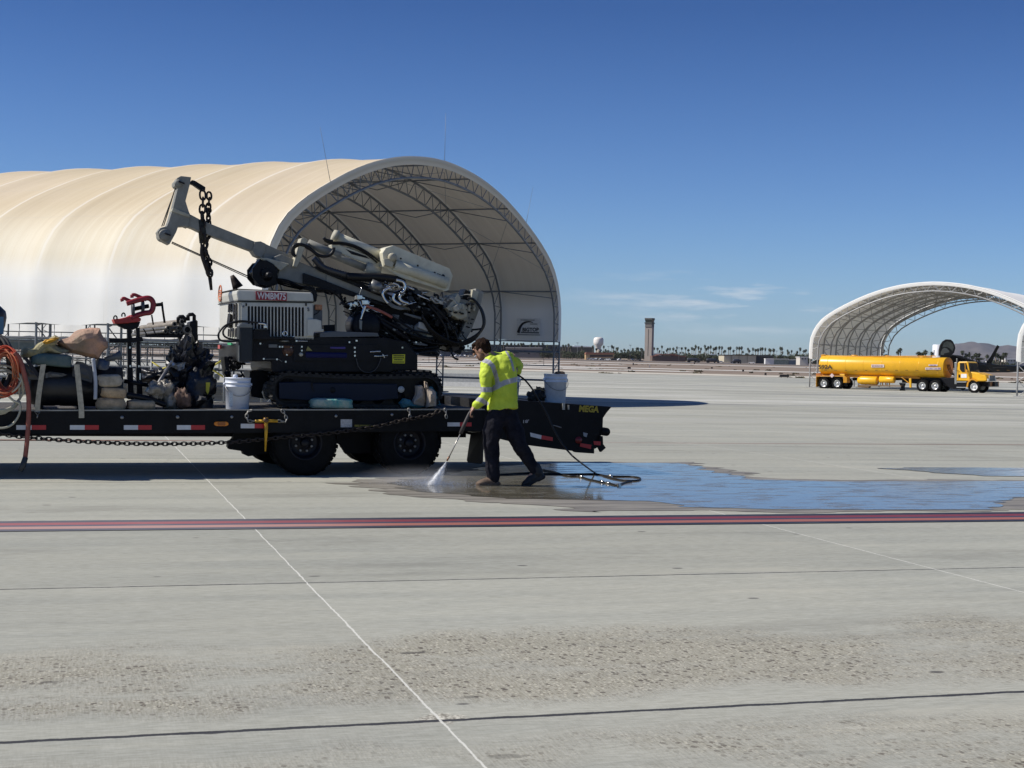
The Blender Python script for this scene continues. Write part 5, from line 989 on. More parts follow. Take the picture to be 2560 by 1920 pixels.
build('cone', MB().prism([T(cA(*q), .80) for q in ((960, 364), (1165, 346), (1150, 390), (1110, 412), (1040, 408), (990, 385))], T.n*.16), BLK, cs, bevel=.01)
for x, y in ((957, 315), (1024, 292)): P = [T(cA(x-13, y+12), .72), T(cA(x-12, y-8), .72), T(cA(x, y-18), .72), T(cA(x+12, y-8), .72), T(cA(x+13, y+12), .72)]; build('shackle', MB().tube(smooth_path(P), .010, 6), BLK, cs)
build('clamp_frame', MB().tube(smooth_path([T(cA(*q), .74) for q in ((1085, 318), (1140, 292), (1200, 275), (1245, 268), (1266, 240), (1270, 190), (1250, 158), (1215, 150), (1150, 165), (1100, 180), (1050, 195))]), .034, 10), DRD, cs)
for pts in ([(1016, 178), (1012, 160), (1030, 152), (1060, 165), (1110, 185)], [(1096, 148), (1095, 128), (1115, 122), (1150, 135), (1215, 165)]): build('clamp_hook', MB().tube(smooth_path([T(cA(*q), .78) for q in pts]), .022, 8), DRD, cs)
build('screw_rod', MB().tube([T(cA(1115, 240), .78), T(cA(1235, 215), .78)], .026, 8), BLK, cs); build('screw_rod', MB().tube([T(cA(1278, 207), .78), T(cA(1350, 202), .78)], .022, 8), BLK, cs)
build('screw_handle', MB().tube([T(cA(1342, 182), .78), T(cA(1350, 250), .78), T(cA(1366, 356), .78)], .014, 7), BLK, cs); build('screw_handle', MB().tube([T(cA(1258, 290), .78), T(cA(1272, 372), .78)], .011, 6), BLK, cs)
for x, y, w in ((1103, 245, .74), (1184, 222, .78)): build('clamp_pad', MB().tube([T(cA(x-12, y), w), T(cA(x+12, y), w)], .075, 16), mat('dark_pad', (.06, .065, .07), .6), cs)
# ---- rack of drill rods
rk = thing('rod_rack', 'black steel rack carrying a pile of drill rods', 'rack', T(cA(1560, 1000), 1.2))
build('tray', MB().prism([T(cA(*q), .95) for q in ((1205, 455), (1600, 452), (1600, 478), (1205, 474))], T.n*.6), BLK, rk)
for x0, x1, y0, w in ((1488, 1512, 470, 1.0), (1586, 1612, 400, 1.0), (1612, 1640, 340, 1.5), (1500, 1530, 300, 1.6)): build('post', MB().prism([T(cA(*q), w) for q in ((x0, y0), (x1, y0), (x1, 1000), (x0, 1000))], T.n*.07), BLK, rk)
build('end_plate', MB().prism([T(cA(*q), .98) for q in ((1575, 350), (1635, 330), (1640, 470), (1600, 520), (1575, 480))], T.n*.3), BLK, rk, bevel=.01)
for x, y in ((1504, 330), (1585, 312)): P = [T(cA(x-24, y+26), .98), T(cA(x-26, y-14), .98), T(cA(x-14, y-25), .98), T(cA(x+14, y-27), .98), T(cA(x+26, y-16), .98), T(cA(x+26, y+26), .98)]; build('carry_handle', MB().tube(P, .024, 8), BLK, rk)
for k, (x, y0) in enumerate(((1190, 405), (1265, 395))): build('retaining_pin', MB().tube([T(cA(x, y0), .93), T(cA(x+26, 452), .93)], .008, 5), BLK, rk)
RODM = mat('worn_drill_rod', (.16, .15, .13), .45, .6, .35, 18); RODL = mat('pale_drill_rod', (.24, .21, .17), .6, .1, .3, 14); INN = mat('rod_bore', (.003, .003, .003), .9)
rods_ = [(1375, 428, .026, 'lowest drill rod at the far left end of the rack'), (1420, 432, .026, 'second lowest drill rod from the left'), (1465, 435, .026, 'third drill rod along the bottom row'), (1508, 436, .024, 'fourth drill rod along the bottom row beside the pale casing'), (1398, 398, .027, 'left drill rod in the middle row'), (1450, 366, .034, 'large drill rod high on the pile near the middle'), (1512, 345, .034, 'topmost drill rod under the left carrying handle'), (1482, 400, .028, 'drill rod in the middle of the pile'), (1518, 380, .030, 'drill rod under the topmost one')]
rods_.append((1556, 412, .058, 'pale wide casing tube at the right end of the rod pile'))
for k, (x, y, r_, lab) in enumerate(rods_):
    e = T(cA(x, y), .95); big = r_ > .05; L_ = .55 if big else .9; dir_ = (T.n*.93-T.d*.36+UP*(-.05)).normalized() if not big else (T.n*.95-T.d*.25).normalized()
    mb = MB(); mb.lathe(e, dir_, [(r_*.62, .004), (r_, 0), (r_*1.02, .05), (r_*.92, .07), (r_*.92, L_), (0, L_)], 16); o = build('drill_rod', mb, RODL if k in (5, 6, 9) else RODM, None); tag(o, lab, 'drill rod', 'drill rods piled on the rack')
    build('rod_bore', MB().lathe(e+dir_*.01, dir_, [(0, 0), (r_*.66, 0), (r_*.66, .03)], 14), INN, o)
for k in range(6):
    y = 520+k*19; mb = MB(); mb.box((T(cA(1540, y), 1.1)+T(cA(1650, y-3+(k % 2)*6), 1.1))/2, (.125, .05, .012), (T.d, T.n, UP)); o = build('flat_bar', mb, mat('dull_flat_steel', (.12, .115, .11), .5, .5), None)
    tag(o, ['topmost', 'second', 'third', 'fourth', 'fifth', 'bottom'][k]+' flat steel bar in the small stack under the drill rods', 'steel bar', 'flat steel bars under the rack')
# black crumpled pile; a silver sheet stands for the highlights on it
mb = blob(T(cA(1560, 800), 1.0), AX, (.27, .3, .38), 31, .55, 1.7, 2.4, 40, 30, .30); o = build('crumpled_tarp', mb, mat('black_plastic_tarp', (.010, .011, .016), .35, 0, .5, 10, .6, 20), None); o.data.shade_flat(); tag(o, 'shiny black crumpled tarp bundle under the rod rack', 'tarp')
mb = blob(T(cA(1640, 930), .8), AX, (.20, .3, .30), 37, .4, 1.7, 2.6, 30, 22, .2); o = build('crumpled_tarp', mb, MATS['black_plastic_tarp'], None); tag(o, 'lower black tarp heap right of the rocks', 'tarp')
mb = blob(T(cA(1330, 800), 1.1), AX, (.20, .2, .09), 33, .6, 1.9, 2.4, 30, 20, .4); o = build('crumpled_tarp', mb, MATS['black_plastic_tarp'], None); tag(o, 'small flat black tarp piece left of the silver rod', 'tarp')
hull('silver_highlight_sheet', cA, [(1390, 690), (1420, 660), (1470, 690), (1540, 680), (1530, 740), (1490, 755), (1440, 720)], .62, .70, mat('silver_highlight', (.40, .40, .40), .3, .5, .4, 12), 'crumpled silver sheet standing for the highlights on the black tarp', 'sheet', 15, .04)
tag(build('steel_rod', MB().tube([T(cA(1415, 698), .5), T(cA(1330, 830), .4), T(cA(1248, 970), .3)], .022, 8), mat('dull_rod_steel', (.14, .14, .15), .5, .5), None), 'grey steel rod leaning diagonally over the plastic wrapped rocks', 'rod')
PLS = mat('clear_wrap_over_rock', (.36, .33, .28), .25, 0, .4, 9, .6, 30, .6, (.16, .14, .11))
for k, (b_, lab) in enumerate((((1235, 850, 1370, 985), 'left plastic wrapped rock below the grey rod'), ((1330, 840, 1460, 1000), 'largest plastic wrapped rock in the middle'), ((1460, 900, 1590, 1070), 'reddish wrapped rock at the right by the black tarp'), ((1360, 930, 1500, 1080), 'pale crinkled plastic wrap hanging in front of the rocks'))):
    sack(cA, b_, .15+.1*(k % 2), PLS if k != 2 else mat('reddish_rock', (.14, .085, .06), .8, 0, .3, 10), lab, 20+k, 'rock', 'wrapped_rock', .16, tilt=12*(k-1), amp=.45, p=2.6, lump=.15)
tag(build('square_bar', MB().tube([T(cA(1030, 838), .35), T(cA(1225, 872), .35)], .035, 4), BLK, None), 'black square bar lying behind the top of the sack stack', 'bar')
tag(build('black_cable_bundle', MB().tube(smooth_path([T(cA(*q), .2) for q in ((1050, 955), (1130, 965), (1230, 985), (1300, 1010), (1370, 1035))]), [.05]*25 if False else .035, 8), RBH, None), 'black cable bundle sagging over the single tan sack', 'cable')
hull('folded_grey_mat', cA, [(1630, 1010), (1659, 960), (1720, 970), (1730, 1010)], .4, .8, mat('grey_mat', (.05, .05, .055), .8), 'folded dark grey mat left of the white bucket', 'mat', 19, .01)
tg = pr('yellow_hang_tag', cC, [(62, 1145), (105, 1145), (102, 1215), (95, 1235), (80, 1270), (62, 1235)], .5, .52, mat('yellow_tag', (.50, .45, .03), .6), None, 0); tag(tg, 'yellow arrow shaped tag on the black part left of the white bucket', 'tag')
pr('toolbox', cC, [(-10, 1160), (60, 1140), (140, 1150), (175, 1200), (170, 1260), (120, 1290), (-10, 1285)], .55, 1.0, BLK, None, .02); tag(bpy.data.objects['toolbox'], 'low black tool case behind the yellow tag', 'tool case')
# ---- buckets
BKT = mat('white_bucket_plastic', (.62, .66, .74), .45, 0, .08, 6); BK2 = mat('dirty_bucket_plastic', (.76, .80, .86), .5, 0, .3, 9, 0, 40, .5, (.55, .60, .64))
def bucket(c, box, w, m_, label, lid=False, z0=None):
    x0, y0, x1, y1 = box; b_ = T(c((x0+x1)/2, y1), w); t_ = T(c((x0+x1)/2, y0), w); h = t_.z-b_.z; r_ = (T(c(x1, y0), w)-T(c(x0, y0), w)).length/2*.98; b_ = b_+T.n*r_
    root = thing('plastic_bucket', label, 'bucket', b_, R(20), 'white plastic buckets on the trailer'); rb = r_*.88
    build('bucket_body', MB().lathe(b_, UP, [(0, 0), (rb-.008, 0), (rb, .008), (r_*.965, h*.72), (r_*1.02, h*.725), (r_*1.02, h*.74), (r_*.975, h*.75), (r_*.985, h*.83), (r_*1.03, h*.835), (r_*1.03, h*.85), (r_*.985, h*.86), (r_, h*.97), (r_*1.03, h*.975), (r_*1.03, h), (r_*.97, h), (r_*.95, h*.9), (rb*.96, .02), (0, .02)], 36), m_, root)
    P = []
    for k in range(13): a = math.pi*k/12; P.append(b_+T.d*(r_*1.05*math.cos(a))-T.n*(r_*1.03*abs(math.sin(a))**.8)+UP*(h*(.80-.36*math.sin(a))))
    build('handle', MB().tube(P, .004, 5), NUT, root)
    for s_ in (-1, 1): build('handle_lug', MB().lathe(b_+T.d*(s_*r_*.98)+UP*h*.8, T.d*s_, [(0, 0), (.02, 0), (.015, .022), (0, .024)], 8), m_, root)
    if lid:
        build('lid', MB().lathe(b_+UP*h*.955, UP, [(0, 0), (r_*.93, 0), (r_*.97, .02), (0, .02)], 28), m_, root); build('spout_cap', MB().lathe(b_+UP*(h+.0)-T.d*r_*.2, UP, [(0, 0), (.028, 0), (.03, .03), (.022, .04), (0, .04)], 14), m_, root)
    return root, b_, r_, h
b1 = bucket(cC, (272, 1100, 544, 1438), .12, BKT, 'clean white bucket with a spout cap standing left of the crawler track', True)
plate('scribbled_label', [cC(300, 1250), cC(340, 1250), cC(338, 1400), cC(304, 1400)], mat('bucket_print', (.50, .55, .58), .6, 0, .35, 90), b1[0], .115)
b2 = bucket(cF, (1170, 435, 1381, 712), .35, BK2, 'dirty white bucket standing on the trailer tail at the far right'); b3 = bucket(cF, (745, 445, 930, 675), .85, BK2, 'dirty white bucket half hidden behind the worker in yellow')
tag(build('rubber_boot_tip', blob(b2[1]+UP*(b2[3]+.0)+T.d*.07+T.n*.02, AX, (.07, .05, .035), 77, .3), mat('brown_rag', (.12, .08, .05), .9), None), 'brown rag lump showing over the rim of the right bucket', 'rag')
for k, (b_, lab) in enumerate((((1010, 600, 1100, 690), 'dark rag heap left of the right bucket'), ((1075, 570, 1170, 690), 'taller dark rag heap touching the right bucket'))): sack(cF, b_, .5, mat('dark_rags', (.045, .04, .035), .9, 0, .5, 12), lab, 60+k, 'rags', 'rag_heap', .12, amp=.6, p=2.3, lump=.4)
tag(build('dry_twig', MB().tube(smooth_path([T(cF(*q), .5) for q in ((1035, 580), (1090, 575), (1130, 590), (1168, 588))]), .008, 5), mat('twig', (.25, .18, .09), .9), None), 'thin tan twig sticking out over the rag heap', 'twig')
# paper sacks at the end of the track
PS1 = mat('pale_paper_sack', (.40, .33, .26), .85, 0, .3, 10, .4, 25); PS2 = mat('teal_sack', (.05, .17, .20), .7, 0, .4, 10, .4, 25)
hull('open_paper_sack', cE, [(1850, 625), (1870, 560), (1890, 470), (1895, 440), (1940, 430), (1960, 470), (1975, 560), (1970, 635)], .2, .45, PS1, 'open brown paper sack standing left at the rear end of the track', 'paper sack', 31, .03)
hull('open_paper_sack', cE, [(1975, 640), (1985, 540), (1990, 480), (2030, 470), (2060, 500), (2060, 640)], .15, .40, PS1, 'open brown paper sack standing right beside the first one', 'paper sack', 32, .03)
hull('sack_flap', cE, [(1958, 395), (1985, 410), (1995, 470), (1975, 495), (1955, 460)], .2, .26, mat('pale_flap', (.50, .40, .30), .8), 'pale torn paper flap between the two open sacks', 'paper flap', 33, .02)
hull('teal_plastic_sack', cE, [(1985, 450), (2040, 440), (2090, 500), (2105, 570), (2128, 628), (2060, 636), (2040, 500)], .3, .6, PS2, 'teal plastic sack leaning behind the right paper sack', 'sack', 34, .03)
hull('teal_plastic_sack', cE, [(1735, 600), (1770, 560), (1830, 575), (1860, 610), (1990, 640), (1900, 655), (1750, 640)], .2, .5, PS2, 'flat teal plastic sack lying left of the paper sacks', 'sack', 35, .03)
# gray stone at front of track
hull('stone', cE, [(405, 480), (410, 420), (440, 400), (465, 410), (450, 460), (470, 560), (450, 540), (430, 500)], .9, 1.1, mat('pale_rag', (.30, .28, .25), .8, 0, .3, 20), 'pale dirty rag hanging at the front of the crawler track', 'rag', 36, .03); bpy.data.objects['stone'].name = 'hanging_rag'
# ================================================================ WORKER (voxel-fused from tapered limbs)
WY = 17.35
def Wp(x, y, dy=0.0): q = cF(x, y); return at_y(q[0], q[1], WY+dy)
def limb(mb, pts, seg=14):                                   # (point, radius) chain with round ends
    P = [Vector(p) for p, r_ in pts]; rs = [r_ for p, r_ in pts]; mb.tube(P, rs, seg)
    for p, r_ in pts: mb.lathe(p, (0, 0, 1), [(1e-4, -r_)]+[(r_*math.cos(a), r_*math.sin(a)) for a in (-1.1, -.55, 0, .55, 1.1)]+[(1e-4, r_)], 12)
def ell(mb, c, ax, hs, nu=18, nv=12):
    rings = []
    for j in range(nv+1):
        ph = -math.pi/2+math.pi*j/nv; rings.append([Vector(c)+ax[0]*(hs[0]*max(.01, math.cos(ph))*math.cos(2*math.pi*i/nu))+ax[1]*(hs[1]*max(.01, math.cos(ph))*math.sin(2*math.pi*i/nu))+ax[2]*(hs[2]*math.sin(ph)) for i in range(nu)])
    mb.loft(rings)
def fuse(name, mb, m_, par, vox=.011, sm=4, wr=0.0, wsc=9.0, seed=0):
    me = bpy.data.meshes.new('t'); me.from_pydata(mb.v, [], mb.f); bm = bmesh.new(); bm.from_mesh(me); bmesh.ops.recalc_face_normals(bm, faces=bm.faces); bm.to_mesh(me); bm.free()
    o = bpy.data.objects.new('t', me); COL.objects.link(o); md = o.modifiers.new('r', 'REMESH'); md.mode = 'VOXEL'; md.voxel_size = vox; m2 = o.modifiers.new('s', 'SMOOTH'); m2.iterations = sm; m2.factor = .6
    dg = bpy.context.evaluated_depsgraph_get(); dg.update(); e = o.evaluated_get(dg).to_mesh(); V_ = [v.co.copy() for v in e.vertices]; N_ = [v.normal.copy() for v in e.vertices]; F_ = [list(p.vertices) for p in e.polygons]
    o.evaluated_get(dg).to_mesh_clear(); bpy.data.objects.remove(o)
    if wr:
        for i, v in enumerate(V_):
            q = Vector((v.x*wsc, v.y*wsc, v.z*wsc*.8)); s_ = noise.noise(q+Vector((seed, 0, 0)))+.6*abs(noise.noise(q*2.1+Vector((0, seed, 0)))); V_[i] = v+N_[i]*(wr*s_)
    out = MB(); out.add(V_, F_, True); return build(name, out, m_, par, recalc=False)
SKIN = mat('tanned_skin', (.42, .235, .16), .55, 0, .12, 20)
foot0 = Wp(640, 1484); foot0.z = 0
man = None
body = MB()
neck0, neck1 = Wp(618, 262, .0), Wp(585, 228, .0); headc = Wp(540, 205, .0)
shL, shR = Wp(590, 350, -.10), Wp(830, 285, .10); elL, wrL = Wp(585, 620, -.14), Wp(480, 735, -.10); elR, wrR = Wp(895, 348, .22), Wp(850, 420, .02)
hipL, hipR = Wp(660, 800, -.05), Wp(800, 800, .06); knL, anL = Wp(632, 1090, -.03), Wp(645, 1395, .0); knR, anR = Wp(905, 1110, .02), Wp(1055, 1345, .10)
limb(body, [(hipL, .07), (knL, .055), (anL, .038)]); limb(body, [(hipR, .07), (knR, .055), (anR, .038)])
spine = [Wp(735, 790), Wp(740, 620), Wp(725, 450), Wp(705, 320)]; limb(body, [(spine[0], .09), (spine[1], .085), (spine[2], .09), (spine[3], .08), (neck0, .065), (neck1, .058), (headc, .06)])
limb(body, [(spine[3], .08), (shL, .06), (elL, .042), (wrL, .028)]); limb(body, [(spine[3], .08), (shR, .06), (elR, .042), (wrR, .028)])
limb(body, [(anL, .035), (Wp(600, 1455, 0), .035)]); limb(body, [(anR, .035), (Wp(960, 1450, .1), .03)])
# head: face turned to the lower left, long axis from crown to chin
hu = (Wp(500, 130)-Wp(562, 285)).normalized(); hfv = (Wp(470, 235)-Wp(560, 200)); hf = (hfv-hu*hfv.dot(hu)); hf = (hf.normalized()+Vector((0, .35, 0))); hf = (hf-hu*hf.dot(hu)).normalized(); hs_ = hu.cross(hf)
HAX = (hf, hs_, hu); hc = Wp(545, 203)
ell(body, hc+hu*.025-hf*.005, HAX, (.098, .078, .098)); ell(body, hc-hu*.045+hf*.028, HAX, (.062, .058, .075)); ell(body, hc-hu*.098+hf*.052, HAX, (.028, .032, .026))
limb(body, [(hc+hf*.098+hu*.018, .012), (hc+hf*.118-hu*.022, .016)], 8); ell(body, hc+hf*.088+hu*.035, HAX, (.018, .055, .012)); ell(body, hc+hf*.092-hu*.062, HAX, (.015, .026, .014))
for s_ in (-1, 1): ell(body, hc-hf*.01+hs_*(.080*s_)-hu*.008, (hf, hs_, hu), (.022, .010, .033))
# hands
def hand(mb, wr, dirv, side, back, curl, L_=.19):
    """palm + five fingers; dirv wrist->knuckles, side thumb side, back = outer side"""
    d_ = dirv.normalized(); s_ = (side-d_*side.dot(d_)).normalized(); b_ = back-d_*back.dot(d_)-s_*back.dot(s_); b_ = b_.normalized()
    kn = wr+d_*(L_*.5); ell(mb, wr+d_*(L_*.27), (d_, s_, b_), (L_*.30, L_*.22, L_*.085)); limb(mb, [(wr-d_*.02, .026), (wr+d_*.03, .026)], 10)
    for k, (o_, ln) in enumerate(((.165, .44), (.06, .50), (-.05, .47), (-.15, .37))):
        p = kn+s_*(L_*o_); c0 = curl; q1 = p+(d_*math.cos(c0*.5)-b_*math.sin(c0*.5))*(L_*ln*.45); q2 = q1+(d_*math.cos(c0*1.3)-b_*math.sin(c0*1.3))*(L_*ln*.32); q3 = q2+(d_*math.cos(c0*2.0)-b_*math.sin(c0*2.0))*(L_*ln*.25)
        limb(mb, [(p-d_*.02, .0105), (q1, .0095), (q2, .0085), (q3, .0075)], 8)
    p = wr+d_*(L_*.12)+s_*(L_*.18); q1 = p+(d_*.6+s_*.75-b_*.2).normalized()*(L_*.22); q2 = q1+(d_*.95+s_*.1-b_*.5).normalized()*(L_*.2); limb(mb, [(p, .013), (q1, .011), (q2, .009)], 8)
grip = Wp(428, 800, -.11); hand(body, wrL, Wp(425, 805, -.10)-wrL, Vector((-.2, .9, .2)), Vector((-.8, -.5, .3)), 1.15)
hand(body, wrR, Wp(800, 455, -.02)-wrR, Vector((0, .2, 1)), Vector((.2, -1, 0)), .7)
man = fuse('person', body, SKIN, None, .0085, 3)
tag(man, 'person in a yellow high visibility shirt bending over with a pressure washer lance', 'person'); ROOTM[man.name] = Matrix.Translation(man.location)
# eyes, brows, beard shadow
fc = MB()
for s_ in (-1, 1): ell(fc, hc+hf*.086+hs_*(.031*s_)+hu*.012, HAX, (.012, .014, .009), 8, 6)
build('sunglasses', MB().box(hc+hf*.098+hu*.014, (.012, .062, .019), HAX), mat('dark_lens', (.01, .01, .012), .15), man, bevel=.006)
build('eyes', fc, mat('eye_dark', (.03, .02, .015), .3), man)
hm = MB(); ell(hm, hc+hu*.042-hf*.022, HAX, (.102, .088, .092)); ell(hm, hc-hf*.062-hu*.005, HAX, (.050, .075, .075)); ell(hm, hc+hu*.085+hf*.045, HAX, (.055, .066, .030)); ell(hm, hc+hf*.082+hu*.062, HAX, (.026, .055, .020))
fuse('hair', hm, mat('dark_brown_hair', (.022, .012, .008), .9, 0, .5, 60, .6, 120, .1), man, .007, 1, .010, 30, 3)
bmh = MB(); ell(bmh, hc-hu*.085+hf*.038, HAX, (.052, .055, .042)); ell(bmh, hc-hu*.055+hf*.010, HAX, (.050, .0635, .05)); fuse('beard_stubble', bmh, mat('stubble', (.13, .07, .05), .8, 0, .3, 60), man, .007, 2)
# trousers
tm_ = MB(); limb(tm_, [(Wp(690, 820, -.05), .100), (Wp(664, 880, -.05), .110), (Wp(638, 980, -.04), .108), (knL, .094), (Wp(644, 1220, -.02), .088), (Wp(648, 1330, -.0), .082), (Wp(652, 1420, .0), .072)])
limb(tm_, [(Wp(790, 810, .06), .105), (Wp(812, 880, .06), .112), (Wp(855, 980, .04), .108), (knR, .092), (Wp(950, 1180, .05), .084), (Wp(1000, 1270, .08), .068), (Wp(1055, 1350, .10), .064)])
limb(tm_, [(Wp(705, 790, -.02), .10), (Wp(775, 780, .03), .10)]); limb(tm_, [(Wp(695, 850), .10), (Wp(780, 850, .02), .10)])
TRO = mat('dusty_navy_trousers', (.022, .022, .030), .9, 0, .35, 10, .4, 60, .15, (.008, .008, .012)); fuse('trousers', tm_, TRO, man, .011, 3, .016, 10, 5)
# boots
for nm, A_, B_, m_, up_, lab in (('boot', Wp(655, 1440, 0), Wp(525, 1462, -.03), mat('brown_work_boot', (.13, .085, .055), .75, 0, .35, 15, .3, 50), Vector((0, 0, 1)), 'muddy brown left boot flat on the wet ground'), ('boot', Wp(1085, 1385, .10), Wp(945, 1462, .08), mat('shaded_work_boot', (.018, .016, .015), .6, 0, .3, 15), None, 'right boot coloured dark for shade with its heel raised')):  # right boot is near black because its shade is put into the colour
    d_ = (B_-A_).normalized(); b_ = MB(); sd_ = d_.cross(Vector((0, 0, 1))).normalized(); u_ = sd_.cross(d_)*1.0; u_ = -u_ if u_.z < 0 else u_
    limb(b_, [(A_-d_*.01+u_*.10, .060), (A_+u_*.03, .062), (A_-u_*.002, .050)]); ell(b_, A_.lerp(B_, .35)+u_*.0, (d_, sd_, u_), (.13, .052, .055)); ell(b_, A_.lerp(B_, .8)-u_*.008, (d_, sd_, u_), (.085, .054, .042))
    b_.box(A_.lerp(B_, .45)-u_*.043, (.15, .046, .014), (d_, sd_, u_)); b_.box(A_-u_*.045+d_*.005, (.045, .042, .022), (d_, sd_, u_))
    o = fuse(nm, b_, m_, man, .008, 2, .004, 14, 2); o['label'] = lab
# shirt: high visibility yellow with silver tape (faces picked along the real tape lines)
sm_ = MB()
def Wq(x, y, w_, d_, dy=0.0): return (x, y, w_, d_, dy)
rings = []; fx = Vector((.93, -.36, 0)).normalized(); fy = Vector((.36, .93, 0)).normalized()
for (x, y, hw, hd, dy) in ((738, 768, .190, .140, 0), (738, 730, .190, .136, 0), (742, 690, .184, .132, 0), (745, 620, .172, .128, 0), (748, 540, .166, .125, 0), (745, 460, .174, .13, .01), (735, 390, .186, .13, .01), (722, 335, .188, .125, .01), (716, 295, .176, .118, 0), (712, 265, .150, .105, 0), (700, 243, .108, .088, 0), (662, 236, .082, .078, 0), (628, 246, .064, .066, 0)):
    c_ = Wp(x, y, dy); rings.append([c_+fx*(hw*math.copysign(abs(math.cos(2*math.pi*i/32))**.85, math.cos(2*math.pi*i/32)))+fy*(hd*math.sin(2*math.pi*i/32))+Vector((0, 0, -.015*math.cos(2*math.pi*i/32)*(1 if y < 330 else 0)-.022*math.cos(2*math.pi*i/32)*(-1 if y > 700 else 0))) for i in range(32)])
sm_.loft(rings)
limb(sm_, [(Wp(650, 320, -.05), .095), (Wp(600, 365, -.10), .088), (Wp(585, 460, -.12), .080), (Wp(585, 560, -.14), .074), (Wp(583, 620, -.14), .070), (Wp(545, 680, -.12), .064), (Wp(500, 722, -.10), .052)])
limb(sm_, [(Wp(765, 292, .05), .092), (Wp(828, 312, .12), .082), (Wp(882, 342, .18), .064), (Wp(900, 356, .20), .052), (Wp(874, 400, .12), .050)])
YEL2 = bpy.data.materials.new('hi_vis_yellow_cloth'); n = NT(YEL2); f = n.noise(n.pos, 9.0, 5, .6); f2 = n.noise(n.pos, 3.0, 4); c = n.mix(n.step(f, .3, .7), (.46, .58, .035), (.56, .68, .055)); c = n.mix(n.m('MULTIPLY', n.step(f2, .58, .72), .45), c, (.33, .44, .02)); n.out(c, .75); n.bump(f, .5, .02)
TAPE = mat('silver_reflective_tape', (.36, .36, .38), .4, 0, .2, 20); ORT = mat('grey_back_tape', (.20, .22, .24), .6)
sh = fuse('shirt', sm_, [YEL2, TAPE], man, .0085, 3, .024, 7, 1)
def proj(p):
    d_ = p-EYE; f_ = d_.dot(cf); return 1280+FPX*d_.dot(cR)/f_, 960-FPX*d_.dot(cU)/f_
lines = [[(640, 575), (700, 545), (760, 515), (860, 488), (905, 478)]], [[(560, 305), (610, 318), (648, 360), (672, 430), (690, 500), (692, 545)]], [[(525, 580), (640, 582)]], [[(500, 668), (545, 680), (590, 712)]], [[(775, 222), (805, 270), (830, 330), (845, 400)]]
wid = [.030, .026, .030, .026, .012]
ML = man.location
def segd(px, py, a, b):
    vx, vy = b[0]-a[0], b[1]-a[1]; t = max(0, min(1, ((px-a[0])*vx+(py-a[1])*vy)/(vx*vx+vy*vy))); return math.hypot(px-a[0]-vx*t, py-a[1]-vy*t)
pxm = 3.77*FPX/WY
for p in sh.data.polygons:
    q = ROOTM[man.name] @ p.center; X, Y = proj(q); X = (X-1060)*3.77; Y = (Y-820)*3.77
    for L_, w_, k in zip(lines, wid, range(5)):
        if k in (2, 3) and X > 648: continue
        if k == 0 and (X < 648): continue
        if min(segd(X, Y, a, b) for a, b in zip(L_[0], L_[0][1:])) < w_*pxm: p.material_index = 1; break
# ---- lance, spray, hose
ln = thing('pressure_washer_lance', 'pressure washer lance held low in the left hand of the worker', 'pressure washer lance', Wp(215, 1250, -.12))
build('grip', MB().tube([Wp(450, 770, -.11), Wp(425, 810, -.11), Wp(385, 900, -.11), Wp(345, 995, -.11)], [.014, .018, .022, .024], 10), mat('grey_grip', (.05, .045, .045), .6), ln)
build('trigger_guard', MB().tube(smooth_path([Wp(445, 790, -.11), Wp(470, 840, -.10), Wp(440, 850, -.10), Wp(412, 845, -.11)]), .006, 5), RBH, ln); build('barrel', MB().tube([Wp(342, 1000, -.11), Wp(235, 1218, -.12)], .008, 8), mat('pale_barrel', (.42, .40, .36), .35, .5), ln); build('nozzle', MB().tube([Wp(238, 1212, -.12), Wp(216, 1252, -.12)], [.012, .010], 8), mat('copper_nozzle', (.24, .12, .07), .4, .5), ln)
WS = bpy.data.materials.new('water_spray'); n = NT(WS); n.b.inputs['Roughness'].default_value = .4; t = n.t
f = n.noise(n.pos, 30.0, 6, .75); lw = t.nodes.new('ShaderNodeLayerWeight'); lw.inputs[0].default_value = .35; fac = n.m('SUBTRACT', 1.0, lw.outputs['Facing']); x, y, z = n.sep(n.pos)
al = n.m('MULTIPLY', n.m('MULTIPLY', n.step(f, .33, .60), fac), n.m('ADD', .45, n.m('MULTIPLY', n.step(z, .45, .0), .0)))
n.out((0, 0, 0) and None); n.b.inputs['Base Color'].default_value = (.85, .88, .92, 1); t.links.new(al, n.b.inputs['Alpha'])
mb = MB(); tip = Wp(212, 1258, -.12); ends = [Wp(110, 1498, -.12)]; rings = []
for k in range(15):
    f_ = k/14; c_ = tip.lerp(Wp(88, 1480, -.12), f_); c_.z = tip.z+(0.01-tip.z)*f_; r_ = .006+.105*f_**1.1; rings.append([c_+Vector((math.cos(a*math.pi/10)*r_*(1+.25*noise.noise(Vector((a, k*.6, 1)))), math.sin(a*math.pi/10)*r_, 0)) for a in range(20)])
mb.loft(rings, True, False)
for sc in (.75, .5):
    mb.loft([[c_.lerp(q, sc) for q in r_] for c_, r_ in ((sum(r_, Vector())/20, r_) for r_ in rings)], True, False)
sp_ = build('water_spray', mb, WS, None, recalc=False); tag(sp_, 'white fan of water spraying from the lance onto the concrete', 'water spray', kind='stuff')
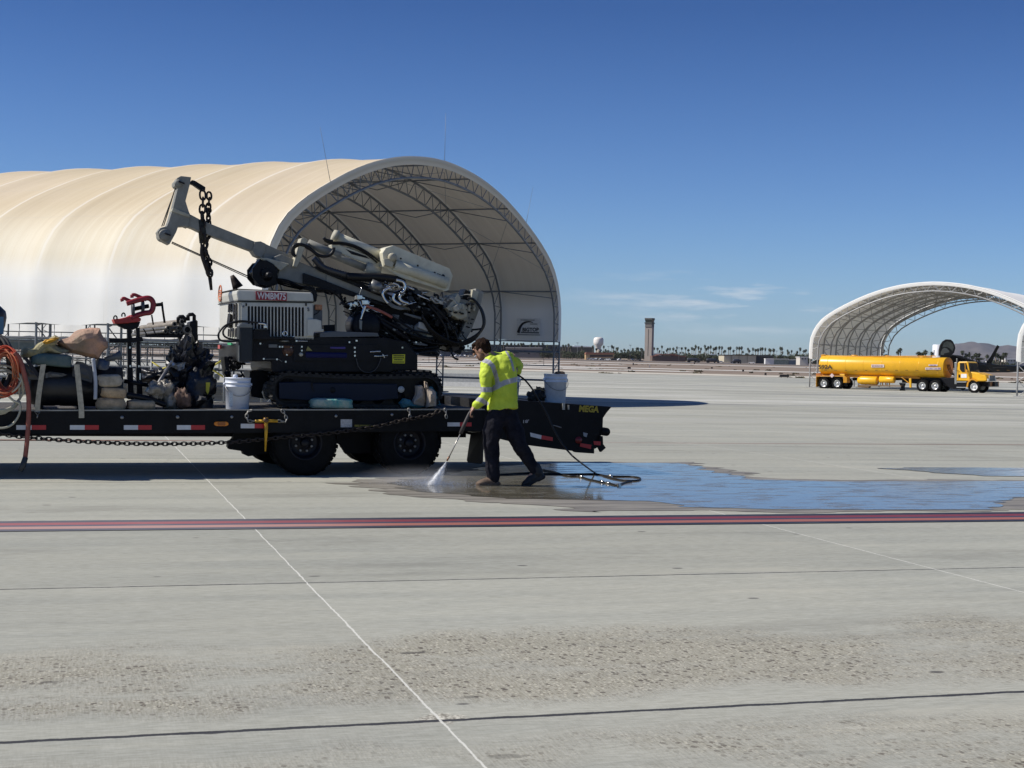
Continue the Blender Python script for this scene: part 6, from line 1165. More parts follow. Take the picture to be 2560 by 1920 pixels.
# drops and mist thrown up where the jet lands
mb = MB(); rnd = random.Random(8); g0 = Wp(80, 1500, -.12)
for k in range(1700):
    a = rnd.random()*6.283; r_ = abs(rnd.gauss(0, .20)); h_ = abs(rnd.gauss(0, .045))*max(.2, 1-r_*1.5); c_ = Vector((g0.x-.02+math.cos(a)*r_*1.2, g0.y+math.sin(a)*r_*.7, .006+h_)); s_ = rnd.uniform(.002, .005)
    mb.add([c_+Vector((s_, 0, 0)), c_+Vector((-s_, 0, 0)), c_+Vector((0, s_, 0)), c_+Vector((0, 0, s_)), c_-Vector((0, 0, s_))], [[0, 2, 3], [2, 1, 3], [0, 4, 2], [1, 4, 2], [0, 3, 1]])
for k in range(260):
    f_ = rnd.random(); c_ = tip.lerp(g0, f_)+Vector((rnd.gauss(0, .03+.05*f_), rnd.gauss(0, .03), rnd.gauss(0, .02))); c_.z = max(.01, c_.z); s_ = rnd.uniform(.001, .003); mb.add([c_+Vector((s_, 0, 0)), c_+Vector((-s_, 0, 0)), c_+Vector((0, s_, 0)), c_+Vector((0, 0, s_*2))], [[0, 2, 3], [2, 1, 3], [0, 3, 1]])
o = build('water_droplets', mb, mat('water_drop', (.75, .78, .82), .2, 0, .05), None); tag(o, 'droplets and fine mist bouncing where the jet hits the ground', 'water spray', kind='stuff')
# mist: a soft low lobe of real vapour
mv = bpy.data.materials.new('mist_volume'); mv.use_nodes = True; t = mv.node_tree; t.nodes.remove(t.nodes['Principled BSDF']); pv = t.nodes.new('ShaderNodeVolumePrincipled'); pv.inputs['Color'].default_value = (.95, .96, 1, 1)
tc_ = t.nodes.new('ShaderNodeTexCoord'); vl = t.nodes.new('ShaderNodeVectorMath'); vl.operation = 'LENGTH'; t.links.new(tc_.outputs['Object'], vl.inputs[0])
mr = t.nodes.new('ShaderNodeMapRange'); t.links.new(vl.outputs['Value'], mr.inputs[0]); mr.inputs[1].default_value = 1.0; mr.inputs[2].default_value = 0.0; mr.inputs[3].default_value = 0.0; mr.inputs[4].default_value = 1.0
pw_ = mathn(t, 'POWER', mr.outputs[0], 1.8); t.links.new(mathn(t, 'MULTIPLY', pw_, 1.6), pv.inputs['Density']); t.links.new(pv.outputs[0], t.nodes['Material Output'].inputs['Volume'])
mb = MB(); ell(mb, Vector((0, 0, 0)), (Vector((1, 0, 0)), Vector((0, 1, 0)), Vector((0, 0, 1))), (1, 1, 1), 24, 14); o = build('spray_mist', mb, mv, None, Vector((0, 0, 0))); o.location = g0+Vector((-.15, .1, .06)); o.scale = (.95, .5, .22); tag(o, 'soft white mist spreading low around the foot of the spray', 'mist', kind='stuff')
hb_ = [Wp(800, 455, -.02), Wp(860, 440, .0), Wp(905, 455, .0), Wp(960, 500), Wp(1020, 575), Wp(1090, 690), Wp(1160, 820), Wp(1230, 970), Wp(1300, 1090), Wp(1370, 1175), Wp(1440, 1240)]
g = lambda x, y: gnd(*cT(x, y), .016)
path = smooth_path(hb_+[g(520, 1335), g(650, 1378), g(800, 1420), g(960, 1445), g(1120, 1448), g(1188, 1430), g(1170, 1405), g(1050, 1388), g(850, 1385), g(700, 1378), g(520, 1350), g(300, 1350), g(60, 1352), gnd(*cF(1150, 1385), .016), gnd(*cF(1000, 1375), .016), gnd(*cF(800, 1388), .016), gnd(*cF(640, 1392), .016)], 8)
tag(build('pressure_hose', MB().tube(path, .0105, 8), RBH, None), 'black pressure hose from the worker looping over the puddle', 'hose')
tag(build('pressure_hose', MB().tube(smooth_path([g(-250, 1290), g(-60, 1330), g(100, 1375), g(290, 1388), g(430, 1430), g(640, 1475), g(740, 1495), g(860, 1515), g(960, 1480), g(1060, 1462)], 8), .011, 8), RBH, None), 'second black hose lying flat across the puddle with metal couplings', 'hose')
mb = MB()
for a_, b_ in (((300, 1392), (330, 1400)), ((600, 1465), (640, 1475)), ((690, 1485), (735, 1493)), ((860, 1517), (890, 1525)), ((720, 1380), (770, 1386))): mb.tube([g(*a_)+UP*.004, g(*b_)+UP*.004], .017, 8)
tag(build('hose_couplings', mb, CHR, None), 'bright metal couplings on the hose in the puddle', 'couplings')
# ================================================================ TANKER TRUCK
K = Frame(28.25, 133.0, -37.0); KAX = (K.d, K.n, UP)
YT = mat('yellow_tank_paint', (.80, .43, .016), .35, 0, .06, 2); YD = mat('dark_yellow_paint', (.55, .25, .01), .45, 0, .15, 3); ALU = mat('polished_wheel', (.62, .62, .60), .3, .6); WHD = mat('white_decal_panel', (.62, .55, .50), .5, 0, .15, 9); GLS = mat('dark_truck_glass', (.01, .011, .013), .08)
tzb = K(cN(455, 750)).z; TRK = thing('tanker_truck', 'yellow articulated fuel tanker truck parked in front of the open shelter', 'tanker truck', K.P(8, 1.2, tzb), R(-37))
def kp(name, c, pts, w0, w1, m_, bevel=.02, par=TRK): mb = MB(); mb.prism([K(c(*q), w0) for q in pts], K.n*(w1-w0)); return build(name, mb, m_, par, bevel=bevel)
za = K(cN(1000, 145)).z; zb_ = K(cN(1000, 520)).z; zc = (za+zb_)/2; hh = (za-zb_)/2; ta = K.t(K(cN(108, 300))); tb_ = K.t(K(cO(612, 700)))
def tring(t, s_, hw=1.22):
    o_ = []
    for k in range(40): a = 2*math.pi*k/40; cx, cz = math.cos(a), math.sin(a); o_.append(K.P(t, 1.24+hw*s_*math.copysign(abs(cx)**.82, cx), zc+hh*s_*math.copysign(abs(cz)**.82, cz)))
    return o_
z_l, z_r = K(cN(300, 145)).z, K(cO(600, 470)).z
mb = MB(); mb.loft([tring(ta+.0, .84), tring(ta+.05, .93), tring(ta+.12, .985), tring(ta+.22, 1.0), tring(tb_-.02, 1.0), tring(tb_, .985)]); tank = build('tank', mb, YT, TRK)
mb = MB(); 
for t in [ta+.9+(tb_-ta-1.4)*k/6 for k in range(7)]: mb.loft([tring(t-.03, 1.0), tring(t-.02, 1.012), tring(t+.02, 1.012), tring(t+.03, 1.0)], True, False)
build('tank_bands', mb, YT, TRK); mb = MB(); mb.loft([tring(tb_-.0, .97), tring(tb_+.005, .9), tring(tb_+.10, .6), tring(tb_+.13, .2)]); build('tank_head', mb, YD, TRK)
kp('top_rail', cN, [(180, 118), (235, 118), (240, 150), (2280, 140), (2280, 158), (240, 170), (178, 175)], .55, .62, YD); kp('manway_box', cN, [(160, 125), (235, 122), (238, 160), (170, 190)], .8, 1.6, YD)
for k in range(3): build('manhole', MB().lathe(K.P(ta+3+3.2*k, 1.24, zc+hh-.02), UP, [(0, .10), (.28, .10), (.3, .0)], 16), YD, TRK)
mb = MB()
for k in range(20): mb.box(K(cN(250+k*187, 412), -.0)-K.n*.005+K.n*.0, (.12, .015, .02), KAX)
build('side_slots', mb, mat('brown_shadow_gap', (.12, .06, .01), .7), TRK)
text_mesh('592A', K(cN(124, 392)), K(cN(380, 392)), K(cN(124, 310)), 'tank_number', mat('black_brown_paint', (.05, .03, .012), .5), TRK, .07, .035)
def kplate(nm, c, x0, y0, x1, y1, m_, pr_=.03): mb = MB(); mb.prism([K(c(*q))-K.n*pr_ for q in ((x0, y1), (x1, y1), (x1, y0), (x0, y0))], K.n*.02); return build(nm, mb, m_, TRK)
p1 = kplate('side_decal', cN, 1095, 303, 1330, 358, WHD); mb = MB()
rnd = random.Random(2)
for k in range(9): x = 1112+k*22; mb.prism([K(cN(*q))-K.n*.045 for q in ((x, 345), (x+rnd.uniform(6, 15), 345), (x+rnd.uniform(8, 17), 318), (x+3, 318))], K.n*.01)
build('decal_marks', mb, mat('red_brown_marks', (.30, .12, .12), .6), p1)
p2 = kplate('side_decal', cO, 265, 700, 565, 745, WHD); p3 = kplate('side_decal', cO, 330, 640, 505, 672, WHD); mb = MB()
for k in range(11): x = 280+k*26; mb.prism([K(cO(*q))-K.n*.045 for q in ((x, 738), (x+rnd.uniform(6, 18), 738), (x+rnd.uniform(8, 18), 706), (x+3, 706))], K.n*.01)
for k in range(5): x = 350+k*28; mb.prism([K(cO(*q))-K.n*.045 for q in ((x, 668), (x+16, 668), (x+18, 645), (x+3, 645))], K.n*.01)
build('decal_marks', mb, mat('purple_marks', (.20, .14, .30), .6), p2)
mb = MB(); mb.prism([K(cN(*q))-K.n*.06 for q in ((330, 507), (372, 550), (415, 507), (372, 465))], K.n*.02); build('hazard_placard', mb, mat('pink_white_placard', (.62, .48, .46), .5), TRK)
kp('tank_saddle', cN, [(130, 490), (640, 490), (1960, 525), (1960, 560), (750, 540), (130, 520)], .5, 1.9, YD); kp('wheel_fender', cN, [(72, 512), (595, 512), (645, 545), (645, 640), (575, 640), (575, 545), (560, 528), (90, 528), (80, 545), (80, 715), (68, 715)], .0, .7, YD)
kp('fender_back', cN, [(85, 530), (560, 530), (575, 640), (560, 700), (90, 715)], .72, .8, BLK); kp('rear_frame', cN, [(70, 470), (130, 465), (180, 510), (72, 515)], .3, 2.1, mat('orange_brown_frame', (.38, .13, .02), .6)); kp('hose_bracket', cN, [(505, 478), (600, 478), (600, 512), (520, 505)], .0, .2, YT)
kp('landing_frame', cN, [(745, 545), (1960, 555), (1960, 600), (1640, 590), (745, 600)], 1.0, 1.6, BLK)
for x0, x1, y0, y1 in ((815, 1180, 515, 672), (1220, 1500, 520, 640)):
    r_ = (K(cN(x0, y0)).z-K(cN(x0, y1)).z)/2; o_ = K(cN(x0, (y0+y1)/2), .0)+K.n*r_; L_ = K.t(K(cN(x1, y0)))-K.t(K(cN(x0, y0)))
    build('side_tank', MB().lathe(o_, K.d, [(0, 0), (r_*.7, .04), (r_, .35 if x0 < 1000 else .05), (r_, L_-.1), (r_*.9, L_), (0, L_)], 22), YT, TRK)
mb = MB()
for x in (1300, 1360, 1425): mb.tube([K(cN(x, 640), .3), K(cN(x+3, 690), .3)], .05, 6)
build('drain_valves', mb, YD, TRK); kp('hose_tray', cN, [(840, 680), (1640, 690), (1640, 712), (1050, 708), (1040, 735), (840, 725)], .05, .5, mat('brown_tray', (.16, .10, .05), .7)); kp('tray_support', cN, [(1600, 640), (1700, 650), (1680, 720), (1690, 780), (1610, 780), (1640, 730)], .4, .8, BLK)
kp('landing_leg', cN, [(1785, 560), (1825, 560), (1830, 730), (1795, 730)], .1, .25, YT); kp('landing_brace', cN, [(1660, 535), (1790, 640), (1780, 655), (1640, 540)], .15, .2, YD); kp('kingpin_plate', cN, [(1780, 480), (1990, 500), (1985, 570), (1740, 560)], .6, 1.9, YD)
for (x, y, c) in ((210, 650, cN), (456, 650, cN), (195, 1055, cO), (447, 1062, cO)):
    q = K(c(x, y), .0); r_ = .52; tt = K.t(q); zz = q.z-.02
    for (w, nn) in ((.05, -K.n), (2.4, K.n)): wheel(TRK, K.P(tt, w, zz), nn, r_, .26, .30, RUB, ALU, 10, True)
q = K(cO(1182, 1082), .0); 
for (w, nn) in ((.08, -K.n), (2.35, K.n)): wheel(TRK, K.P(K.t(q)+.15, w, q.z-.0), nn, .52, .28, .30, RUB, mat('white_wheel', (.70, .70, .69), .4), 10, False)
kp('chassis', cO, [(-200, 890), (640, 900), (890, 960), (1640, 990), (1640, 1080), (1100, 1070), (890, 1090), (600, 1060), (-200, 1000)], .8, 1.6, BLK); kp('deck_plate', cO, [(560, 900), (660, 905), (830, 900), (850, 1020), (900, 1040), (890, 1130), (760, 1120), (640, 1010)], .3, 2.1, BLK)
# cab
cb = kp('cab', cO, [(880, 962), (893, 720), (905, 608), (935, 592), (1085, 588), (1110, 600), (1138, 782), (1142, 965)], .08, 2.38, YT, .05)
kp('cab_roof', cO, [(908, 600), (935, 584), (1080, 581), (1106, 596)], .15, 2.3, mat('pale_yellow_roof', (.80, .55, .15), .35), .03)
mb = MB(); mb.prism([K(cO(1108, 612), .08)+K.n*.1, K(cO(1108, 612), .08)+K.n*2.15, K(cO(1138, 775), .08)+K.n*2.2, K(cO(1138, 775), .08)+K.n*.08], K.d*.03); build('windshield', mb, GLS, TRK)
kp('side_window', cO, [(945, 612), (1068, 612), (1112, 785), (1070, 790), (985, 790), (945, 740)], .05, .09, GLS, 0); kp('window_post', cO, [(1040, 612), (1050, 612), (1060, 790), (1046, 790)], .03, .06, YD, 0)
kp('door_panel_line', cO, [(905, 795), (915, 795), (915, 950), (905, 950)], .07, .09, YD, 0); kp('door_sign', cO, [(968, 828), (1080, 828), (1080, 905), (968, 905)], .05, .085, mat('white_door_sign', (.78, .76, .74), .5), 0); kp('door_vent', cO, [(920, 840), (948, 840), (948, 900), (920, 900)], .05, .085, BLK, 0)
kp('mirror', cO, [(1060, 740), (1095, 745), (1095, 830), (1062, 820)], -.12, -.05, YD)
kp('hood', cO, [(1135, 782), (1280, 800), (1440, 850), (1470, 880), (1480, 960), (1445, 972), (1290, 975), (1240, 940), (1190, 925), (1135, 950)], .18, 2.28, YT, .08)
kp('front_fender', cO, [(1070, 1090), (1082, 1010), (1120, 950), (1180, 922), (1240, 935), (1290, 975), (1275, 985), (1220, 955), (1170, 950), (1120, 1000), (1100, 1090)], -.0, .45, YD, .02)
gf = K.t(K(cO(1480, 960)))
def gfp(w0, w1, z0, z1, pr_): mb = MB(); mb.box(K.P(gf+pr_, (w0+w1)/2, (z0+z1)/2), (.04, (w1-w0)/2, (z1-z0)/2), KAX); return mb
zt, zl = K(cO(1480, 855), .3).z, K(cO(1480, 970), .3).z
build('grille', gfp(.62, 1.85, zl+.02, zt-.02, .02), mat('grey_grille', (.10, .11, .13), .5), TRK); build('grille_surround', gfp(.52, 1.95, zl, zt, -.0), ALU, TRK)
for a_, b_ in ((.22, .5), (1.97, 2.24)): build('headlight', gfp(a_, b_, zl+.0, zl+.22, .0), mat('headlight_lens', (.6, .6, .58), .15), TRK)
zb3 = K(cO(1410, 1078), .0).z; bmp = build('bumper', gfp(.0, 2.46, zb3, zl-.03, .16), BLK, TRK)
mb = MB()
for k in range(8):
    w0 = .15+k*.29; mb.prism([K.P(gf+.205, w0, zl-.08), K.P(gf+.205, w0+.12, zl-.08), K.P(gf+.205, w0+.26, zb3+.05), K.P(gf+.205, w0+.14, zb3+.05)], K.d*.01)
build('bumper_stripes', mb, mat('tan_orange_stripe', (.50, .26, .12), .6), bmp)
kp('exhaust_stack', cO, [(835, 598), (885, 598), (882, 1030), (838, 1030)], .1, .35, mat('grey_exhaust_shield', (.30, .31, .30), .4, .5), .03); kp('exhaust_tip', cO, [(875, 520), (892, 520), (890, 600), (874, 600)], .15, .25, mat('grey_exhaust_shield', (0, 0, 0)), .02)
kp('battery_step', cO, [(885, 995), (1070, 995), (1072, 1082), (885, 1085)], .15, .5, BLK, .02); kp('step_tread', cO, [(885, 978), (1075, 978), (1075, 993), (885, 996)], .1, .5, ALU, 0); kp('step_tread', cO, [(880, 1085), (1085, 1088), (1110, 1100), (880, 1100)], .05, .5, ALU, 0)
mb = MB()
for k in range(3): mb.tube(smooth_path([K.P(tb_+.15, .5+.3*k, zc+.3), K.P(tb_+.45, .5+.3*k, zc-.4), K.P(tb_+.9, .7+.2*k, zb_+.2)]), .03, 6)
build('air_hoses', mb, RBH, TRK)
# ================================================================ JET behind the truck
J = Frame(0, 139.0, 0); JD = mat('dark_jet_paint', (.022, .024, .028), .5, 0, .3, 1); JG = mat('grey_canopy_glass', (.16, .18, .17), .15, 0, .3, 2)
jt = thing('fighter_jet', 'dark grey fighter jet with its canopy open behind the yellow tanker truck', 'fighter jet', J.P(45, 2, zg(139)))
def jp(name, pts, w0, w1, m_, bevel=.05, c=cO): mb = MB(); mb.prism([J(c(*q), w0) for q in pts], J.n*(w1-w0)); return build(name, mb, m_, jt, bevel=bevel)
can = jp('canopy_frame', [(548, 470), (550, 360), (575, 260), (625, 185), (690, 145), (770, 150), (815, 190), (850, 260), (862, 320), (835, 410), (770, 470)], .0, .5, JD)
jp('canopy_glass', [(600, 300), (635, 210), (690, 185), (760, 200), (805, 240), (825, 310), (800, 380), (745, 320), (690, 295), (640, 300)], -.04, .0, mat('grey_canopy_glass', (0, 0, 0)), 0); jp('canopy_glass', [(565, 450), (570, 370), (600, 320), (640, 308), (690, 325), (730, 370), (740, 400), (640, 420), (620, 455)], -.05, .0, mat('pale_canopy_glass', (.24, .26, .25), .2), 0)
jp('canopy_arch', [(560, 380), (590, 320), (640, 296), (700, 305), (750, 350), (765, 390), (750, 395), (735, 360), (690, 322), (640, 312), (600, 332), (572, 390)], -.07, .0, JD, 0)
secs = [(560, 470, 640, .25), (760, 440, 700, .9), (950, 465, 740, 1.4), (1230, 572, 760, 1.8), (1440, 610, 790, 2.2), (1700, 650, 800, 2.4), (2100, 660, 790, 2.2), (2500, 680, 780, 1.2)]
mb = MB(); rings = []
for x, y0, y1, hw in secs:
    a_, b_ = J(cO(x, y0), 1.5), J(cO(x, y1), 1.5); c_ = (a_+b_)/2; h_ = (a_.z-b_.z)/2; rings.append([c_+J.n*(hw*math.cos(k*math.pi/8))+UP*(h_*math.sin(k*math.pi/8)) for k in range(16)])
mb.loft(rings); build('fuselage', mb, JD, jt)
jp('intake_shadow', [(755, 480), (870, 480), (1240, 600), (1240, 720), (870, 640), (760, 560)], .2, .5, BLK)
jp('tail_fin', [(1500, 650), (1470, 600), (1560, 480), (1690, 255), (1730, 290), (1700, 340), (1560, 640)], .6, .72, JD, .02); jp('tail_fin', [(1620, 640), (1700, 540), (1800, 360), (1835, 390), (1760, 560), (1720, 640)], 4.2, 4.3, JD, .02) if False else None
jp('wing', [(1440, 640), (1560, 640), (1960, 672), (2300, 690), (2300, 780), (1960, 795), (1580, 802), (1500, 720)], -3.2, .4, JD, .05); jp('wing_edge', [(1600, 700), (1960, 682), (1960, 690), (1600, 712)], -3.26, -3.2, mat('grey_edge', (.10, .10, .11), .5), 0)
for x in (1000, 1250): jp('landing_gear', [(x, 760), (x+18, 760), (x+18, 1085), (x, 1085)], 1.4, 1.55, NUT, .01); build('gear_wheel', MB().lathe(J(cO(x+9, 1085), 1.2), J.n, [(0, 0), (.1, 0), (.3, .02), (.3, .2), (0, .2)], 16), RUB, jt)
# work light unit hung in the shelter
hu_ = thing('hanging_work_light', 'black boxy unit hanging inside the right hand shelter', 'hanging unit', at_y(*cG(510, 720), 150))
mb = MB(); L150 = lambda x, y: at_y(*cG(x, y), 150.0)
for (x0, y0, x1, y1) in ((475, 632, 552, 650), (470, 655, 540, 690), (484, 690, 498, 722), (515, 690, 526, 724), (540, 640, 555, 664)): mb.prism([L150(x0, y1), L150(x1, y1), L150(x1, y0), L150(x0, y0)], (0, .4, 0))
build('housing', mb, BLK, hu_); build('hanging_wire', MB().tube([L150(513, 634), L150(513, 500)], .02, 4), GALV, hu_)
# ================================================================ FAR SIDE OF THE AIRFIELD
def bx3(name, x0, y0, x1, y1, Y, dep, m_, par=None, c=cI):
    a_, b_ = at_y(*c(x0, y1), Y), at_y(*c(x1, y0), Y); mb = MB(); mb.prism([Vector((a_.x, Y, min(a_.z, zg(Y)) if par is None else a_.z)), Vector((b_.x, Y, min(a_.z, zg(Y)) if par is None else a_.z)), Vector((b_.x, Y, b_.z)), Vector((a_.x, Y, b_.z))], (0, dep, 0)); return build(name, mb, m_, par)
# control tower
CT = thing('control_tower', 'tall grey control tower with a dark flared glass cab', 'control tower', at_y(1622, 900, 1150)); TC1 = mat('tower_concrete', (.30, .265, .235), .9, 0, .08, .1)
Yc = 1150.0; tl_ = lambda x, y: at_y(*cI(x, y), Yc)
zt_ = tl_(110, 180).z; zb0 = zg(Yc)-.3; xl, xr = tl_(57, 400).x, tl_(168, 400).x; wd = xr-xl; cx_ = (xl+xr)/2
tang = R(30); td_, tn2 = Vector((math.cos(tang), -math.sin(tang), 0)), Vector((math.sin(tang), math.cos(tang), 0)); hw_ = wd/2/(math.cos(tang)+math.sin(tang)*.62)
cc_ = Vector((cx_, Yc, 0)); mb = MB(); mb.box(cc_+UP*((zt_+zb0)/2), (hw_, hw_*.62, (zt_-zb0)/2), (td_, tn2, UP)); build('shaft', mb, TC1, CT)
mb = MB(); mb.box(cc_-tn2*(hw_*.62+.03)+UP*((zt_+zb0)/2+1), (.22, .06, (zt_-zb0)/2-3), (td_, tn2, UP)); build('window_strip', mb, mat('dark_strip', (.03, .03, .03), .4), CT)
ze = tl_(110, 145).z; zr = tl_(110, 75).z
build('balcony', MB().box(cc_+UP*((zt_+ze)/2), (wd*.40, wd*.33, (ze-zt_)/2+.3), (td_, tn2, UP)), mat('tower_shade', (.14, .13, .12), .8), CT); build('balcony_rail', MB().box(cc_+UP*(ze+.6), (wd*.46, wd*.39, .45), (td_, tn2, UP)), mat('tower_dark', (.06, .065, .06), .6), CT)
mb = MB(); q0 = [cc_+td_*(s_*wd*.34)+tn2*(u_*wd*.29)+UP*ze for s_, u_ in ((-1, -1), (1, -1), (1, 1), (-1, 1))]; q1 = [cc_+td_*(s_*wd*.42)+tn2*(u_*wd*.37)+UP*(zr-1.2) for s_, u_ in ((-1, -1), (1, -1), (1, 1), (-1, 1))]; mb.loft([q0, q1], False); build('cab_glass', mb, mat('tower_glass', (.03, .04, .035), .15), CT)
build('cab_roof', MB().box(cc_+UP*(zr-.6), (wd*.44, wd*.39, .6), (td_, tn2, UP)), mat('tower_roof', (.08, .08, .075), .7), CT)
# water towers
def wtower(px, pyt, pyb, pxw, Y, label):
    t_ = at_y(px, pyt, Y); r_ = pxw/2/FPX*Y; h = t_.z-zg(Y); b_ = Vector((t_.x, Y, zg(Y))); root = thing('water_tower', label, 'water tower', b_); m_ = mat('white_water_tower', (.72, .68, .62), .5)
    build('bowl', MB().lathe(b_, UP, [(r_*.50, h*.42), (r_*.6, h*.58), (r_*.95, h*.66), (r_, h*.75), (r_, h*.90), (r_*.85, h*.97), (r_*.5, h), (0, h)], 28), m_, root); build('stem', MB().lathe(b_, UP, [(r_*.62, 0), (r_*.56, h*.2), (r_*.52, h*.45), (0, h*.45)], 20), mat('tan_stem', (.42, .37, .31), .7), root)
wtower(1496.5, 843, 870, 25, 1400, 'white mushroom shaped water tower left of the control tower')
wt = thing('storage_tank', 'white cylindrical tank with pipes behind the jet canopy', 'storage tank', Vector((at_y(2345, 880, 900).x, 900, zg(900)))); mb = MB(); a_ = at_y(*cO(510, 250), 900); mb.lathe(Vector((a_.x, 900, zg(900))), UP, [(3.1, 0), (3.1, a_.z-zg(900)-.4), (2.7, a_.z-zg(900)), (0, a_.z-zg(900))], 24); build('tank_shell', mb, mat('white_tank', (.8, .8, .8), .4), wt); build('side_housing', MB().prism([at_y(*cO(x, y), 898) for x, y in ((415, 460), (470, 460), (470, 345), (430, 350))], (0, 2, 0)), mat('white_tank', (0, 0, 0)), wt)
BR = mat('brown_roof', (.20, .085, .06), .8); TAN = mat('tan_metal_wall', (.50, .45, .33), .7, 0, .08, .3); GRW = mat('grey_tan_wall', (.22, .20, .18), .85, 0, .12, .2); DKR = mat('dark_roof', (.05, .05, .048), .8); WHR2 = mat('white_roof', (.80, .80, .78), .6); ORG = mat('orange_tan_wall', (.55, .38, .2), .8)
def bld(label, c, Y, wall, dep, mw, roofpts=None, mr=None, wins=(), mwin=DKR):
    x0, y0, x1, y1 = wall; a_ = at_y(*c((x0+x1)/2, y1), Y); root = thing('building', label, 'building', Vector((a_.x, Y, zg(Y)))); w_ = MB(); p0, p1, pz = at_y(*c(x0, y1), Y), at_y(*c(x1, y1), Y), at_y(*c((x0+x1)/2, y0), Y).z; zb__ = zg(Y)-.3
    w_.prism([Vector((p0.x, Y, zb__)), Vector((p1.x, Y, zb__)), Vector((p1.x, Y, pz)), Vector((p0.x, Y, pz))], (0, dep, 0)); build('wall', w_, mw, root)
    if roofpts: r_ = MB(); r_.prism([at_y(*c(x, y), Y-.6) for x, y in roofpts], (0, dep+1.2, 0)); build('roof', r_, mr, root)
    for (a, b, c1, d1) in wins: m3 = MB(); m3.prism([at_y(*c(x, y), Y-.15) for x, y in ((a, d1), (c1, d1), (c1, b), (a, b))], (0, .2, 0)); build('window', m3, mwin, root)
    return root
bld('tan metal warehouse with panel lines and a dark side', cI, 1120, (1032, 532, 1425, 613), 30, TAN, [(1030, 524), (1428, 526), (1428, 536), (1030, 534)], DKR, [(1120, 536, 1124, 612), (1215, 536, 1218, 612), (1316, 536, 1320, 612)])
bld('dark grey side wing right of the tan warehouse', cI, 1122, (1427, 540, 1640, 618), 26, DKR, [(1425, 528), (1600, 530), (1645, 560), (1640, 570), (1425, 540)], DKR)
bld('low brown building with a dark gabled roof right of the control tower', cI, 1130, (150, 540, 560, 596), 25, mat('brown_wall', (.14, .10, .08), .85), [(150, 545), (250, 520), (400, 515), (575, 548), (575, 556), (400, 534), (250, 530), (150, 552)], BR)
bld('white flat roofed building behind the low brown one', cI, 1180, (158, 512, 262, 545), 20, mat('white_stucco', (.62, .58, .52), .8), [(156, 505), (265, 507), (265, 515), (156, 514)], WHR2)
bld('low tan building with a red roof below the water tower', cH, 1080, (1168, 552, 1480, 585), 14, ORG, [(1170, 540), (1180, 535), (1480, 540), (1492, 556), (1165, 556)], mat('red_tile_roof', (.30, .13, .08), .8), [(1215, 562, 1470, 585)], mat('shade_porch', (.10, .07, .06), .8))
bld('long grey hangar building seen under the shelter fabric', cH, 1100, (285, 482, 690, 547), 30, GRW, [(280, 478), (690, 480), (690, 490), (280, 488)], mat('pale_roof_edge', (.45, .42, .38), .8), [(372, 522, 428, 545), (530, 530, 552, 555), (652, 545, 670, 555)])
bld('very long white roofed hangar left of the water tower', cH, 1350, (885, 474, 1262, 500), 40, mat('olive_wall', (.16, .14, .10), .9), [(885, 464), (1040, 464), (1045, 460), (1100, 462), (1240, 470), (1262, 478), (885, 476)], WHR2)
bld('dark long hangar in the distance behind the grey one', cH, 1300, (0, 455, 885, 490), 40, DKR, [(0, 452), (885, 452), (885, 460), (0, 460)], DKR)
for (x0, y0, x1, y1, lab) in ((1540, 570, 1645, 628, 'white boxy trailer right of the tan warehouse'), (1645, 575, 1830, 632, 'grey green fenced container yard'), (1825, 585, 2060, 636, 'blue grey container beside the shelter leg')):
    bld(lab, cI, 1060, (x0, y0+4, x1, y1), 5, {1540: mat('white_box', (.7, .7, .68), .6), 1645: mat('green_grey_box', (.25, .29, .24), .8, 0, .3, .8), 1825: mat('blue_grey_box', (.13, .17, .20), .7)}[x0], [(x0, y0), (x1, y0), (x1, y0+6), (x0, y0+6)], WHR2)
rnd = random.Random(17)
for k, (x, y, w_, h_, cc) in enumerate(((860, 525, 70, 18, 0), (1000, 545, 60, 14, 1), (1700, 540, 90, 14, 0), (1890, 560, 150, 14, 0), (640, 525, 60, 12, 0), (2000, 548, 90, 12, 1), (1740, 548, 60, 12, 1))):
    bld(['distant white roofed house', 'distant cream house'][cc]+' number '+'abcdefg'[k] if False else ['small white roof between palms left of the warehouse', 'cream house just left of the warehouse', 'white roofed house right of the dark warehouse wing', 'wide white roof near the right shelter', 'tiny white roof right of the brown building', 'cream roof touching the shelter edge', 'cream house under the palms right of the warehouse'][k], cI, 1240, (x, y, x+w_, y+h_+18), 10, mat('cream_house', (.5, .43, .36), .8), [(x-4, y-4), (x+w_/2, y-9), (x+w_+4, y-4), (x+w_+4, y+2), (x-4, y+2)], WHR2 if cc == 0 else mat('clay_roof', (.34, .22, .16), .8))
for k, (x0, y0, x1, y1, lab) in enumerate(((1900, 880, 2035, 925, 'cream low building behind the jet fin'), (2035, 855, 2212, 905, 'white low building seen through the right shelter leg'), (1960, 905, 2090, 930, 'pale long building at the right edge of the field'), (0, 835, 78, 870, 'white building left of the small shelter leg'))): bld(lab, cG, 1050-k*10, (x0, y0+6, x1, y1), 14, mat('cream_white_wall', (.58, .54, .47), .8), [(x0-3, y0+2), (x1+3, y0+2), (x1+3, y0+9), (x0-3, y0+9)], WHR2 if k != 2 else mat('grey_roof2', (.3, .3, .3), .8), [(x0+20+j*28, y0+16, x0+32+j*28, y0+28) for j in range(3)])
# bright parapet buildings behind the trailer: (under the machine)
for k, (x, y0, x1, y1, lab) in enumerate(((1120, 1180, 1290, 1225, 'dark blue grey shed left of the worker'), (1300, 1205, 1450, 1235, 'low dark shed just left of the worker head'))): bld(lab, cD, 1090, (x, y0, x1, y1), 12, mat('slate_wall', (.07, .08, .10), .8), [(x-4, y0-5), (x1+4, y0-5), (x1+4, y0+3), (x-4, y0+3)], DKR)
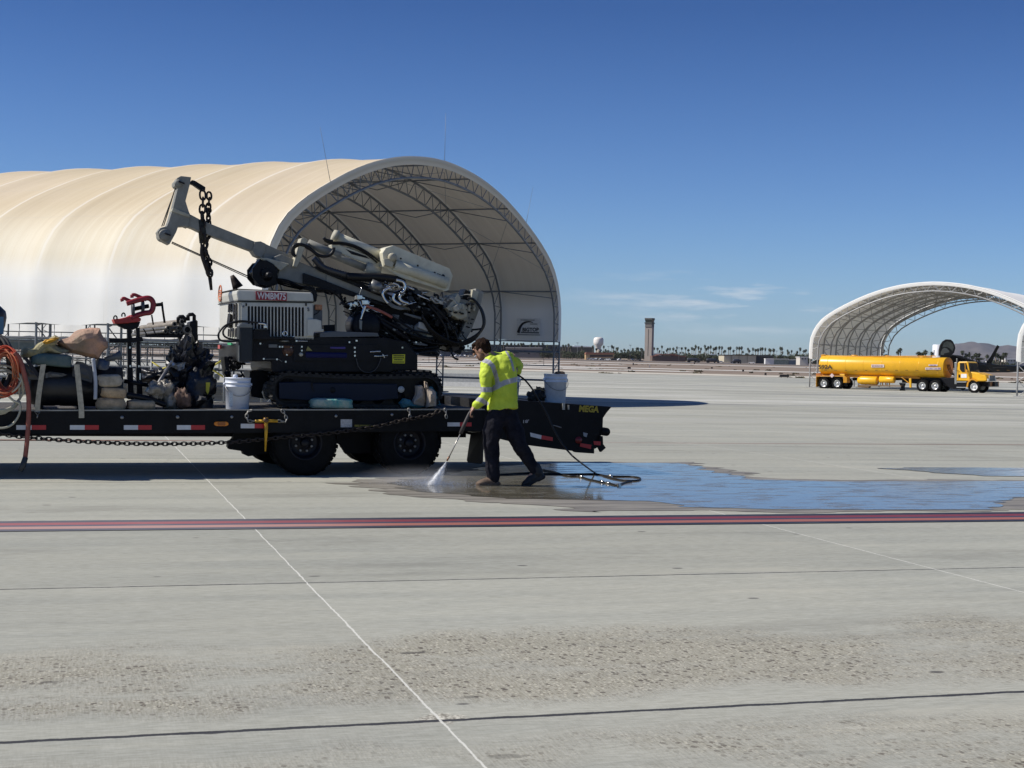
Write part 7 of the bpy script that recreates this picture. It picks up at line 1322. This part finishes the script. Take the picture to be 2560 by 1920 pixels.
# ---- vehicles on the field
VEH = {}
def car_proto(kind, m_):
    r_ = thing(kind, None, None, (0, 0, 0)); b_ = MB()
    if kind == 'parked_car': L_, H_ = 4.5, 1.45; pts = [(-2.25, .3), (2.25, .3), (2.25, .75), (1.3, .9), (.8, 1.4), (-1.0, 1.45), (-1.7, .95), (-2.25, .85)]
    else: pts = [(-2.7, .4), (2.7, .4), (2.7, 1.0), (1.8, 1.1), (1.2, 1.8), (-.2, 1.85), (-.4, 1.15), (-2.7, 1.15)]
    b_.prism([Vector((x, -.9, z)) for x, z in pts], (0, 1.8, 0)); build('car_body', b_, m_, r_)
    g_ = MB(); g_.prism([Vector((x, -.92, z)) for x, z in ((-1.4, 1.0), (1.0, 1.0), (.7, 1.33), (-.9, 1.36))], (0, 1.84, 0)); build('car_windows', g_, GLS, r_)
    for x in (-1.4, 1.45): build('wheel', MB().lathe(Vector((x, -.93, .33)), (0, 1, 0), [(0, 0), (.33, 0), (.33, 1.86), (0, 1.86)], 12), RUB, r_)
    return r_
cols = [('white', (.75, .75, .74)), ('dark grey', (.06, .065, .07)), ('silver', (.4, .41, .42)), ('black', (.02, .02, .022)), ('tan', (.4, .33, .25)), ('dark blue', (.03, .05, .12))]
PR_ = [(a, car_proto('parked_car', mat('car_paint_'+a.replace(' ', '_'), c_, .3))) for a, c_ in cols]; rnd = random.Random(23); used = set()
spots = [(cH, x, 594) for x in range(1215, 1440, 33)]+[(cH, x, 596) for x in range(1480, 1800, 24)]+[(cI, 600, 560), (cI, 640, 552), (cI, 690, 556), (cI, 995, 600), (cI, 1150, 600), (cI, 1960, 628), (cI, 2000, 612), (cI, 2030, 630), (cI, 1370, 606)]+[(cD, x, 1238+(x % 3)*3) for x in range(1150, 1500, 21)]+[(cG, x, 905) for x in (8, 30, 52)]
for k, (c, x, y) in enumerate(spots):
    px, py = c(x, y); a_, P_ = rnd.choice(PR_); Y = 1065.0+rnd.uniform(-12, 12); q = at_y(px, py, Y); q.z = zg(Y); where = {id(cD): 'between the rig and the worker', id(cH): 'near the red roofed building' if x < 1450 else 'left of the control tower', id(cI): 'right of the control tower', id(cG): 'left of the small shelter'}[id(c)]
    lab = f'tiny distant {a_} car {where}'
    if P_ not in used: P_.matrix_world = Matrix.Translation(q); P_.location = q; o = P_; used.add(P_)
    else: o = copy_tree(P_, q, rnd.choice((0, .4, 1.57, 2.9)))
    tag(o, lab, 'car', 'cars parked across the airfield')
for a_, P_ in PR_:
    if P_ not in used:
        for ch in list(P_.children): bpy.data.objects.remove(ch)
        bpy.data.objects.remove(P_)
for k, (x0, x1, y) in enumerate(((575, 740, 602), (812, 975, 606), (1140, 1245, 616))):   # dark tank trucks
    Y = 1040.0; a_, b_ = at_y(*cI(x0, y), Y), at_y(*cI(x1, y), Y); L_ = b_.x-a_.x; q = Vector(((a_.x+b_.x)/2, Y, zg(Y))); r_ = thing('tank_truck', ['dark tank truck nearest the brown building', 'dark tank truck left of the tan warehouse', 'small dark truck in front of the tan warehouse'][k], 'truck', q)
    build('tank', MB().lathe(q-Vector((L_*.48, 0, -1.9)), (1, 0, 0), [(0, 0), (1.1, .2), (1.2, .6), (1.2, L_*.72), (1.0, L_*.76), (0, L_*.76)], 16), mat('dark_truck_tank', (.035, .038, .05), .4), r_)
    build('cab', MB().prism([q+Vector((L_*f, -1.1, z)) for f, z in ((.3, .6), (.48, .6), (.48, 1.6), (.42, 2.7), (.3, 2.7))], (0, 2.2, 0)), mat('truck_cab', (.05, .055, .06), .4), r_)
    mb = MB()
    for f in (-.4, -.3, .15, .4): mb.lathe(q+Vector((L_*f, -1.2, .5)), (0, 1, 0), [(0, 0), (.5, 0), (.5, 2.4), (0, 2.4)], 12)
    build('wheels', mb, RUB, r_)
# taxiway signs and marker boards
def sign(px, py0, py1, pxw, Y, m_, label, name='taxiway_sign'):
    a_, b_ = at_y(px, py1, Y), at_y(px, py0, Y); w_ = pxw/FPX*Y; q = Vector((a_.x, Y, zg(Y))); h = max(.5, b_.z-a_.z); r_ = thing(name, label, 'taxiway sign', q); build('board', MB().box(q+UP*(h*.62), (w_/2, .12, h*.38), (Vector((1, 0, 0)), Vector((0, 1, 0)), UP)), m_, r_)
    mb = MB(); [mb.box(q+Vector((s_*w_*.35, 0, h*.15)), (.05, .05, h*.15)) for s_ in (-1, 1)]; build('leg', mb, GALV, r_)
bs = mat('black_sign_back', (.025, .022, .02), .7)
for (c, x, y0, y1, w_, Y, lab, m_) in ((cI, 883, 650, 670, 4.6, 420, 'small dark taxiway sign below the left palms', bs), (cI, 1268, 660, 686, 4.6, 330, 'dark taxiway sign below the tan warehouse', bs), (cI, 1543, 718, 743, 4.6, 250, 'dark taxiway sign below the white trailer', bs), (cI, 1773, 797, 826, 23, 222, 'wide black board on the apron edge left of the small shelter', bs), (cI, 118, 634, 662, 3, 420, 'pale marker post below the control tower', mat('pale_post', (.6, .55, .5), .8)), (cI, 668, 612, 632, 3, 800, 'tiny dark post left of the tank trucks', bs), (cH, 1650, 676, 695, 8, 330, 'dark low sign left of the pale marker', bs), (cH, 1695, 636, 664, 3, 500, 'thin dark post left of the control tower base', bs)): px, p0 = c(x, y0); p1_ = c(x, y1)[1]; sign(px, p0, p1_, w_, Y, m_, lab)
# ---- palms and trees
LEAF = mat('palm_leaf', (.055, .065, .035), .8, 0, .4, .5); TRUNK = mat('palm_trunk', (.16, .125, .09), .9); LEAF2 = mat('tree_leaf', (.050, .060, .028), .85, 0, .45, .7)
def palm_proto(seed, squat=False):
    rn = random.Random(seed); r_ = thing('palm_tree', None, None, (0, 0, 0)); build('trunk', MB().tube([Vector((0, 0, -.3)), Vector((rn.uniform(-.02, .02), 0, .45)), Vector((rn.uniform(-.03, .03), 0, .93))], [.036, .026, .022], 6), TRUNK, r_)
    mb = MB(); top = Vector((0, 0, .92)); R_ = .17 if not squat else .2
    for k in range(46):
        a = rn.random()*6.283; e = rn.uniform(-1.2, 1.3); d_ = Vector((math.cos(a)*math.cos(e), math.sin(a)*math.cos(e), math.sin(e)*.8)); L_ = R_*rn.uniform(.6, 1.0); s_ = d_.cross(UP).normalized()*.022; m1 = top+d_*L_*.55+UP*.01; t_ = top+d_*L_-UP*.035
        mb.add([top, m1-s_, t_, m1+s_], [[0, 1, 2, 3]]); mb.add([m1-s_*2.2, m1+s_*2.2, t_+s_*1.2], [[0, 1, 2]])
    for k in range(16):                                     # skirt of dead fronds
        a = rn.random()*6.283; q = top+Vector((math.cos(a)*.05, math.sin(a)*.05, -.02)); mb.add([top, q+Vector((.02, 0, -.12)), q+Vector((-.02, .02, -.13))], [[0, 1, 2]])
    build('crown', mb, LEAF, r_, recalc=False); return r_
def tree_proto(seed):
    rn = random.Random(seed); r_ = thing('broadleaf_tree', None, None, (0, 0, 0)); mbt = MB(); mbt.tube([Vector((0, 0, -.2)), Vector((.02, 0, .3)), Vector((0, .02, .6))], [.05, .04, .02], 6)
    for k in range(4): a = k*1.6+rn.random(); mbt.tube([Vector((.02, 0, .3)), Vector((math.cos(a)*.25, math.sin(a)*.25, .62))], [.025, .008], 5)
    build('trunk', mbt, TRUNK, r_); mb = MB(); cl = [Vector((rn.gauss(0, .28), rn.gauss(0, .28), rn.uniform(.28, .82))) for _ in range(13)]
    for c_ in cl:
        for k in range(42):
            d_ = Vector((rn.gauss(0, 1), rn.gauss(0, 1), rn.gauss(0, .8))).normalized(); q = c_+d_*rn.uniform(.10, .21); s_ = .045*rn.uniform(.6, 1.3); u_ = d_.orthogonal().normalized(); v_ = d_.cross(u_); w_ = rn.uniform(-.6, .6); mb.add([q+u_*s_, q+(v_+d_*w_)*s_, q-u_*s_, q-(v_+d_*w_)*s_], [[0, 1, 2, 3]])
    build('crown', mb, LEAF2, r_, recalc=False); return r_
PP = [palm_proto(i, i > 4) for i in range(7)]; TP = [tree_proto(40+i) for i in range(5)]; first = set()
def plant(P_, q, sc, label, cat, group):
    if P_ not in first: first.add(P_); P_.matrix_world = Matrix.Translation(q) @ Matrix.Diagonal((*sc, 1)); o = P_
    else: o = copy_tree(P_, q, rnd.random()*6.28, None, sc)
    return tag(o, label, cat, group)
def zone(px): return 'left of the water tower' if px < 1480 else 'between water tower and control tower' if px < 1606 else 'above the brown building' if px < 1730 else 'above the dark tank trucks' if px < 1810 else 'above the tan warehouse' if px < 1940 else 'left of the small shelter' if px < 2030 else 'seen above the yellow tanker' if px < 2380 else 'between the jet and the right shelter leg'
rnd = random.Random(99)
hand_p = [(cI, x, y) for x, y in ((12, 425), (30, 440), (175, 430), (215, 440), (270, 405), (345, 420), (370, 420), (290, 470), (330, 445), (410, 445), (455, 400), (442, 445), (515, 410), (560, 420), (595, 435), (640, 415), (665, 430), (685, 405), (720, 405), (750, 410), (800, 405), (815, 440), (840, 398), (870, 412), (905, 445), (940, 405), (925, 435), (975, 420), (1005, 415), (1045, 455), (1090, 425), (1110, 428), (1150, 440), (1190, 420), (1222, 405), (1250, 415), (1265, 455), (1330, 410), (1345, 445), (1390, 415), (1420, 455), (1450, 430), (1455, 445), (1485, 430), (1505, 440), (1540, 435), (1590, 440), (1605, 440), (1640, 425), (1650, 430), (1725, 432), (1745, 432), (1750, 465), (1815, 465), (1830, 485), (1865, 447), (1935, 452), (1968, 443), (2015, 442), (2040, 440))]
hand_p += [(cH, x, y) for x, y in ((262, 425), (300, 415), (385, 415), (345, 435), (455, 425), (480, 420), (425, 440), (560, 425), (570, 432), (650, 425), (695, 430), (745, 440), (620, 440), (1128, 445), (1250, 455), (980, 440), (1005, 450), (950, 445), (920, 440), (1370, 465), (1460, 452), (1475, 460), (1525, 460), (1510, 470), (1605, 490), (1690, 480), (1735, 475), (1750, 470), (1790, 475), (1640, 490))]
for (c, x, y) in hand_p:
    px, py = c(x, y); Y = rnd.uniform(1230, 1330); t_ = at_y(px, py-2, Y); h = (t_.z-zg(Y))/1.04; P_ = rnd.choice(PP[:5]); wd_ = rnd.uniform(8, 11.5)
    h = max(6, h*rnd.uniform(.86, 1.04))
    plant(P_, Vector((t_.x, Y, zg(Y))), (wd_, wd_, h), 'tall thin fan palm on the horizon '+zone(px), 'palm tree', 'palms along the horizon')
for k in range(80):
    px = rnd.uniform(1170, 2030); 
    if 1385 < px < 1480 and rnd.random() < .7: continue
    Y = rnd.uniform(1250, 1420); yb = 890+.0237*(px-1280); t_ = at_y(px, yb-rnd.uniform(14, 27), Y); h = (t_.z-zg(Y))/1.04; wd_ = rnd.uniform(6.5, 9.5); plant(rnd.choice(PP[:5]), Vector((t_.x, Y, zg(Y))), (wd_, wd_, h), 'tall thin fan palm on the horizon '+zone(px), 'palm tree', 'palms along the horizon')
for (c, x, y, wd_) in ((cG, 970, 775, 9), (cG, 992, 752, 9), (cG, 1172, 790, 11), (cG, 1205, 800, 14), (cG, 1238, 775, 11), (cG, 1605, 775, 9), (cG, 1637, 812, 10), (cG, 1672, 800, 9), (cG, 1705, 830, 12), (cG, 1740, 805, 12), (cG, 1768, 805, 9), (cG, 1770, 850, 22), (cG, 1850, 820, 9), (cG, 1935, 800, 12), (cG, 1960, 815, 11), (cG, 1990, 835, 16), (cG, 2012, 800, 9), (cG, 2035, 800, 9), (cG, 850, 815, 10), (cG, 1300, 790, 10), (cG, 822, 760, 9)):
    px, py = c(x, y); Y = 760.0; t_ = at_y(px, py-3, Y); h = (t_.z-zg(Y))/1.04; plant(rnd.choice(PP), Vector((t_.x, Y, zg(Y))), (wd_*1.1, wd_*1.1, h), 'fan palm '+zone(px), 'palm tree', 'palms beyond the small shelter')
def trees(lst, lab):
    for (c, x0, x1, ytop, ybot, n_, Y) in lst:
        for k in range(n_):
            x = x0+(x1-x0)*(k+.5)/n_; px, py = c(x+rnd.uniform(-6, 6), ytop); YY = Y+rnd.uniform(-25, 25); t_ = at_y(px, py, YY); h = max(2.5, (t_.z-zg(YY))*rnd.uniform(.55, .95)); w_ = h*rnd.uniform(.75, 1.15); plant(rnd.choice(TP), Vector((t_.x, YY, zg(YY))), (w_, w_, h), 'low dark bushy tree '+zone(px), 'tree', 'dark bushy trees along the horizon')
trees([(cH, 685, 780, 470, 560, 5, 1085), (cH, 925, 1035, 500, 555, 5, 1090), (cH, 1070, 1200, 500, 555, 7, 1120), (cH, 1200, 1400, 500, 545, 9, 1160), (cH, 1420, 1810, 490, 560, 22, 1180), (cI, 165, 600, 478, 510, 16, 1260), (cI, 600, 1030, 488, 540, 22, 1240), (cI, 1030, 1500, 492, 530, 16, 1290), (cI, 1500, 2060, 500, 560, 26, 1230), (cI, 1690, 1720, 480, 560, 2, 1220), (cI, 1970, 2065, 478, 545, 5, 1200), (cG, 885, 955, 812, 830, 4, 900), (cG, 1900, 2085, 850, 900, 9, 1000), (cG, 1560, 1840, 850, 890, 8, 1150), (cG, 0, 80, 782, 830, 5, 1150), (cD, 1080, 1480, 1180, 1230, 10, 1200)], '')
trees([(cA, -50, 1650, 520, 600, 22, 1300)], '')
for P_ in PP+TP:
    if P_ not in first:
        for ch in list(P_.children): bpy.data.objects.remove(ch)
        bpy.data.objects.remove(P_)
for k, (c, x, y0) in enumerate(((cH, 1662, 455), (cH, 1420, 470), (cI, 480, 440), (cI, 1160, 470), (cI, 1680, 480), (cH, 1080, 430), (cI, 25, 470))):
    px, py = c(x, y0); t_ = at_y(px, py, 1100); q = Vector((t_.x, 1100, zg(1100))); r_ = thing('light_pole', 'thin grey light pole rising '+zone(px), 'light pole', q, 0, 'light poles across the airfield'); build('pole', MB().tube([q, Vector((t_.x, 1100, t_.z))], [.16, .10], 6), GALV, r_); build('lamp_head', MB().box(Vector((t_.x, 1100, t_.z)), (.9, .3, .15)), GALV, r_)
# far tree line
mb = MB(); rn = random.Random(4)
for k in range(7000):
    px = rn.uniform(-300, 2800); Y = rn.uniform(1400, 1520); yb = 890+.0237*(px-1280); hgt = 4+3*noise.noise(Vector((px*.02, 1, 2)))+2.5*noise.noise(Vector((px*.08, 3, 2))); q = at_y(px, yb, Y); q.z = zg(Y)+abs(rn.random())*max(2, hgt); s_ = rn.uniform(.6, 1.5); mb.add([q+Vector((-s_, 0, 0)), q+Vector((0, .4, -s_)), q+Vector((s_, 0, 0)), q+Vector((0, -.4, s_))], [[0, 1, 2, 3]])
o = build('distant_treeline', mb, LEAF2, None, recalc=False); tag(o, 'dark continuous line of far trees along the whole horizon', 'tree line', kind='stuff')
# things seen under the left shelter: yellow cross brace stands, barrier wall
YX = mat('yellow_brace', (.55, .45, .06), .6)
for k, (c, A1, A2, B1, B2, lab) in enumerate(((cQ, (1000, 850), (1363, 1085), (1060, 1010), (1325, 840), 'yellow cross brace stand seen left of the white engine cover'), (cQ, (290, 850), (500, 1000), (400, 980), (560, 920), 'yellow cross brace stand seen behind the clamp stand'))):
    Y = 48.0 if k else 46.0; f = lambda q: at_y(*c(*q), Y); r_ = thing('brace_stand', lab, 'brace stand', Vector((f(A1).x, Y, zg(Y)))); build('brace', MB().tube([f(A1), f(A2)], .03, 6), YX, r_); build('brace', MB().tube([f(B1), f(B2)], .03, 6), YX, r_)
    for q in (A1, A2): p_ = f(q); build('leg', MB().tube([Vector((p_.x, Y, p_.z+.1)), Vector((p_.x, Y, zg(Y)))], .03, 6), GALV, r_)
# low concrete barriers inside the shelter
BAR = mat('barrier_concrete', (.50, .50, .48), .85)
for k in range(7):
    Y = 96.0; x = -44+k*6.2; q = Vector((x, Y, zg(Y))); o = build('concrete_barrier', MB().prism([q+Vector((0, a_, b_)) for a_, b_ in ((-.3, 0), (.3, 0), (.15, .3), (.1, .85), (-.1, .85), (-.15, .3))], (5.8, 0, 0)), BAR, None); tag(o, 'pale concrete barrier in the far row seen beneath the long shelter', 'barrier', 'concrete barriers beyond the long shelter')
gb = thing('ground_cart', 'low grey ground support cart seen under the shelter at the left edge', 'cart', Vector((at_y(*cA(230, 560), 60).x, 60, zg(60)))); f = lambda x, y: at_y(*cA(x, y), 60.0)
build('cart_body', MB().prism([f(60, 575), f(330, 575), f(330, 520), f(60, 517)], (0, 1.6, 0)), mat('blue_grey_cart', (.22, .27, .30), .6), gb); build('cart_top', MB().prism([f(55, 518), f(335, 521), f(335, 508), f(55, 505)], (0, 1.7, -.0)), mat('grey_cart_top', (.30, .32, .34), .5), gb)
for x in (90, 300): p_ = f(x, 575); build('wheel', MB().lathe(Vector((p_.x, 59.9, zg(60)+.35)), (0, 1, 0), [(0, 0), (.35, 0), (.35, .2), (0, .2)], 14), RUB, gb); build('strut', MB().tube([p_+Vector((0, .1, 0)), Vector((p_.x, 60.1, zg(60)+.35))], .05, 6), GALV, gb)

# ---- desert air: far things fade towards blue
hz_ = bpy.data.materials.new('haze_air'); hz_.use_nodes = True; t = hz_.node_tree; t.nodes.remove(t.nodes['Principled BSDF']); pv = t.nodes.new('ShaderNodeVolumePrincipled')
pv.inputs['Color'].default_value = (.72, .82, 1.0, 1); pv.inputs['Density'].default_value = 0.000022; pv.inputs['Anisotropy'].default_value = .0; t.links.new(pv.outputs[0], t.nodes['Material Output'].inputs['Volume'])
mb = MB(); mb.box(Vector((0, 6900, 248)), (9500, 7200, 251)); o = build('haze', mb, hz_, None, Vector((0, 0, 0))); o['kind'] = 'stuff'; o['label'] = 'thin pale haze over the airfield fading the far mountains'; o['category'] = 'haze'
